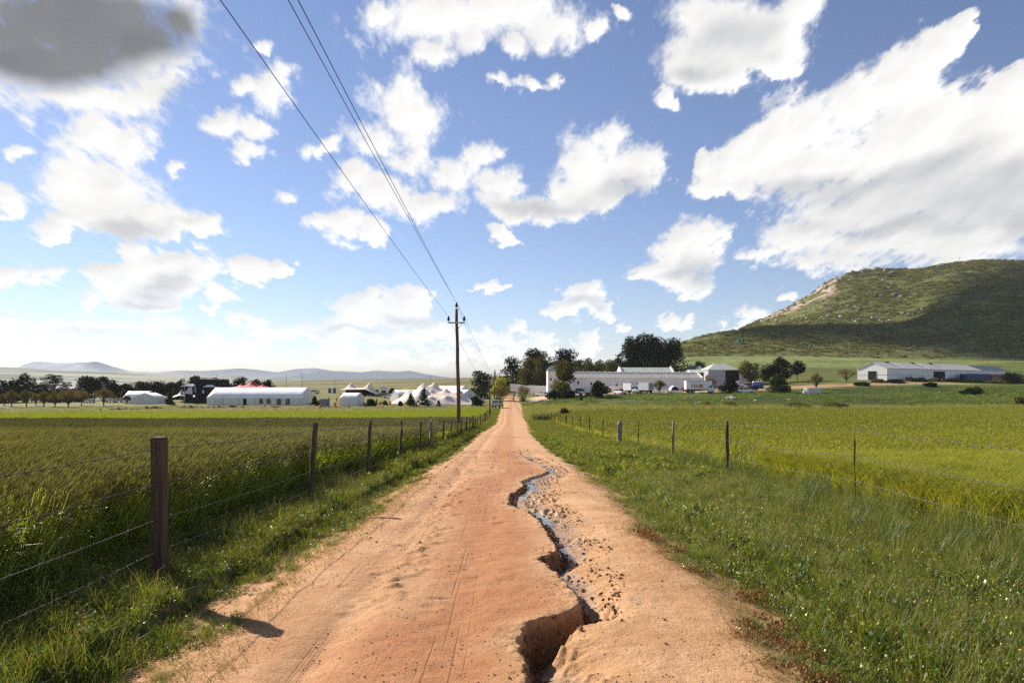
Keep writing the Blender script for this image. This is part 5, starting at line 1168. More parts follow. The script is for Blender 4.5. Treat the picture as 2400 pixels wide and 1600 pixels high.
# ------------------------------------------------------------------ festival tents
def marquee(label, px, Y, L, W_, wall, ridge, rz=0.0, bays=0, windows=(), door=None, group='white framed marquees', poles=True, arch=False):
    X, Yy, Z = spot(px, Y); rt = empty('marquee', (X, Yy, Z), rz); tag(rt, label, 'tent', group)
    l, w = L / 2, W_ / 2; e = .12
    rf = MB(); P = [(-l - e, -w - e, wall - .05), (l + e, -w - e, wall - .05), (l + e, 0, ridge), (-l - e, 0, ridge), (-l - e, w + e, wall - .05), (l + e, w + e, wall - .05)]
    nb = max(2, bays); V = []; F = []
    for i in range(nb * 4 + 1):
        x = -l - e + (L + 2 * e) * i / (nb * 4); s = .05 * math.sin(math.pi * (i % 4) / 4)
        V += [(x, -w - e, wall - .28), (x, -w - e, wall), (x, -w * .5, (wall + ridge) / 2 - s), (x, 0, ridge - s * .4), (x, w * .5, (wall + ridge) / 2 - s), (x, w + e, wall), (x, w + e, wall - .28)]
    for i in range(nb * 4):
        for j in range(6): F.append((i*7+j, (i+1)*7+j, (i+1)*7+j+1, i*7+j+1))
    rf.add(V, F); o = part(rf, 'roof', M['white'], rt, True); sm = o.modifiers.new('cloth', 'SOLIDIFY'); sm.thickness = .03
    wl = MB()
    def wavy(x0, y0, x1, y1):
        n = max(6, int(math.hypot(x1 - x0, y1 - y0) / .35)); V = []; nx, ny = (y1 - y0), -(x1 - x0); q = math.hypot(nx, ny); nx /= q; ny /= q
        for i in range(n + 1):
            t = i / n; b = .035 * math.sin(i * 2.2) ; V += [(x0 + (x1 - x0) * t + nx * b, y0 + (y1 - y0) * t + ny * b, -.15), (x0 + (x1 - x0) * t, y0 + (y1 - y0) * t, wall)]
        wl.add(V, [(2*i, 2*i+2, 2*i+3, 2*i+1) for i in range(n)])
    wavy(-l, -w, l, -w); wavy(l, -w, l, w); wavy(l, w, -l, w); wavy(-l, w, -l, -w)
    for s in (-1, 1): wl.add([(s * l, -w, wall), (s * l, w, wall), (s * l, 0, ridge - .05)], [(0, 1, 2)])
    part(wl, 'wall', M['canvas'], rt, True)
    for i in range(bays + 1 if poles else 0):
        x = -l + L * i / max(1, bays); part(MB().box((x, -w - .09, wall / 2), (.09, .07, wall)), 'frame_leg', M['steel'], rt)
    for (x, ww, hh) in windows:
        z0 = .35 if hh < 1.7 else .02; pl = [(x - ww / 2, z0), (x + ww / 2, z0)] + [(x + ww / 2 * math.cos(t), z0 + hh - ww / 2 + ww / 2 * math.sin(t)) for t in np.linspace(0, math.pi, 9)]
        part(MB().prism(pl, -w - .10, -w - .06), 'window', M['glass'], rt)
        part(MB().box((x, -w - .12, z0 + hh * .5), (.05, .03, hh * .9)), 'window_bar', M['canvas'], rt)
    if door is not None: part(MB().box((door, -w - .07, wall * .46), (1.0, .06, wall * .92)), 'door', M['dark'], rt)
    return rt
marquee('longest white marquee with arched windows and a dark door, right of the black stage', 614.5, 206.5, 28, 12, 2.15, 5.1, 0, 6, [(1.0 - .3 - 14 + 15.2, 1.1, 1.6), (4.3 - .3, 1.0, 1.6), (7.1, 1.2, 2.0), (9.7, 1.2, 2.0)], -2.9)
marquee('small white marquee with a scalloped front standing alone in front of the open stretch tent', 826, 192, 4.8, 6.2, 2.15, 3.5, R(-8), 1, poles=False)
marquee('white marquee roof seen broadside right behind the big cream stretch tent', 1046, 236, 14, 9, 2.6, 5.4, R(-14), 3)
marquee('white marquee turned towards the viewer with an arched window, behind the near power pole', 1076, 216, 8.6, 8, 2.5, 4.4, R(-32), 2, [(-2.4, 1.0, 1.9)], None)
marquee('low white marquee with a ridge, leftmost of the tents beside the orchard', 328, 226, 7.4, 6.5, 2.0, 4.0, 0, 2, poles=False)
marquee('white marquee showing its gable, joined to the leftmost one', 352, 219, 6.5, 7.6, 2.0, 3.5, R(90), 1, poles=False)
marquee('long white roof sloping behind the left end of the cream stretch tent', 962, 238, 12, 8, 1.8, 4.0, R(34), 2, poles=False)

def stretch(label, pos, Lx, Ly, rim, peaks, mat, rz=0.0, holes=(), pull=.10, res=(56, 32), poles=(), back=False, group='stretch tents'):
    """cloth stretched over poles: relaxed surface held at its rim and at the pole tips; heights relative to the ground"""
    X0, Y0, Z0 = pos; rt = empty('stretch_tent', pos, rz); tag(rt, label, 'tent', group)
    nx, ny = res; Z = np.full((ny, nx), 1.5); fix = np.zeros((ny, nx), bool); xs = np.linspace(-Lx / 2, Lx / 2, nx); ys = np.linspace(-Ly / 2, Ly / 2, ny)
    n = len(rim); per = np.array([0] + [math.hypot(rim[(i+1) % n][0] - rim[i][0], rim[(i+1) % n][1] - rim[i][1]) for i in range(n)]).cumsum()
    def rim_h(u, v):   # u, v in 0..1 on the border
        s = u if v == 0 else (1 + v if u == 1 else (2 + (1 - u) if v == 1 else 3 + (1 - v)))
        return np.interp(s, [r[0] for r in rim], [r[1] for r in rim])
    for j in range(ny):
        for i in range(nx):
            if i in (0, nx - 1) or j in (0, ny - 1): Z[j, i] = rim_h(i / (nx - 1), j / (ny - 1)); fix[j, i] = True
    for (a, b, h) in peaks:
        i, j = int(round((a + .5) * (nx - 1))), int(round((b + .5) * (ny - 1))); Z[j, i] = h; fix[j, i] = True
        for di in range(-3, 4):
            for dj in range(-3, 4):
                q = math.hypot(di, dj * 1.2)
                if 0 < q <= 3.3 and 0 < i + di < nx - 1 and 0 < j + dj < ny - 1 and not fix[j + dj, i + di]: Z[j + dj, i + di] = h * (1 - .055 * q ** .8); fix[j + dj, i + di] = True
    fz = Z[fix].copy()
    for _ in range(900):
        Z[1:-1, 1:-1] = .25 * (Z[:-2, 1:-1] + Z[2:, 1:-1] + Z[1:-1, :-2] + Z[1:-1, 2:]) - .0008; Z[fix] = fz
    XX, YY = np.meshgrid(xs, ys); U, V_ = XX / (Lx / 2), YY / (Ly / 2)
    XX = XX * (1 - pull * (1 - V_ ** 2)); YY = YY * (1 - pull * (1 - np.abs(U) ** 2 * 1.0) * .9)
    i = np.arange(nx * ny).reshape(ny, nx); F = np.stack([i[:-1, :-1], i[:-1, 1:], i[1:, 1:], i[1:, :-1]], -1).reshape(-1, 4)
    me = np_mesh('canopy', np.stack([XX, YY, np.maximum(Z, .03)], -1).reshape(-1, 3), F, True); o = link('canopy', me, mat, rt); s = o.modifiers.new('cloth', 'SOLIDIFY'); s.thickness = .04
    for (a, b, h) in poles: part(MB().tube([(a * Lx, b * Ly, -.2), (a * Lx * .98, b * Ly * .98, h)], .06, 8), 'pole', M['wood'], rt, True)
    for (a, b, h) in peaks:
        if h > 3.2: part(MB().tube([(a * Lx, b * Ly, -.2), (a * Lx, b * Ly, h - .12)], .07, 8), 'pole', M['wood'], rt, True)
    if back: part(MB().box((0, Ly * .36, 1.1), (Lx * .8, .1, 2.3)), 'dark_backing', M['blackcloth'], rt)  # black sheet added to imitate the shade inside the open tent
    return rt
def at_land(X, Y): return (X, Y, gz(X, Y))
stretch('largest cream stretch tent with two high peaks, its left wing reaching the grass', at_land(-27.0, 212), 24, 20, [(0, .05), (.35, .05), (.62, 1.2), (1, 1.6), (1.3, 2.2), (2, .4), (2.5, 2.4), (3, .2), (3.5, .3), (4, .05)],
        [(-.02, .02, 6.3), (.12, .12, 6.6), (.0, -.28, 5.0), (-.20, -.02, 4.4), (-.2, .28, 4.2), (.3, -.02, 4.6)], M['beige'])
stretch('nearer lower cream stretch tent with small poked up bumps, whose right tip touches the grass', at_land(-19.6, 203), 16.5, 13, [(0, .05), (.5, .1), (1, .05), (1.5, 1.4), (2, .9), (2.5, 3.4), (3, 2.8), (3.6, .6), (4, .05)],
        [(-.02, .30, 4.8), (.22, .26, 4.5), (-.30, .28, 4.6), (-.26, -.16, 2.6), (.02, -.14, 2.9), (.26, -.06, 3.1), (-.3, -.3, 1.5)], M['beige'], pull=.05)
stretch('open sided cream stretch tent on poles above a dark interior, behind the small marquee', at_land(-62, 278), 17, 12, [(0, 2.3), (.3, 2.3), (.7, 2.5), (1, .2), (1.5, .1), (2, .3), (2.4, 2.2), (3, 2.2), (4, 2.3)],
        [(-.22, .02, 5.0), (.26, .06, 5.2)], M['beige'], poles=[(-.42, -.42, 2.3), (-.15, -.44, 2.2), (.12, -.44, 2.3), (.36, -.42, 2.4)], back=True)
M['redcloth'], _nt = mat_new('red and yellow stretch cloth')
def _red():
    nt = _nt; out = nd(nt, 'ShaderNodeOutputMaterial'); b = nd(nt, 'ShaderNodeBsdfPrincipled'); nt.links.new(b.outputs[0], out.inputs[0]); b.inputs['Roughness'].default_value = .8
    tc = nd(nt, 'ShaderNodeTexCoord'); sp = nd(nt, 'ShaderNodeSeparateXYZ'); nt.links.new(tc.outputs['Object'], sp.inputs[0])
    n = noise(nt, tc.outputs['Object'], .5, 3, .5); x = math_n(nt, 'ADD', math_n(nt, 'ABSOLUTE', math_n(nt, 'SUBTRACT', sp.outputs[0], 1.2)), math_n(nt, 'MULTIPLY', n.outputs[0], 1.5))
    c = mixc(nt, maprange(nt, x, 4.2, 4.9), (.62, .02, .045), (.68, .13, .07)); c = mixc(nt, maprange(nt, x, 6.6, 7.4), c, (.74, .33, .06)); c = mixc(nt, maprange(nt, x, 8.6, 9.3), c, (.80, .55, .16)); nt.links.new(c, b.inputs['Base Color'])
_red()
stretch('red stretch tent with orange and yellow ends, above the long marquee', at_land(-91, 236), 20.5, 12, [(0, 4.0), (.5, 4.6), (1, 4.0), (2, 4.0), (2.5, 4.8), (3, 4.0), (4, 4.0)], [(.06, .0, 6.9), (-.14, .0, 5.8), (.24, .0, 5.6)], M['redcloth'], poles=[(-.46, -.46, 4.0), (.46, -.46, 4.0), (-.46, .46, 4.0), (.46, .46, 4.0)], pull=.06)
stretch('small cream stretch tent squeezed between the leftmost marquees and the stage', at_land(-112, 232), 8.5, 8, [(0, .8), (.6, 2.2), (1, 1.8), (2, 2.2), (3, 2.2), (4, .8)], [(-.05, .05, 4.1)], M['beige'], pull=.06)
stretch('pale tent end with a sloping roof left of the stage', at_land(-104.5, 226), 5.5, 6, [(0, .4), (1, 2.6), (2, 3.2), (3, 2.0), (4, .4)], [(.2, .1, 4.1)], M['white'], pull=.05)
stretch('distant white tent with three sharp peaks among the dark trees', at_land(-206, 315), 18, 8, [(0, 3.6), (1, 3.6), (2, 3.6), (3, 3.6), (4, 3.6)], [(-.40, 0, 9.0), (-.05, 0, 8.4), (.36, 0, 8.2)], M['beige'], poles=[(-.5, -.5, 3.6), (.5, -.5, 3.6)], pull=.04)
stretch('grey white peaked tent top poking up behind the cream tents, left of the mast', at_land(-33.5, 262), 8, 7, [(0, 2.5), (1, 2.5), (2, 2.5), (3, 2.5), (4, 2.5)], [(0, 0, 6.2)], M['canvas'], pull=.05)
stretch('small pale peaked tent top poking up behind the cream tents, right of the mast', at_land(-30.5, 268), 7, 7, [(0, 2.5), (1, 2.5), (2, 2.5), (3, 2.5), (4, 2.5)], [(0, 0, 5.6)], M['canvas'], pull=.05)
def gazebo(label, px, Y, w, h, mat, dome=False, cat='canopy'):
    X, Yy, Z = spot(px, Y); rt = empty('gazebo' if not dome else 'dome_tent', (X, Yy, Z)); tag(rt, label, cat, 'small shelters in the far field')
    if dome:
        mb = MB(); mb.tube([(0, 0, h * t) for t in np.linspace(0, 1, 8)], [w / 2 * math.sqrt(max(.01, 1 - t * t)) for t in np.linspace(0, 1, 8)], 14); part(mb, 'fly_sheet', mat, rt, True)
        part(MB().box((0, -w * .46, h * .3), (w * .3, w * .12, h * .6)), 'door', M['dark'], rt)
    else:
        mb = MB(); mb.add([(-w/2, -w/2, h * .72), (w/2, -w/2, h * .72), (w/2, w/2, h * .72), (-w/2, w/2, h * .72), (0, 0, h), (-w/2, -w/2, h * .62), (w/2, -w/2, h * .62), (w/2, w/2, h * .62), (-w/2, w/2, h * .62)], [(0,1,4),(1,2,4),(2,3,4),(3,0,4),(5,6,1,0),(6,7,2,1),(7,8,3,2),(8,5,0,3)]); part(mb, 'roof', mat, rt)
        for sx in (-1, 1):
            for sy in (-1, 1): part(MB().box((sx * w * .48, sy * w * .48, h * .34), (.07, .07, h * .70)), 'leg', M['steel'], rt)
        part(MB().box((0, w * .1, h * .22), (w * .6, w * .4, h * .42)), 'counter', M['clothdark'], rt)
M['skyblue'] = pmat('sky blue cloth', (.05, .30, .55), .7, .05); M['yellowcloth'] = pmat('yellow cloth', (.72, .58, .12), .7, .05)
gazebo('sky blue pop up canopy in the field right of the open stretch tent', 899, 300, 3.0, 2.9, M['skyblue']); gazebo('yellow pop up canopy next to the dark dome tents', 950, 296, 3.6, 3.0, M['yellowcloth'])
gazebo('black dome tent beside the sky blue canopy', 919, 300, 3.4, 2.4, M['blackcloth'], True, 'dome tent'); gazebo('grey dome tent between the black one and the yellow canopy', 937, 296, 3.2, 2.2, M['clothdark'], True, 'dome tent')

# ------------------------------------------------------------------ stage
def truss(a, b, w=.45, r=.035, mb=None):
    mb = mb or MB(); a, b = Vector(a), Vector(b); d = (b - a).normalized(); u = d.cross(Vector((0, 1, .01))).normalized(); 
    if u.length < .1: u = Vector((1, 0, 0))
    v = d.cross(u).normalized(); C4 = [u * w / 2 + v * w / 2, u * w / 2 - v * w / 2, -u * w / 2 - v * w / 2, -u * w / 2 + v * w / 2]
    for c in C4: mb.tube([a + c, b + c], r, 5)
    n = max(2, int((b - a).length / w)); 
    for i in range(n):
        p, q = a.lerp(b, i / n), a.lerp(b, (i + 1) / n)
        for k in range(4): mb.tube([p + C4[k], q + C4[(k + 1) % 4]], r * .6, 4, caps=False)
    return mb
sx0, sx1, sy = -105.0, -92.6, 216.0; zg = gz(-99, 218)
st = empty('stage', (-99, 220, zg)); tag(st, 'black festival stage with truss towers, dark mesh screens and small white roofs', 'stage')
for x, h in ((-104.6, 6.0), (-100.6, 8.0), (-94.0, 7.6), (-92.8, 5.8)):
    for y in (-3.6, 3.6): part(truss((x + 99, y, 0), (x + 99, y, h), .42), 'tower', M['chassis'], st)
for y in (-3.6, 3.6): part(truss((-1.9, y, 7.8), (6.2, y, 7.4), .5), 'roof_truss', M['chassis'], st)
part(truss((-5.6, -3.6, 5.9), (-1.6, -3.6, 6.1), .4), 'roof_truss', M['chassis'], st)
part(MB().box((.6, .2, .7), (11.6, 7.4, 1.4)), 'deck', M['blackcloth'], st); part(MB().box((1.2, 3.3, 4.2), (10.6, .12, 6.6)), 'back_cloth', M['blackcloth'], st)
part(MB().box((2.5, -3.9, 4.4), (7.6, .06, 6.2)), 'mesh_screen', M['blackcloth'], st); part(MB().box((6.4, 0, 3.4), (.08, 7.0, 6.2)), 'side_cloth', M['blackcloth'], st); part(MB().box((-5.6, 1.0, 3.1), (.08, 5.6, 4.4)), 'side_cloth', M['blackcloth'], st)
def hip(mb, x0, x1, y0, y1, z0, z1, ins=1.0): mb.add([(x0, y0, z0), (x1, y0, z0), (x1, y1, z0), (x0, y1, z0), (x0 + ins, (y0 + y1) / 2, z1), (x1 - ins, (y0 + y1) / 2, z1)], [(0,1,5,4),(1,2,5),(2,3,4,5),(3,0,4),(3,2,1,0)]); return mb
part(hip(MB(), -5.6, -1.2, -4.4, -.4, 5.35, 6.1, 1.4), 'canopy', M['canvas'], st); part(hip(MB(), 1.6, 5.6, -4.9, -4.0, 5.1, 5.75, 1.2), 'canopy', M['canvas'], st)
part(MB().add([(-3.6, -4.5, 2.9), (-1.9, -4.5, 2.8), (-2.0, -4.46, 5.1), (-3.0, -4.46, 5.1), (-4.3, -4.5, 3.2)], [(0, 1, 2, 3), (0, 3, 4)]), 'banner', pmat('pale violet cloth', (.50, .50, .62), .8, .1), st)
part(MB().box((-.95, -4.5, 4.2), (.5, .06, 1.9)), 'banner', pmat('blue banner', (.16, .18, .42), .8, .3, .8), st); part(MB().box((1.3, -4.0, 3.6), (.45, .06, 1.0)), 'banner', M['canvas'], st)
for i, x in enumerate((4.6, 5.3)): part(MB().box((x, -3.95, 7.9), (.5, .5, .35)), 'lamp', M['chassis'], st)
for k, (px, vt, Y, lb) in enumerate([(433, 879, 205, 'thin pole standing before the left part of the stage'), (508, 877, 262, 'thin mast behind the right tower of the stage'), (671, 876, 262, 'thin mast left of the taller one above the long marquee'), (708, 873, 255, 'taller mast above the right part of the long marquee'), (784, 893, 290, 'short mast beside the blue toilets'), (1009, 880, 262, 'mast with a short top arm behind the cream tents')]):
    X, Yy, Z = spot(px, Y); h = vh(px, vt, Y); rt = empty('mast', (X, Yy, Z)); tag(rt, lb, 'mast', 'masts of the festival ground')
    part(MB().tube([(0, 0, -.3), (0, 0, h)], [.085, .05], 7), 'pole', M['steel'] if k == 0 else M['pole'], rt, True); part(MB().box((0, 0, h - .15), (.6 if k > 2 else .25, .1, .12)), 'top_arm', M['chassis'], rt)

# ------------------------------------------------------------------ small festival things
def toilet(label, px, Y, mat, group, rz=0.0, s=1.0):
    X, Yy, Z = spot(px, Y); rt = empty('portable_toilet', (X, Yy, Z), rz); tag(rt, label, 'toilet', group)
    part(MB().box((0, 0, 1.02 * s), (1.1 * s, 1.1 * s, 2.05 * s)), 'cabin', mat, rt, bevel=.03); mb = MB(); mb.prism([(-.57 * s, 2.05 * s), (.57 * s, 2.05 * s), (.45 * s, 2.28 * s), (0, 2.36 * s), (-.45 * s, 2.28 * s)], -.57 * s, .57 * s); part(mb, 'roof', M['whitepl'], rt)
    part(MB().box((0, -.57 * s, 1.0 * s), (.72 * s, .04, 1.8 * s)), 'door', mat, rt); part(MB().box((0, -.60 * s, 1.45 * s), (.3 * s, .03, .22 * s)), 'sign', M['whitepl'], rt)
toilet('blue portable toilet with a white roof, the left one of two beyond the small marquee', 773, 300, M['bluepl'], 'two far blue toilets'); toilet('blue portable toilet with a white roof, the right one of two beyond the small marquee', 784, 300, M['bluepl'], 'two far blue toilets')
for i, px in enumerate((1768, 1773.5, 1779, 1784.5)): toilet(['dark blue toilet cabin at the left end of the row of four', 'second cabin from the left in the row of four dark blue toilets', 'third cabin from the left in the row of four dark blue toilets', 'dark blue toilet cabin at the right end of the row of four'][i], px, 226 + .3 * i, M['bluepl'], 'row of four blue toilets')
X, Yy, Z = spot(762, 186); ct = empty('bar_counter', (X, Yy, Z)); tag(ct, 'grey draped bar counter with white lettering under a dark parasol canopy', 'counter')
part(MB().box((0, 0, .95), (2.3, 1.0, 1.85)), 'drape', pmat('grey violet drape', (.17, .18, .27), .8, .1), ct); part(MB().box((0, .1, 2.0), (2.9, 1.6, .10)), 'top', M['chassis'], ct)
mbs = MB()
for k in range(9): mbs.tube([(-.72 + .16 * k, -.53, 1.28 + .02 * k), (-.66 + .16 * k, -.53, 1.50 + .02 * k + (.1 if k in (0, 6) else 0)), (-.60 + .16 * k, -.53, 1.29 + .02 * k)], .02, 4)
mbs.box((0, -.52, 1.02), (.7, .02, .05)); mbs.box((0, -.52, .86), (.4, .02, .04)); part(mbs, 'lettering', M['whitepl'], ct)
def bin_(label, px, Y, s=1.0):
    X, Yy, Z = spot(px, Y); rt = empty('plastic_bin', (X, Yy, Z)); tag(rt, label, 'bin', 'orange bins'); mb = MB().tube([(0, 0, 0), (0, 0, .8 * s)], [.26 * s, .33 * s], 12); part(mb, 'barrel', M['orange'], rt, True); part(MB().tube([(0, 0, .8 * s), (0, 0, .88 * s)], [.36 * s, .36 * s], 12), 'rim', M['orange'], rt)
bin_('orange bin on the grass right of the small white marquee', 889.5, 190, 1.1); bin_('orange bin beside the bar counter', 785, 186, 1.2); bin_('orange bin near the left wing of the largest stretch tent', 914, 192, 1.2); bin_('orange bin between the bar counter and the small marquee, farther back', 802, 210, 1.1)
def table(label, px, Y, mat, rz=0):
    X, Yy, Z = spot(px, Y); rt = empty('table', (X, Yy, Z), rz); tag(rt, label, 'table', 'outdoor tables'); part(MB().box((0, 0, .74), (1.8, .8, .05)), 'top', mat, rt)
    for a in (-.8, .8):
        for b in (-.33, .33): part(MB().box((a, b, .36), (.06, .06, .72)), 'leg', mat, rt)
table('orange table on the grass behind the bar counter', 789, 204, M['orange']); table('white table in the gap below the open stretch tent', 866, 262, M['whitepl'])
X, Yy, Z = spot(933, 214); rb = empty('banner_flag', (X, Yy, Z), R(-20)); tag(rb, 'red cloth banner with a white stripe against the largest cream stretch tent', 'banner')
part(MB().tube([(0, 0, 0), (0, 0, 2.4)], .03, 6), 'pole', M['steel'], rb); part(MB().add([(0, 0, 1.0), (1.6, 0, 1.6), (1.8, .02, 2.7), (0, .02, 2.2), (0, .05, 1.0), (1.6, .05, 1.6), (1.8, .07, 2.7), (0, .07, 2.2)], [(0,1,2,3),(7,6,5,4),(0,4,5,1),(1,5,6,2),(2,6,7,3),(3,7,4,0)]), 'cloth', M['clothred'], rb); part(MB().box((.85, -.02, 1.88), (1.3, .02, .16)), 'stripe', M['clothwhite'], rb)

# ------------------------------------------------------------------ people: one skinned surface each
def person(label, px, Y, top, legs, rz=0.0, step=.18, arms=(.15, .15), h=1.74, group=None, hat=None):
    X, Yy, Z = spot(px, Y, .01); k = h / 1.74; rt = empty('person', (X, Yy, Z), rz); tag(rt, label, 'person', group)
    def skin(name, verts, edges, rad, mat, root=0):
        me = bpy.data.meshes.new(name); me.from_pydata([Vector(v) * k for v in verts], edges, []); o = link(name, me, mat, rt)
        o.modifiers.new('skin', 'SKIN'); me.skin_vertices[0].data[root].use_root = True
        for i, r in enumerate(rad):
            r = r if isinstance(r, tuple) else (r, r); me.skin_vertices[0].data[i].radius = (r[0] * k, r[1] * k)
        o.modifiers.new('sub', 'SUBSURF').levels = 1; o.modifiers['sub'].render_levels = 1; return o
    s = step
    V = [(0, 0, .93), (0, 0, 1.12), (0, 0, 1.34), (0, 0, 1.48), (0, -.01, 1.56), (0, -.015, 1.66), (0, -.01, 1.73),
         (.10, 0, .88), (.11, -s, .49), (.11, -s * .8, .09), (.11, -s * .8 - .15, .04), (-.10, 0, .88), (-.11, s * .7, .50), (-.11, s * 1.3, .11), (-.11, s * 1.3 - .14, .05),
         (.18, 0, 1.42), (.22 + arms[0] * .3, .03, 1.14), (.22 + arms[0] * .4, -.10, .90), (.22 + arms[0] * .4, -.13, .80), (-.18, 0, 1.42), (-.22 - arms[1] * .3, .0, 1.14), (-.22 - arms[1] * .4, -.12, .92), (-.22 - arms[1] * .4, -.16, .82)]
    E = [(0,1),(1,2),(2,3),(3,4),(4,5),(5,6),(0,7),(7,8),(8,9),(9,10),(0,11),(11,12),(12,13),(13,14),(3,15),(15,16),(16,17),(17,18),(3,19),(19,20),(20,21),(21,22)]
    Rr = [(.15,.10),(.13,.09),(.17,.11),.07,.055,(.075,.095),.06,.085,.06,.04,.035,.085,.06,.04,.035,.06,.042,.033,.035,.06,.042,.033,.035]
    skin('body', V, E, Rr, M['skin'])
    skin('trousers', [V[0], V[7], V[8], (V[9][0], V[9][1], .14), V[11], V[12], (V[13][0], V[13][1], .16)], [(0,1),(1,2),(2,3),(0,4),(4,5),(5,6)], [(.165,.115),.10,.075,.06,.10,.075,.06], legs)
    skin('shirt', [V[1], V[2], V[3], V[15], V[16], V[19], V[20], (0, 0, .95)], [(0,1),(1,2),(2,3),(3,4),(2,5),(5,6),(0,7)], [(.15,.11),(.185,.125),.085,.075,.055,.075,.055,(.165,.12)], top)
    part(MB().tube([Vector((0, .015, 1.66)) * k, Vector((0, .01, 1.74)) * k, Vector((0, 0, 1.78)) * k], [.088 * k, .09 * k, .05 * k], 10), 'hair' if hat is None else 'hat', hat or M['hair'], rt, True)
    return rt
person('person in dark shorts and grey shirt walking up the track away from the viewer', 1203.5, 205, pmat('grey shirt', (.16, .16, .17), .9), M['clothdark'], R(180), .22)
gp = 'people on the festival ground'
person('person in black right of the small marquee, next to the dark bush', 874, 196, M['clothdark'], M['clothdark'], .5, .05, group=gp)
person('person in black standing farther right, alone between the bush and the orange bin', 883, 197, M['clothdark'], M['clothdark'], -.8, .1, group=gp)
person('person in dark clothes behind the bar counter, at the corner of the long marquee', 749, 194, M['clothdark'], M['clothdark'], .2, .05, group=gp)
person('person in blue by the white roofs behind the bar counter', 771, 225, M['clothblue'], M['clothdark'], 2.2, .1, group=gp)
person('person in an orange shirt between the bar counter and the small marquee', 789, 222, M['orange'], M['clothdark'], 1.2, .1, group=gp)
person('person in an orange shirt beside the left corner of the small marquee', 800, 216, M['orange'], M['clothblue'], -.4, .1, group=gp)
person('person in red below the right end of the turned white marquee', 1084, 203, M['clothred'], M['clothdark'], .3, .02, group=gp)
person('person in black before the wall of the turned white marquee', 1096, 205, M['clothdark'], M['clothblue'], -.6, .1, group=gp)
person('person in white among the pale things right of the marquees', 1124, 214, M['clothwhite'], M['clothblue'], .9, .1, group=gp)
person('person in a white shirt behind the round dark bush near the parked pickup', 1133, 218, M['clothwhite'], M['clothdark'], -1.2, .1, group=gp)
person('person in dark red walking before the white yard wall', 1251, 236, M['clothred'], M['clothred'], 1.5, .15)
person('person in black on the lawn below the gum trees', 1243, 262, M['clothdark'], M['clothdark'], 0, .05)

# ------------------------------------------------------------------ ridge of turned soil before the tents
pts = [(232, 163), (300, 170), (400, 178), (520, 182), (640, 180), (760, 178), (905, 178)]
xs_ = []; t = np.linspace(0, 1, 620)
pu = np.interp(t, np.linspace(0, 1, len(pts)), [(p[0] - CX) / FPX * p[1] for p in pts]); pv = np.interp(t, np.linspace(0, 1, len(pts)), [p[1] for p in pts]) + fbm(t * 40, t * 0, 601, 3) * 2
sw = np.linspace(-1, 1, 15)[:, None]; MX = pu[None] + sw * 0; MY = pv[None] + sw * 1.6
MZ = land(MX, MY) - .08 + (1 - sw ** 2) * np.maximum(.10 + 1.5 * fbm(MX * .35, MY * .35, 603, 3) + .9 * fbm(MX * 1.4, MY * 1.4, 604, 2), 0) * 1.2
me = grid_mesh('dirt_mounds', MX, MY, MZ, None, M['soil']); tag(me, kind='stuff', label='low ridge of turned brown soil in front of the festival tents')
# ------------------------------------------------------------------ farm buildings
def vw(v, Y): return (HZ - v) / FPX * Y + CAMZ          # height seen at row v, Y metres away
def px_x(px, Y): return (px - CX) / FPX * Y
def house(name, label, X, Y, Z, L, W_, wall, ridge, wmat, rmat, rz=0.0, hip=0.0, over=.25, parapet=None, base=2.5, cat='building', thick=.14):
    """ridge along local x, front wall on local -y; origin at the middle of the front wall"""
    rt = empty(name, (X, Y, Z), rz); tag(rt, label, cat)
    l = L / 2; mb = MB(); mb.prism([(0, -base), (W_, -base), (W_, wall), (W_ / 2, ridge if not hip else wall), (0, wall)], -l, l, 'x'); part(mb, 'wall', wmat, rt)
    o, t = over, thick; r = MB(); xe = l + (0 if parapet else o); sl = (ridge - wall) / (W_ / 2)
    for s in (0, 1):
        y0, y1 = (-o, W_ / 2) if s == 0 else (W_ + o, W_ / 2); ze = wall - o * sl + .02
        if hip: V = [(-xe, y0, ze), (xe, y0, ze), (xe - hip, y1, ridge + .02), (-xe + hip, y1, ridge + .02)]
        else: V = [(-xe, y0, ze), (xe, y0, ze), (xe, y1, ridge + .02), (-xe, y1, ridge + .02)]
        V += [(a, b, c + t) for a, b, c in V]; r.add(V, [(3,2,1,0),(4,5,6,7),(0,1,5,4),(1,2,6,5),(2,3,7,6),(3,0,4,7)])
    if hip:
        for s in (-1, 1): r.add([(s * xe, -o, wall - o * sl + t), (s * xe, W_ + o, wall - o * sl + t), (s * (xe - hip), W_ / 2, ridge + t + .03)], [(0, 1, 2)])
    part(r, 'roof', rmat, rt)
    if parapet:
        for s in (-1, 1):
            p = MB(); e = .35; p.prism([(-e, -base), (W_ + e, -base), (W_ + e, wall + .45), (W_ / 2, ridge + .55), (-e, wall + .45)], s * l - .02 if s > 0 else -l - .38, s * l + .38 if s > 0 else -l + .02, 'x'); part(p, 'gable', wmat, rt)
    return rt
def slot(rt, x, z, w, h, y=-.03, arch=True, mat=None, name='window'):
    pl = [(x - w / 2, z), (x + w / 2, z)] + ([(x + w / 2 * math.cos(t), z + h - w / 2 + w / 2 * math.sin(t)) for t in np.linspace(0, math.pi, 9)] if arch else [(x + w / 2, z + h), (x - w / 2, z + h)])
    o = part(MB().prism(pl, y - .02, y + .14), name, mat or M['dark'], rt); 
    e = .09; fr = MB(); fr.box((x, y - .04, z - .05), (w + .3, .12, .1)); f = fr.build('sill', M['lime'], o); return o
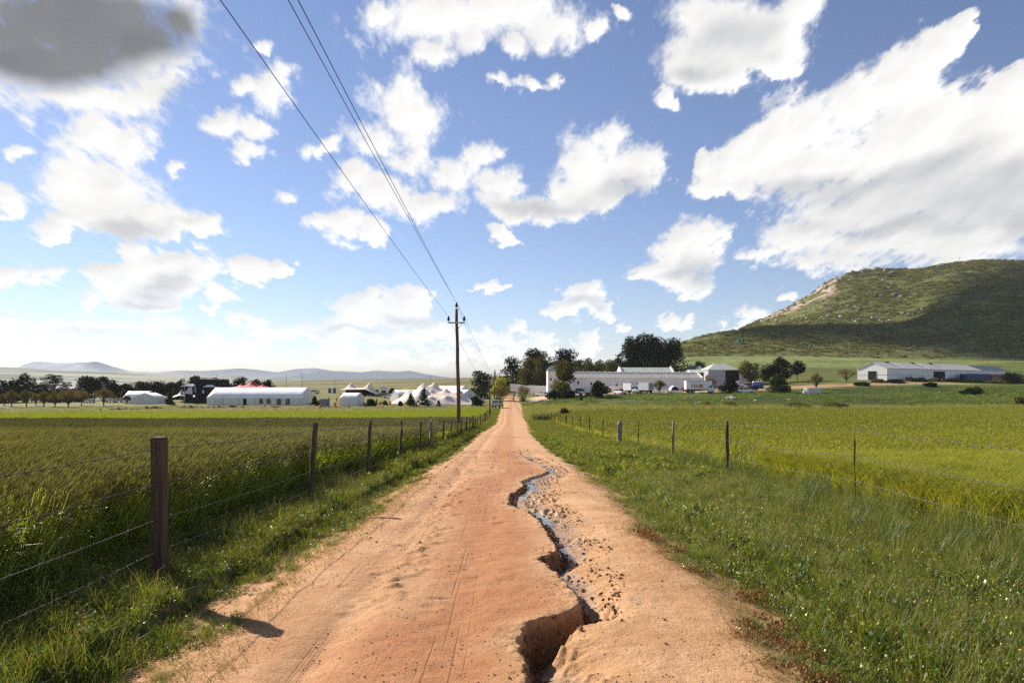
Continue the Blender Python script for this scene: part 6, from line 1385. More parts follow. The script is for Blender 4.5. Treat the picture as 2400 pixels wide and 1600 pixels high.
# long whitewashed winery
zb = vw(921, 226) ; LBX0, LBX1 = px_x(1318, 226), px_x(1632, 246)
dx, dy = LBX1 - LBX0, 13.0; LL = math.hypot(dx, dy); ang = math.atan2(dy, dx)
lb = house('winery', 'long low whitewashed building with small dark slot windows and a cream roof', (LBX0 + LBX1) / 2, 226 + dy / 2, zb, LL, 7.5, vw(884.5, 226) - zb, vw(872.5, 229.5) - zb + .15, M['lime'], M['roofc'], ang, parapet=True, base=3)
for px in (1355, 1385.5, 1415, 1445, 1515.3, 1576): 
    x = (px_x(px, 226 + (px - 1318) / 314 * 13) - (LBX0 + LBX1) / 2) / math.cos(ang); slot(lb, x, 3.0 - .010 * (px - 1355), .62, .95)
for px in (1425, 1478, 1535): x = (px_x(px, 226 + (px - 1318) / 314 * 13) - (LBX0 + LBX1) / 2) / math.cos(ang); part(MB().box((x, -.06, 2.6), (.16, .12, 5.0)), 'downpipe', M['lime'], lb)
rj = MB()
for i in range(60): rj.box((-LL / 2 + .4 + i * (LL - .8) / 59, 3.75, vw(872.5, 229.5) - zb + .30 + .05 * math.sin(i * 2.7)), (.7, .5, .14))
part(rj, 'ridge_tiles', M['lime'], lb)
x = (px_x(1483, 232) - (LBX0 + LBX1) / 2) / math.cos(ang); part(MB().box((x, -.9, 1.9), (3.2, 1.7, 2.0)), 'porch', M['lime'], lb); part(MB().add([(x - 1.8, -2.0, 3.0), (x + 1.8, -2.0, 3.0), (x + 1.8, 0, 3.35), (x - 1.8, 0, 3.35), (x - 1.8, -2.0, 3.12), (x + 1.8, -2.0, 3.12), (x + 1.8, 0, 3.47), (x - 1.8, 0, 3.47)], [(3,2,1,0),(4,5,6,7),(0,1,5,4),(1,2,6,5),(2,3,7,6),(3,0,4,7)]), 'porch_roof', M['sheet'], lb)
slot(lb, (px_x(1421, 230) - (LBX0 + LBX1) / 2) / math.cos(ang), -.3, 1.3, 2.6, arch=False, name='door')
# tall barn at the left end
tb = house('barn', 'tall whitewashed barn with a steep grey roof half hidden by the golden gum tree', px_x(1309, 222), 219.5, vw(916, 220), px_x(1335, 220) - px_x(1283, 220), 9, vw(868, 220) - vw(916, 220), vw(857, 224) - vw(916, 220), M['lime'], M['roofd'], 0, hip=1.6, base=3, cat='building')
slot(tb, -2.6, 3.4, .5, .8)
# saddle roofed hall behind
hb = house('hall', 'whitewashed hall with a pale green saddle roof between two stepped white gables', (px_x(1450, 246) + px_x(1582, 246)) / 2, 244, vw(912, 246), px_x(1576, 246) - px_x(1456, 246), 10, vw(876, 246) - vw(912, 246), vw(860, 249) - vw(912, 246) - .3, M['lime'], M['roofg'], R(1), parapet=True)
# cottage
ctg = house('cottage', 'small white cottage with a dark slate roof behind the right end of the long building', px_x(1612, 285), 283, vw(884, 285) - 1, 5.6, 6.5, vw(868, 285) - vw(884, 285) + 1, vw(857.5, 287) - vw(884, 285) + 1, M['lime'], M['roofd'], R(-62)); slot(ctg, .5, 2.2, .6, .7, arch=False)
# grey shed with a lean-to and open front
zs = vw(892.5, 250); x0, x1 = px_x(1654, 250), px_x(1695, 250)
sh = house('steel_shed', 'grey steel shed with a hipped sheet roof and a big open dark doorway', px_x(1691, 252), 249, zs, px_x(1728.5, 250) - px_x(1654, 250), 9.5, vw(866.5, 250) - zs, vw(853.5, 255) - zs, M['sheet'], M['roofg'], R(3), hip=4.0, base=2)
part(MB().box((3.0, -.06, 1.95), (5.0, .12, 3.9)), 'doorway', M['dark'], sh); part(MB().box((3.0, -.08, 3.98), (5.2, .14, .16)), 'lintel', M['roofg'], sh); part(MB().box((.42, -.08, 1.95), (.14, .14, 3.9)), 'jamb', M['sheet'], sh)
lt = house('lean_to', 'low lean-to with a pale roof and a brown slatted gate, left of the steel shed', px_x(1636, 246), 247, zs, px_x(1652, 246) - px_x(1622, 246), 7, vw(873, 247) - zs, vw(867, 250) - zs, M['lime'], M['roofg'], R(2), base=2, cat='building')
part(MB().box((.4, -.06, 1.5), (2.2, .1, 2.9)), 'gate', pmat('olive brown boards', (.14, .11, .07), .9, .3, 1, streak=(14, 1, .3)), lt); part(MB().box((1.95, -.06, 1.5), (.8, .1, 2.9)), 'opening', M['dark'], lt); part(MB().box((-1.6, -.06, 1.4), (.9, .1, 2.6)), 'opening', M['dark'], lt)
ws = house('low_shed', 'pale low shed wall behind the sparse tree, right of the steel shed', px_x(1744, 262), 261, zs + .4, 6.5, 5, 2.9, 3.6, M['whitesheet'], M['roofg'], R(2), base=2)
# white warehouse on the right
wx0, wy0, wx1, wy1 = 132.0, 240.0, 212.0, 292.0; wl = math.hypot(wx1 - wx0, wy1 - wy0); wa = math.atan2(wy1 - wy0, wx1 - wx0); zw = vw(891.6, 240) - .1
wh = house('warehouse', 'long white warehouse with a beige roof, a teal far end and two large dark doorways', (wx0 + wx1) / 2, (wy0 + wy1) / 2, zw, wl, 10.9, 4.45, 6.65, M['whitesheet'], M['roofw'], wa, over=.3, base=3)
part(MB().box((-wl / 2 + (px_x(2195, 1) - px_x(2078.6, 1)) / (px_x(2361, 1) - px_x(2078.6, 1)) * wl * .93, -.06, 1.9), (8.6, .14, 3.7)), 'doorway', M['dark'], wh)
part(MB().box((-wl / 2 - .06, 5.45, 1.75), (.14, 2.9, 3.5)), 'doorway', M['dark'], wh); part(MB().box((0, -.05, 2.15), (wl, .05, .07)), 'cladding_joint', M['sheet'], wh); part(MB().box((-wl / 2 - .04, 5.45, 2.15), (.05, 10.9, .07)), 'cladding_joint', M['sheet'], wh)
for k in (-1, 1): part(MB().box((k * wl / 2 * 1.001, -.06, 2.0), (.14, .14, 4.8)), 'downpipe', M['rust'], wh)
def roof_patch(x0, x1, mat, name, y0=-.3, y1=5.45, lift=.16):
    sl = 2.2 / 5.45; V = [(x0, y0, 4.45 + y0 * sl + lift), (x1, y0, 4.45 + y0 * sl + lift), (x1, y1, 4.45 + y1 * sl + lift), (x0, y1, 4.45 + y1 * sl + lift)]; V += [(a, b, c + .04) for a, b, c in V]
    part(MB().add(V, [(3,2,1,0),(4,5,6,7),(0,1,5,4),(1,2,6,5),(2,3,7,6),(3,0,4,7)]), name, mat, wh)
roof_patch(wl * .5 - 24, wl * .5 + .32, M['teal'], 'roof_extension')
roof_patch(-wl * .5 + 12.5, -wl * .5 + 13.3, M['white'], 'skylight', 1.0, 5.2); roof_patch(-wl * .5 + 31, -wl * .5 + 31.8, M['white'], 'skylight', 1.0, 5.2)
for x in (-wl * .5 + 9.5, -wl * .5 + 27.5, -wl * .5 + 41): part(MB().prism([(x - .9, 6.7), (x + .9, 6.7), (x + .6, 7.15), (x - .6, 7.15)], 4.9, 6.0), 'roof_vent', M['chassis'], wh)
def along(px, off):   # point in front of the long warehouse wall seen at px
    t = (px - CX) / FPX; nx, ny = math.sin(wa), -math.cos(wa); ax, ay = wx0 + nx * off, wy0 + ny * off; d = (math.cos(wa), math.sin(wa))
    s = (t * ay - ax) / (d[0] - t * d[1]); return ax + d[0] * s, ay + d[1] * s
def container(label, pa, pb, off, mat, h=3.0):
    a, b = along(pa, off), along(pb, off); c = ((a[0] + b[0]) / 2, (a[1] + b[1]) / 2); L = math.hypot(b[0] - a[0], b[1] - a[1]); rt = empty('shipping_container', (c[0], c[1], zw), wa); tag(rt, label, 'container', 'containers beside the warehouse')
    mb = MB(); n = int(L / .45)
    V = []; 
    for i in range(n + 1):
        x = -L / 2 + L * i / n; y = -1.25 + (.05 if i % 2 else 0); V += [(x, y, -1.5), (x, y, h)]
    mb.add(V, [(2*i, 2*i+2, 2*i+3, 2*i+1) for i in range(n)]); part(mb, 'front_wall', mat, rt); part(MB().box((0, .05, h / 2 - .8), (L, 2.3, h + 1.5)), 'body', mat, rt); part(MB().box((0, -1.27, h - .05), (L + .1, .12, .16)), 'top_rail', mat, rt)
    for s in (-1, 1): part(MB().box((s * (L / 2 - .02), -1.27, h / 2), (.16, .12, h)), 'corner_post', mat, rt)
container('long dark blue container against the right part of the warehouse', 2256, 2313, 3.2, M['containerblue'], 2.9); container('faded rusty red container next to the blue one', 2315, 2357, 3.0, M['containerred'], 2.9); container('short dark blue container sticking out past the right end of the warehouse', 2359, 2374, 2.6, M['containerblue'], 2.7)
def tractor(label, px, off, s=1.0, mat=None):
    a = along(px, off); rt = empty('tractor', (a[0], a[1], zw), wa); tag(rt, label, 'tractor', 'farm machines before the warehouse')
    part(MB().box((.9 * s, 0, 1.0 * s), (1.7 * s, .8 * s, .7 * s)), 'bonnet', mat or M['carred'], rt, bevel=.08); part(MB().box((-.5 * s, 0, .95 * s), (1.3 * s, 1.3 * s, .7 * s)), 'body', mat or M['carred'], rt, bevel=.06); part(MB().box((-.5 * s, 0, 2.1 * s), (1.3 * s, 1.2 * s, .08)), 'roof', M['chassis'], rt)
    for x in (-1.1, .1):
        for y in (-.55, .55): part(MB().box((x * s, y * s, 1.7 * s), (.06, .06, .9 * s)), 'roof_post', M['chassis'], rt)
    for x, r in ((-.7, .75), (1.4, .42)):
        for y in (-.85, .65): w_ = part(MB().cyl((x * s, y * s, r * s - .05), r * s, .25 * s, 16, axis='y'), 'wheel', M['tyre'], rt, True); MB().cyl((x * s, (y - .02 if y < 0 else y + .01) * s, r * s - .05), r * .5 * s, .26 * s, 10, axis='y').build('rim', M['rim'], w_)
    part(MB().tube([(1.1 * s, .3 * s, 1.3 * s), (1.1 * s, .3 * s, 2.0 * s)], .04, 6), 'exhaust', M['chassis'], rt, True)
tractor('red tractor left of the large side doorway of the warehouse', 2133, 2.5); tractor('dark machine beside the red tractor at the warehouse wall', 2162, 2.5, .9, M['cardark']); tractor('red tractor right of the large side doorway of the warehouse', 2203, 2.5, .95); tractor('small dark machine left of the blue container', 2228, 2.2, .7, M['cardark'])
a = along(2141, 3.2); 
# loading platform, reservoir, tanks
X, Y_ = px_x(2024, 226), 226; pf = empty('loading_platform', (X, Y_, vw(903, 226))); tag(pf, 'low white platform with an opening below the left corner of the warehouse', 'platform')
part(MB().box((0, 0, .85), (3.9, 2.2, .12)), 'deck', M['concrete'], pf); [part(MB().box((x, 0, -.1), (w_, 2.0, 1.8)), 'pier', M['lime'], pf) for x, w_ in ((-1.6, .7), (.9, 1.7))]
X, Y_, Z_ = px_x(1904, 190), 190, vw(920, 190); rs = empty('water_reservoir', (X, Y_, Z_)); tag(rs, 'round low whitewashed water reservoir in the pasture', 'reservoir')
rv = MB(); n = 30; V = []; 
for k, (r, z) in enumerate([(2.55, -.8), (2.55, 1.32), (2.35, 1.32), (2.35, .5)]): V += [(r * math.cos(2 * math.pi * i / n), r * math.sin(2 * math.pi * i / n), z) for i in range(n)]
rv.add(V, [(k*n+i, k*n+(i+1) % n, (k+1)*n+(i+1) % n, (k+1)*n+i) for k in range(3) for i in range(n)]); part(rv, 'wall', M['concrete'], rs, False); part(MB().tube([(0, 0, .9), (0, 0, .92)], 2.34, 30), 'water_surface', water.data.materials[0], rs)
def tank(label, px, v):
    X, Y, Z = on_hill(px, v + 3); rt = empty('water_tank', (X, Y, Z)); tag(rt, label, 'water tank', 'green water tanks'); s = Y / 500 * .8
    mb = MB(); P = []; rr = []
    for i in range(9): P += [(0, 0, -1 + (4.0 * s + 1) * i / 9), (0, 0, -1 + (4.0 * s + 1) * (i + .5) / 9)]; rr += [1.35 * s, 1.30 * s]
    mb.tube(P, rr, 16); part(mb, 'barrel', M['greenpl'], rt, True); part(MB().tube([(0, 0, 3.75 * s), (0, 0, 4.1 * s), (0, 0, 4.2 * s)], [1.35 * s, .5 * s, .35 * s], 16), 'lid', M['greenpl'], rt, True)
tank('left one of two green water tanks side by side on the lower hillside', 1732.5, 801); tank('right one of two green water tanks side by side on the lower hillside', 1740.5, 801); tank('lone green water tank on the hillside farther right', 1900.5, 814)
# boulders on the hill
def rock_mesh(seed):
    import bmesh
    bm = bmesh.new(); bmesh.ops.create_icosphere(bm, subdivisions=3, radius=1.0); rg = np.random.default_rng(seed); o = rg.uniform(0, 50, 3)
    for v in bm.verts:
        c = v.co; n = math.sin(c.x * 3 + o[0]) * .16 + math.sin(c.y * 4 + o[1]) * .14 + math.sin(c.z * 3.4 + c.x * 2 + o[2]) * .14; v.co = c * (1 + n); v.co.z *= .75
    me = bpy.data.meshes.new('boulder'); bm.to_mesh(me); bm.free(); me.materials.append(M['rock']); return me
RM = [rock_mesh(i) for i in range(4)]
rgb = np.random.default_rng(77); spots_ = []
for (cx_, cy_, sx_, sy_, n_) in [(2085, 748, 14, 6, 7), (2020, 750, 16, 6, 6), (1965, 738, 22, 8, 7), (2060, 695, 10, 6, 3), (2010, 725, 14, 6, 5), (1985, 715, 10, 3, 3), (1880, 755, 40, 5, 9), (1820, 752, 20, 6, 6), (2205, 624, 12, 5, 5), (2330, 606, 16, 2, 4), (2090, 640, 14, 4, 4), (2060, 660, 40, 14, 7), (1965, 656, 26, 5, 12), (2020, 638, 12, 3, 4), (2140, 735, 30, 12, 5), (2250, 690, 60, 30, 5), (1900, 700, 30, 20, 6)]:
    for _ in range(n_): spots_.append((cx_ + rgb.normal() * sx_, cy_ + rgb.normal() * sy_, rgb.uniform(.8, 2.5) * (1.35 if cy_ < 660 else 1)))
for i, (px, v, s) in enumerate(spots_):
    X, Y, Z = on_hill(px, v); o = bpy.data.objects.new('boulder', RM[i % 4]); COL.objects.link(o); o.location = (X, Y, Z + s * .2); o.scale = (s * rgb.uniform(.8, 1.4), s, s * rgb.uniform(.6, 1.1)); o.rotation_euler = (rgb.uniform(-.3, .3), rgb.uniform(-.3, .3), rgb.uniform(0, 6))
    tag(o, 'pale granite boulder sticking out of the hillside', 'boulder', 'boulders on the hill')
X, Y, Z = on_hill(2249, 607); hm = empty('mast', (X, Y, Z - 1)); tag(hm, 'tiny mast on top of the hill', 'mast'); part(MB().tube([(0, 0, 0), (0, 0, 9)], [.3, .2], 6), 'pole', M['steel'], hm); part(MB().box((0, 0, 8), (2.2, .3, .3)), 'top_arm', M['steel'], hm)
# field rubble in the pasture
rgb = np.random.default_rng(78)
for i, (px, v, Y, s) in enumerate([(1713, 928, 158, .9), (1720, 931, 156, .6), (1708, 932, 155, .5), (1850, 932, 150, .3), (1621, 928, 160, .35), (1640, 939, 142, .45), (1634, 940, 141, .35), (1258, 927, 196, .9), (1270, 928, 196, .8), (1285, 930, 195, .6), (1246, 927, 197, .5), (1345, 944, 140, .5), (1360, 944, 141, .4), (1772, 935, 148, .35), (1694, 935, 150, .3)]):
    X = px_x(px, Y); o = bpy.data.objects.new('stone', RM[i % 4]); COL.objects.link(o); o.location = (X, Y, gz(X, Y) + s * .25); o.scale = (s * 1.3, s, s * .8); o.rotation_euler = (0, 0, i * 1.7); tag(o, 'pale stone lying in the pasture before the farm yard', 'stone', 'stones in the pasture')
def wall_(label, pa, pb, Ya, Yb, va, vb, h, th=.35):
    xa, xb = px_x(pa, Ya), px_x(pb, Yb); L = math.hypot(xb - xa, Yb - Ya); an = math.atan2(Yb - Ya, xb - xa); za, zc = vw(va, Ya), vw(vb, Yb)
    rt = empty('yard_wall', (xa, Ya, za), an); tag(rt, label, 'wall', 'low white walls of the farm yard'); d = zc - za; part(MB().prism([(0, -1.5), (L, d - 1.5), (L, d + h), (0, h)], -th / 2, th / 2), 'wall', M['lime'], rt); part(MB().prism([(-.05, h + .003), (L + .05, d + h + .003), (L + .05, d + h + .10), (-.05, h + .10)], -th / 2 - .06, th / 2 + .06), 'coping', M['lime'], rt)
wall_('low white wall running from the willow towards the parking yard', 1196, 1231, 250, 246, 906, 910, 1.0); wall_('white wall behind the parked white pickup, below the lawn', 1233, 1284, 243, 240, 912, 913, 1.25)
wall_('white ramp wall sloping down behind the small white van', 1431, 1470, 216, 216, 921, 921, 2.2); wall_('white ramp wall sloping down right of the grey box truck', 1530, 1560, 214, 214, 919, 921, .9); wall_('low white kerb wall below the car shelter', 1562, 1600, 205, 205, 920, 919.5, .55)
bd = empty('sign_board', (px_x(1417, 182), 182, gz(px_x(1417, 182), 182))); tag(bd, 'small white notice board on a post by the dark round bush', 'sign'); part(MB().box((0, 0, .5), (.08, .08, 1.0)), 'post', M['wood'], bd); part(MB().box((0, -.06, 1.1), (.75, .04, .45)), 'board', M['whitepl'], bd)

# ------------------------------------------------------------------ vehicles, built nose towards local +x
def wheel(rt, x, y, r, w_=.22):
    o = part(MB().cyl((x, y - w_ / 2, r), r, w_, 20, axis='y'), 'wheel', M['tyre'], rt, True); s = -1 if y < 0 else 1
    MB().cyl((x, y + s * w_ / 2 - (.03 if s > 0 else .0) - (.012 if s < 0 else -.012), r), r * .6, .03, 16, axis='y').build('rim', M['rim'], o)
def car(label, px, Y, rz, kind, paint, cat='car', group='vehicles parked around the farm', dz=0, name=None):
    X = px_x(px, Y); Z = gz(X, Y) + dz; rt = empty(name or {'wagon': 'parked_van', 'pickup': 'pickup_truck', 'canopy': 'pickup_truck', 'hatch': 'parked_car', 'van': 'delivery_van'}[kind], (X, Y, Z), rz); tag(rt, label, cat, group)
    L, W_ = {'wagon': (4.7, 1.8), 'pickup': (4.9, 1.75), 'canopy': (4.9, 1.75), 'hatch': (4.0, 1.68), 'van': (5.2, 1.95)}[kind]; l = L / 2
    low = {'wagon': [(-l, .45), (-l, 1.05), (l - 1.05, 1.02), (l - .1, .90), (l, .62), (l, .40)], 'pickup': [(-l, .5), (-l, 1.0), (l - 1.2, 1.02), (l - .1, .92), (l, .65), (l, .42)], 'canopy': [(-l, .5), (-l, 1.05), (l - 1.2, 1.05), (l - .1, .95), (l, .65), (l, .42)],
           'hatch': [(-l, .42), (-l, .92), (l - .95, .92), (l - .1, .78), (l, .58), (l, .36)], 'van': [(-l, .45), (-l, 1.2), (l - .9, 1.15), (l - .1, .95), (l, .65), (l, .4)]}[kind]
    up = {'wagon': [(-l + .03, 1.04), (-l + .22, 1.70), (l - 1.95, 1.74), (l - 1.10, 1.03)], 'pickup': [(-.55, 1.0), (-.35, 1.62), (l - 1.95, 1.64), (l - 1.15, 1.01)], 'canopy': [(-l + .05, 1.04), (-l + .12, 1.72), (l - 1.95, 1.70), (l - 1.15, 1.04)],
          'hatch': [(-l + .05, .91), (-l + .5, 1.40), (l - 1.7, 1.42), (l - .95, .92)], 'van': [(-l + .02, 1.19), (-l + .1, 2.1), (l - 1.4, 2.15), (l - .75, 1.16)]}[kind]
    part(MB().prism(low, -W_ / 2, W_ / 2), 'body', paint, rt, bevel=.05); part(MB().prism(up, -W_ / 2 + .10, W_ / 2 - .10), 'cabin', paint, rt, bevel=.05)
    a, b, c, d = up; gh0, gh1 = .12, .86
    def L_(p, q, t): return (p[0] + (q[0] - p[0]) * t, p[1] + (q[1] - p[1]) * t)
    side = [L_(a, b, gh0), L_(a, b, gh1), L_(d, c, gh1), L_(d, c, gh0)]; k = .10; x0, x1 = side[0][0] + k * 1.2, side[3][0] - k
    if kind == 'van': x0 = l - 2.2
    pane = [(x0, side[0][1]), (x0 + .08 if kind != 'van' else x0, side[1][1]), (side[2][0] - .12, side[1][1]), (x1, side[0][1])]
    for s in (-1, 1):
        y0, y1 = (s * (W_ / 2 - .095), s * (W_ / 2 - .075)); part(MB().prism(pane, min(y0, y1), max(y0, y1)), 'window', M['glass'], rt)
        xm = (pane[1][0] + pane[2][0]) / 2; part(MB().box((xm, s * (W_ / 2 - .07), (side[0][1] + side[1][1]) / 2), (.09, .03, side[1][1] - side[0][1])), 'pillar', paint, rt)
    ws = [L_(d, c, .10), L_(d, c, .88)]; e = .03; part(MB().add([(ws[0][0] + e, -W_ / 2 + .2, ws[0][1] + e), (ws[0][0] + e, W_ / 2 - .2, ws[0][1] + e), (ws[1][0] + e, W_ / 2 - .24, ws[1][1] + e), (ws[1][0] + e, -W_ / 2 + .24, ws[1][1] + e), (ws[0][0], -W_ / 2 + .2, ws[0][1]), (ws[0][0], W_ / 2 - .2, ws[0][1]), (ws[1][0], W_ / 2 - .24, ws[1][1]), (ws[1][0], -W_ / 2 + .24, ws[1][1])], [(0,1,2,3),(7,6,5,4),(0,4,5,1),(1,5,6,2),(2,6,7,3),(3,7,4,0)]), 'windscreen', M['glass'], rt)
    rw = [L_(a, b, .18), L_(a, b, .82)]
    if kind != 'van': part(MB().add([(rw[0][0] - e, -W_ / 2 + .25, rw[0][1]), (rw[0][0] - e, W_ / 2 - .25, rw[0][1]), (rw[1][0] - e, W_ / 2 - .28, rw[1][1]), (rw[1][0] - e, -W_ / 2 + .28, rw[1][1]), (rw[0][0] + e, -W_ / 2 + .25, rw[0][1]), (rw[0][0] + e, W_ / 2 - .25, rw[0][1]), (rw[1][0] + e, W_ / 2 - .28, rw[1][1]), (rw[1][0] + e, -W_ / 2 + .28, rw[1][1])], [(0,1,2,3),(7,6,5,4),(0,4,5,1),(1,5,6,2),(2,6,7,3),(3,7,4,0)]), 'rear_window', M['glass'], rt)
    if kind == 'pickup': part(MB().box((-l + .95, 0, .96), (1.75, W_ - .3, .12)), 'load_bed', M['chassis'], rt)
    for x in (-l + .85, l - .85):
        for y in (-W_ / 2 + .08, W_ / 2 - .08): wheel(rt, x, y, .34)
    for y in (-W_ / 2 + .28, W_ / 2 - .28): part(MB().box((l - .01, y, .72), (.08, .32, .16)), 'headlight', M['lamp'], rt); part(MB().box((-l, y, .82), (.06, .16, .22)), 'tail_light', M['carred'], rt)
    part(MB().box((l + .02, 0, .46), (.12, W_ - .1, .16)), 'bumper', M['chassis'], rt); part(MB().box((-l - .02, 0, .5), (.10, W_ - .1, .14)), 'bumper', M['chassis'], rt); part(MB().box((l + .0, 0, .66), (.05, .7, .14)), 'grille', M['chassis'], rt)
    return rt
car('silver station van standing across the top of the track, nose to the left', 1196, 262, R(186), 'wagon', M['carsilver'], 'van')
car('silver pickup with a dark rear window parked left of the track near the bend', 1166, 150, R(80), 'canopy', M['carsilver'], 'pickup', dz=.1)
car('white pickup parked before the white wall under the gum trees', 1271, 232, R(178), 'pickup', M['carwhite'], 'pickup')
car('dark blue car half hidden behind the yard hedge, right of the white pickup', 1284, 218, R(215), 'hatch', M['cardark'])
car('white car in front of the dark blue one, at the yard hedge', 1289, 211, R(200), 'hatch', M['carwhite'])
car('pale silver car at the foot of the long building, right of the golden gum', 1352, 206, R(-20), 'hatch', M['carsilver'])
car('dark car in shade close to the wall of the long building', 1363, 218, R(-10), 'hatch', M['cardark'])
car('small white pickup facing the viewer, left of the white box truck', 1453, 202, R(-70), 'canopy', M['carwhite'], 'pickup')
car('red hatchback beside the truck with lettering', 1602, 214, R(175), 'hatch', M['carred'])
car('white farm pickup with a closed canopy, parked before the blue toilets', 1749, 196, R(-6), 'canopy', M['carwhite'], 'pickup')
car('white van with dark windows in front of the steel shed door', 1727, 238, R(4), 'van', M['carwhite'], 'van')
car('dark car parked behind the white farm pickup, left of the toilets', 1758, 212, R(170), 'wagon', M['cardark'])
car('white car among the things right of the marquees', 1118, 218, R(20), 'wagon', M['carwhite'])
gd = 'cars parked beyond the orchard'
for i, (px, lb, mt) in enumerate([(208, 'first white car from the left beyond the bare orchard', M['carwhite']), (262, 'white car beyond the orchard, right of the lone golden bush', M['carwhite']), (279, 'silver car beyond the orchard, closest to the white marquees', M['carsilver']), (303, 'white car hidden by the tiny sapling beside the marquees', M['carwhite'])]):
    car(lb, px, 232, R(175 + 4 * i), 'hatch', mt, group=gd)
gd = 'cars in the far festival field'
for i, (px, Y, lb, mt, k) in enumerate([(735, 290, 'white car behind the right gable of the long marquee', M['carwhite'], 'wagon'), (894, 268, 'dark pickup at the right end of the open stretch tent', M['cardark'], 'canopy'), (910, 262, 'white car right of the dark pickup behind the cream tents', M['carwhite'], 'hatch'), (922, 258, 'silver car touching the left wing of the largest stretch tent', M['carsilver'], 'hatch')]):
    car(lb, px, Y, R(170 + 9 * i), k, mt, group=gd)
def box_truck(label, px, Y, rz, cabL, boxL, boxW, boxH, zfloor, dzr=0.0, cabpaint=None, boxmat=None, doors=False, spoiler=False, group='trucks in the farm yard', over=0.0, cab=True):
    X = px_x(px, Y); rt = empty('box_truck', (X, Y, gz(X, Y) + dzr), rz); tag(rt, label, 'truck', group); cp = cabpaint or M['carwhite']; xb = 0.0
    part(MB().box((boxL / 2, 0, zfloor + boxH / 2), (boxL, boxW, boxH)), 'cargo_box', boxmat or M['boxwhite'], rt, bevel=.03)
    if over: part(MB().prism([(boxL + .005, zfloor + boxH * .42), (boxL + .3, zfloor + boxH * .42), (boxL + over, zfloor + boxH * .62), (boxL + over, zfloor + boxH), (boxL + .005, zfloor + boxH)], -boxW / 2 + .02, boxW / 2 - .02), 'overhang', boxmat or M['boxwhite'], rt, bevel=.02)
    part(MB().box((boxL / 2 + (cabL / 2 if cab else 0), 0, zfloor - .12), (boxL + (cabL if cab else 0) - .2, boxW * .5, .2)), 'chassis', M['chassis'], rt)
    for s in (-1, 1): part(MB().box((boxL * .45, s * (boxW / 2 - .12), zfloor - .30), (boxL * .35, .06, .35)), 'side_guard', M['chassis'], rt)
    if cab:
        H = zfloor + 1.35; cx = boxL + .12; prof = [(cx, .5), (cx, H), (cx + cabL * .62, H + .03), (cx + cabL * .92, zfloor + .45), (cx + cabL, zfloor + .25), (cx + cabL, .5)]; part(MB().prism(prof, -boxW * .45, boxW * .45), 'cab', cp, rt, bevel=.06)
        e = .025; a, b = prof[2], prof[3]; A = (a[0] + (b[0] - a[0]) * .10, a[1] + (b[1] - a[1]) * .10); B = (a[0] + (b[0] - a[0]) * .88, a[1] + (b[1] - a[1]) * .88); wv = boxW * .40
        part(MB().add([(B[0] + e, -wv, B[1] + e), (B[0] + e, wv, B[1] + e), (A[0] + e, wv * .95, A[1] + e), (A[0] + e, -wv * .95, A[1] + e), (B[0] - e, -wv, B[1] - e), (B[0] - e, wv, B[1] - e), (A[0] - e, wv * .95, A[1] - e), (A[0] - e, -wv * .95, A[1] - e)], [(0,1,2,3),(7,6,5,4),(0,4,5,1),(1,5,6,2),(2,6,7,3),(3,7,4,0)]), 'windscreen', M['glass'], rt)
        for s in (-1, 1):
            y = s * (boxW * .45 + .01); part(MB().prism([(cx + cabL * .18, zfloor + .45), (cx + cabL * .18, H - .2), (cx + cabL * .56, H - .2), (cx + cabL * .74, zfloor + .45)], min(y, y + s * .02), max(y, y + s * .02)), 'window', M['glass'], rt); part(MB().box((cx + cabL * .85, s * (boxW * .45 + .15), zfloor + .8), (.06, .2, .4)), 'mirror', M['chassis'], rt); part(MB().box((cx + cabL + .01, s * boxW * .33, .75), (.06, .35, .2)), 'headlight', M['lamp'], rt)
        part(MB().box((cx + cabL + .03, 0, .52), (.14, boxW * .88, .3)), 'bumper', M['chassis'], rt)
        if spoiler: part(MB().prism([(cx, H + .04), (cx, H + .55), (cx + cabL * .55, H + .10)], -boxW * .36, boxW * .36), 'spoiler', cp, rt)
        for y in (-boxW / 2 + .16, boxW / 2 - .16): wheel(rt, cx + cabL * .55, y, .42, .28)
    for x in ((boxL * .22,) if boxL < 4.5 else (boxL * .18, boxL * .18 + .95)):
        for y in (-boxW / 2 + .18, boxW / 2 - .18): wheel(rt, x, y, .44, .34)
    if not cab:
        for y in (-boxW / 2 + .18, boxW / 2 - .18): wheel(rt, boxL * .85, y, .42, .28)
    if doors:
        for s in (-1, 1): part(MB().box((-.03, s * boxW * .24, zfloor + boxH / 2), (.05, boxW * .455, boxH * .94)), 'rear_door', M['boxgrey'], rt); part(MB().box((-.07, s * .08, zfloor + boxH * .5), (.03, .03, boxH * .8)), 'lock_rod', M['chassis'], rt)
        part(MB().box((-.05, 0, zfloor - .2), (.08, boxW, .2)), 'bumper', M['chassis'], rt)
    return rt
box_truck('white box truck with a roof spoiler, facing the viewer beside the small white pickup', 1466, 208, R(-58), 1.7, 3.6, 2.1, 2.15, .95, spoiler=True)
box_truck('white box truck seen from its grey rear doors, right of the facing white truck', 1526, 199, R(128), 1.6, 3.8, 2.3, 2.2, 1.05, doors=True)
box_truck('small white delivery truck half behind the dark round bush', 1372, 204, R(-25), 1.5, 2.7, 1.9, 1.7, .8)
vt = box_truck('large white box truck with VALUE in red and orange letters on its side', 1606, 199, R(1), 1.75, 6.35, 2.4, 2.45, 1.15, dzr=.0, over=1.15, cabpaint=M['carwhite'])
part(MB().box((6.35 / 2, -1.2 - .012, 1.15 + .28), (6.3, .02, .07)), 'stripe', M['carred'], vt); part(MB().box((6.35 / 2, -1.2 - .012, 1.15 + 2.42), (6.3, .02, .06)), 'stripe', M['chassis'], vt)
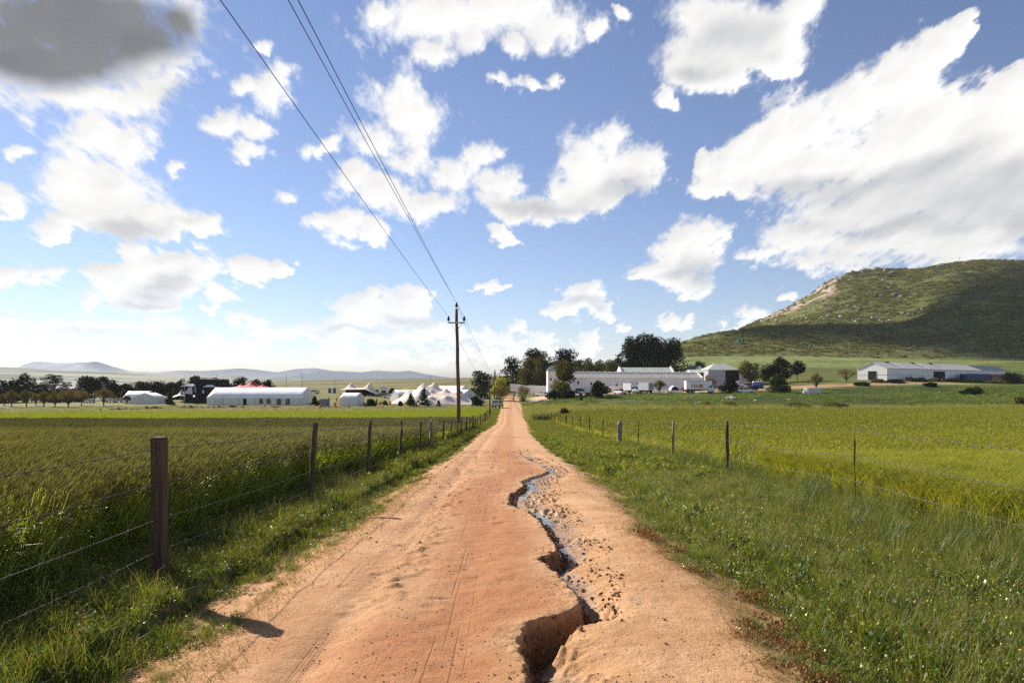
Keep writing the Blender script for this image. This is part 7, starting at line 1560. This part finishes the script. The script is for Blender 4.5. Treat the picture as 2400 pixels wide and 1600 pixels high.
def letters(parent, y, x0, z0, H, Wd, gap):
    mr = [pmat('orange letter', (.50, .12, .02), .6, .1), pmat('red letter', (.42, .03, .015), .6, .1)]
    G_ = {'V': [[(0, 1), (.30, 1), (.5, .38), (.70, 1), (1, 1), (.60, 0), (.40, 0)]], 'A': [[(0, 0), (.40, 1), (.60, 1), (1, 0), (.70, 0), (.62, .25), (.38, .25), (.30, 0)]], 'L': [[(0, 0), (0, 1), (.34, 1), (.34, .22), (.9, .22), (.9, 0)], [(.6, .42), (.85, .42), (.85, .66), (.6, .66)]],
          'U': [[(0, .12), (0, 1), (.40, 1), (.40, .24), (.66, .24), (.66, 1), (1, 1), (1, 0), (.12, 0)]], 'E': [[(0, 0), (0, 1), (1, 1), (1, .78), (.34, .78), (.34, .61), (.92, .61), (.92, .40), (.34, .40), (.34, .22), (1, .22), (1, 0)]]}
    x = x0
    for i, ch in enumerate('VALUE'):
        import bmesh
        mb = MB()
        for poly in G_[ch]: mb.prism([(x + a * Wd, z0 + b * H) for a, b in poly], y - .03, y)
        part(mb, 'lettering', mr[0] if ch in 'VL' else mr[1], parent); x += Wd + gap
letters(vt, -1.2 - .004, 1.42, 1.15 + .52, 1.0, .60, .13)
for i, (x, w_) in enumerate([(2.0, .75), (3.0, .8), (3.95, .5)]):
    mb = MB()
    for k in range(int(w_ / .16)): mb.box((x + k * .16 - w_ / 2, -1.2 - .015, 1.15 + 2.02 + .01 * (k % 2)), (.11, .02, .15))
    part(mb, 'small_lettering', pmat('teal letter', (.05, .24, .28), .6, .1), vt)
# shelter beside the truck
X = px_x(1583, 208); csh = empty('car_shelter', (X, 208, gz(X, 208))); tag(csh, 'small white arched shelter with an open dark front, left of the red hatchback', 'shelter')
ar = [(1.5 * math.cos(t), .5 + 1.7 * math.sin(t)) for t in np.linspace(0, math.pi, 12)]; part(MB().prism([(1.5, -.3)] + ar + [(-1.5, -.3)], .0, 2.6), 'roof', M['canvas'], csh); part(MB().prism([(1.25, -.2)] + [(1.25 * math.cos(t), .5 + 1.35 * math.sin(t)) for t in np.linspace(0, math.pi, 10)] + [(-1.25, -.2)], -.04, -.005), 'opening', M['dark'], csh)
haze()
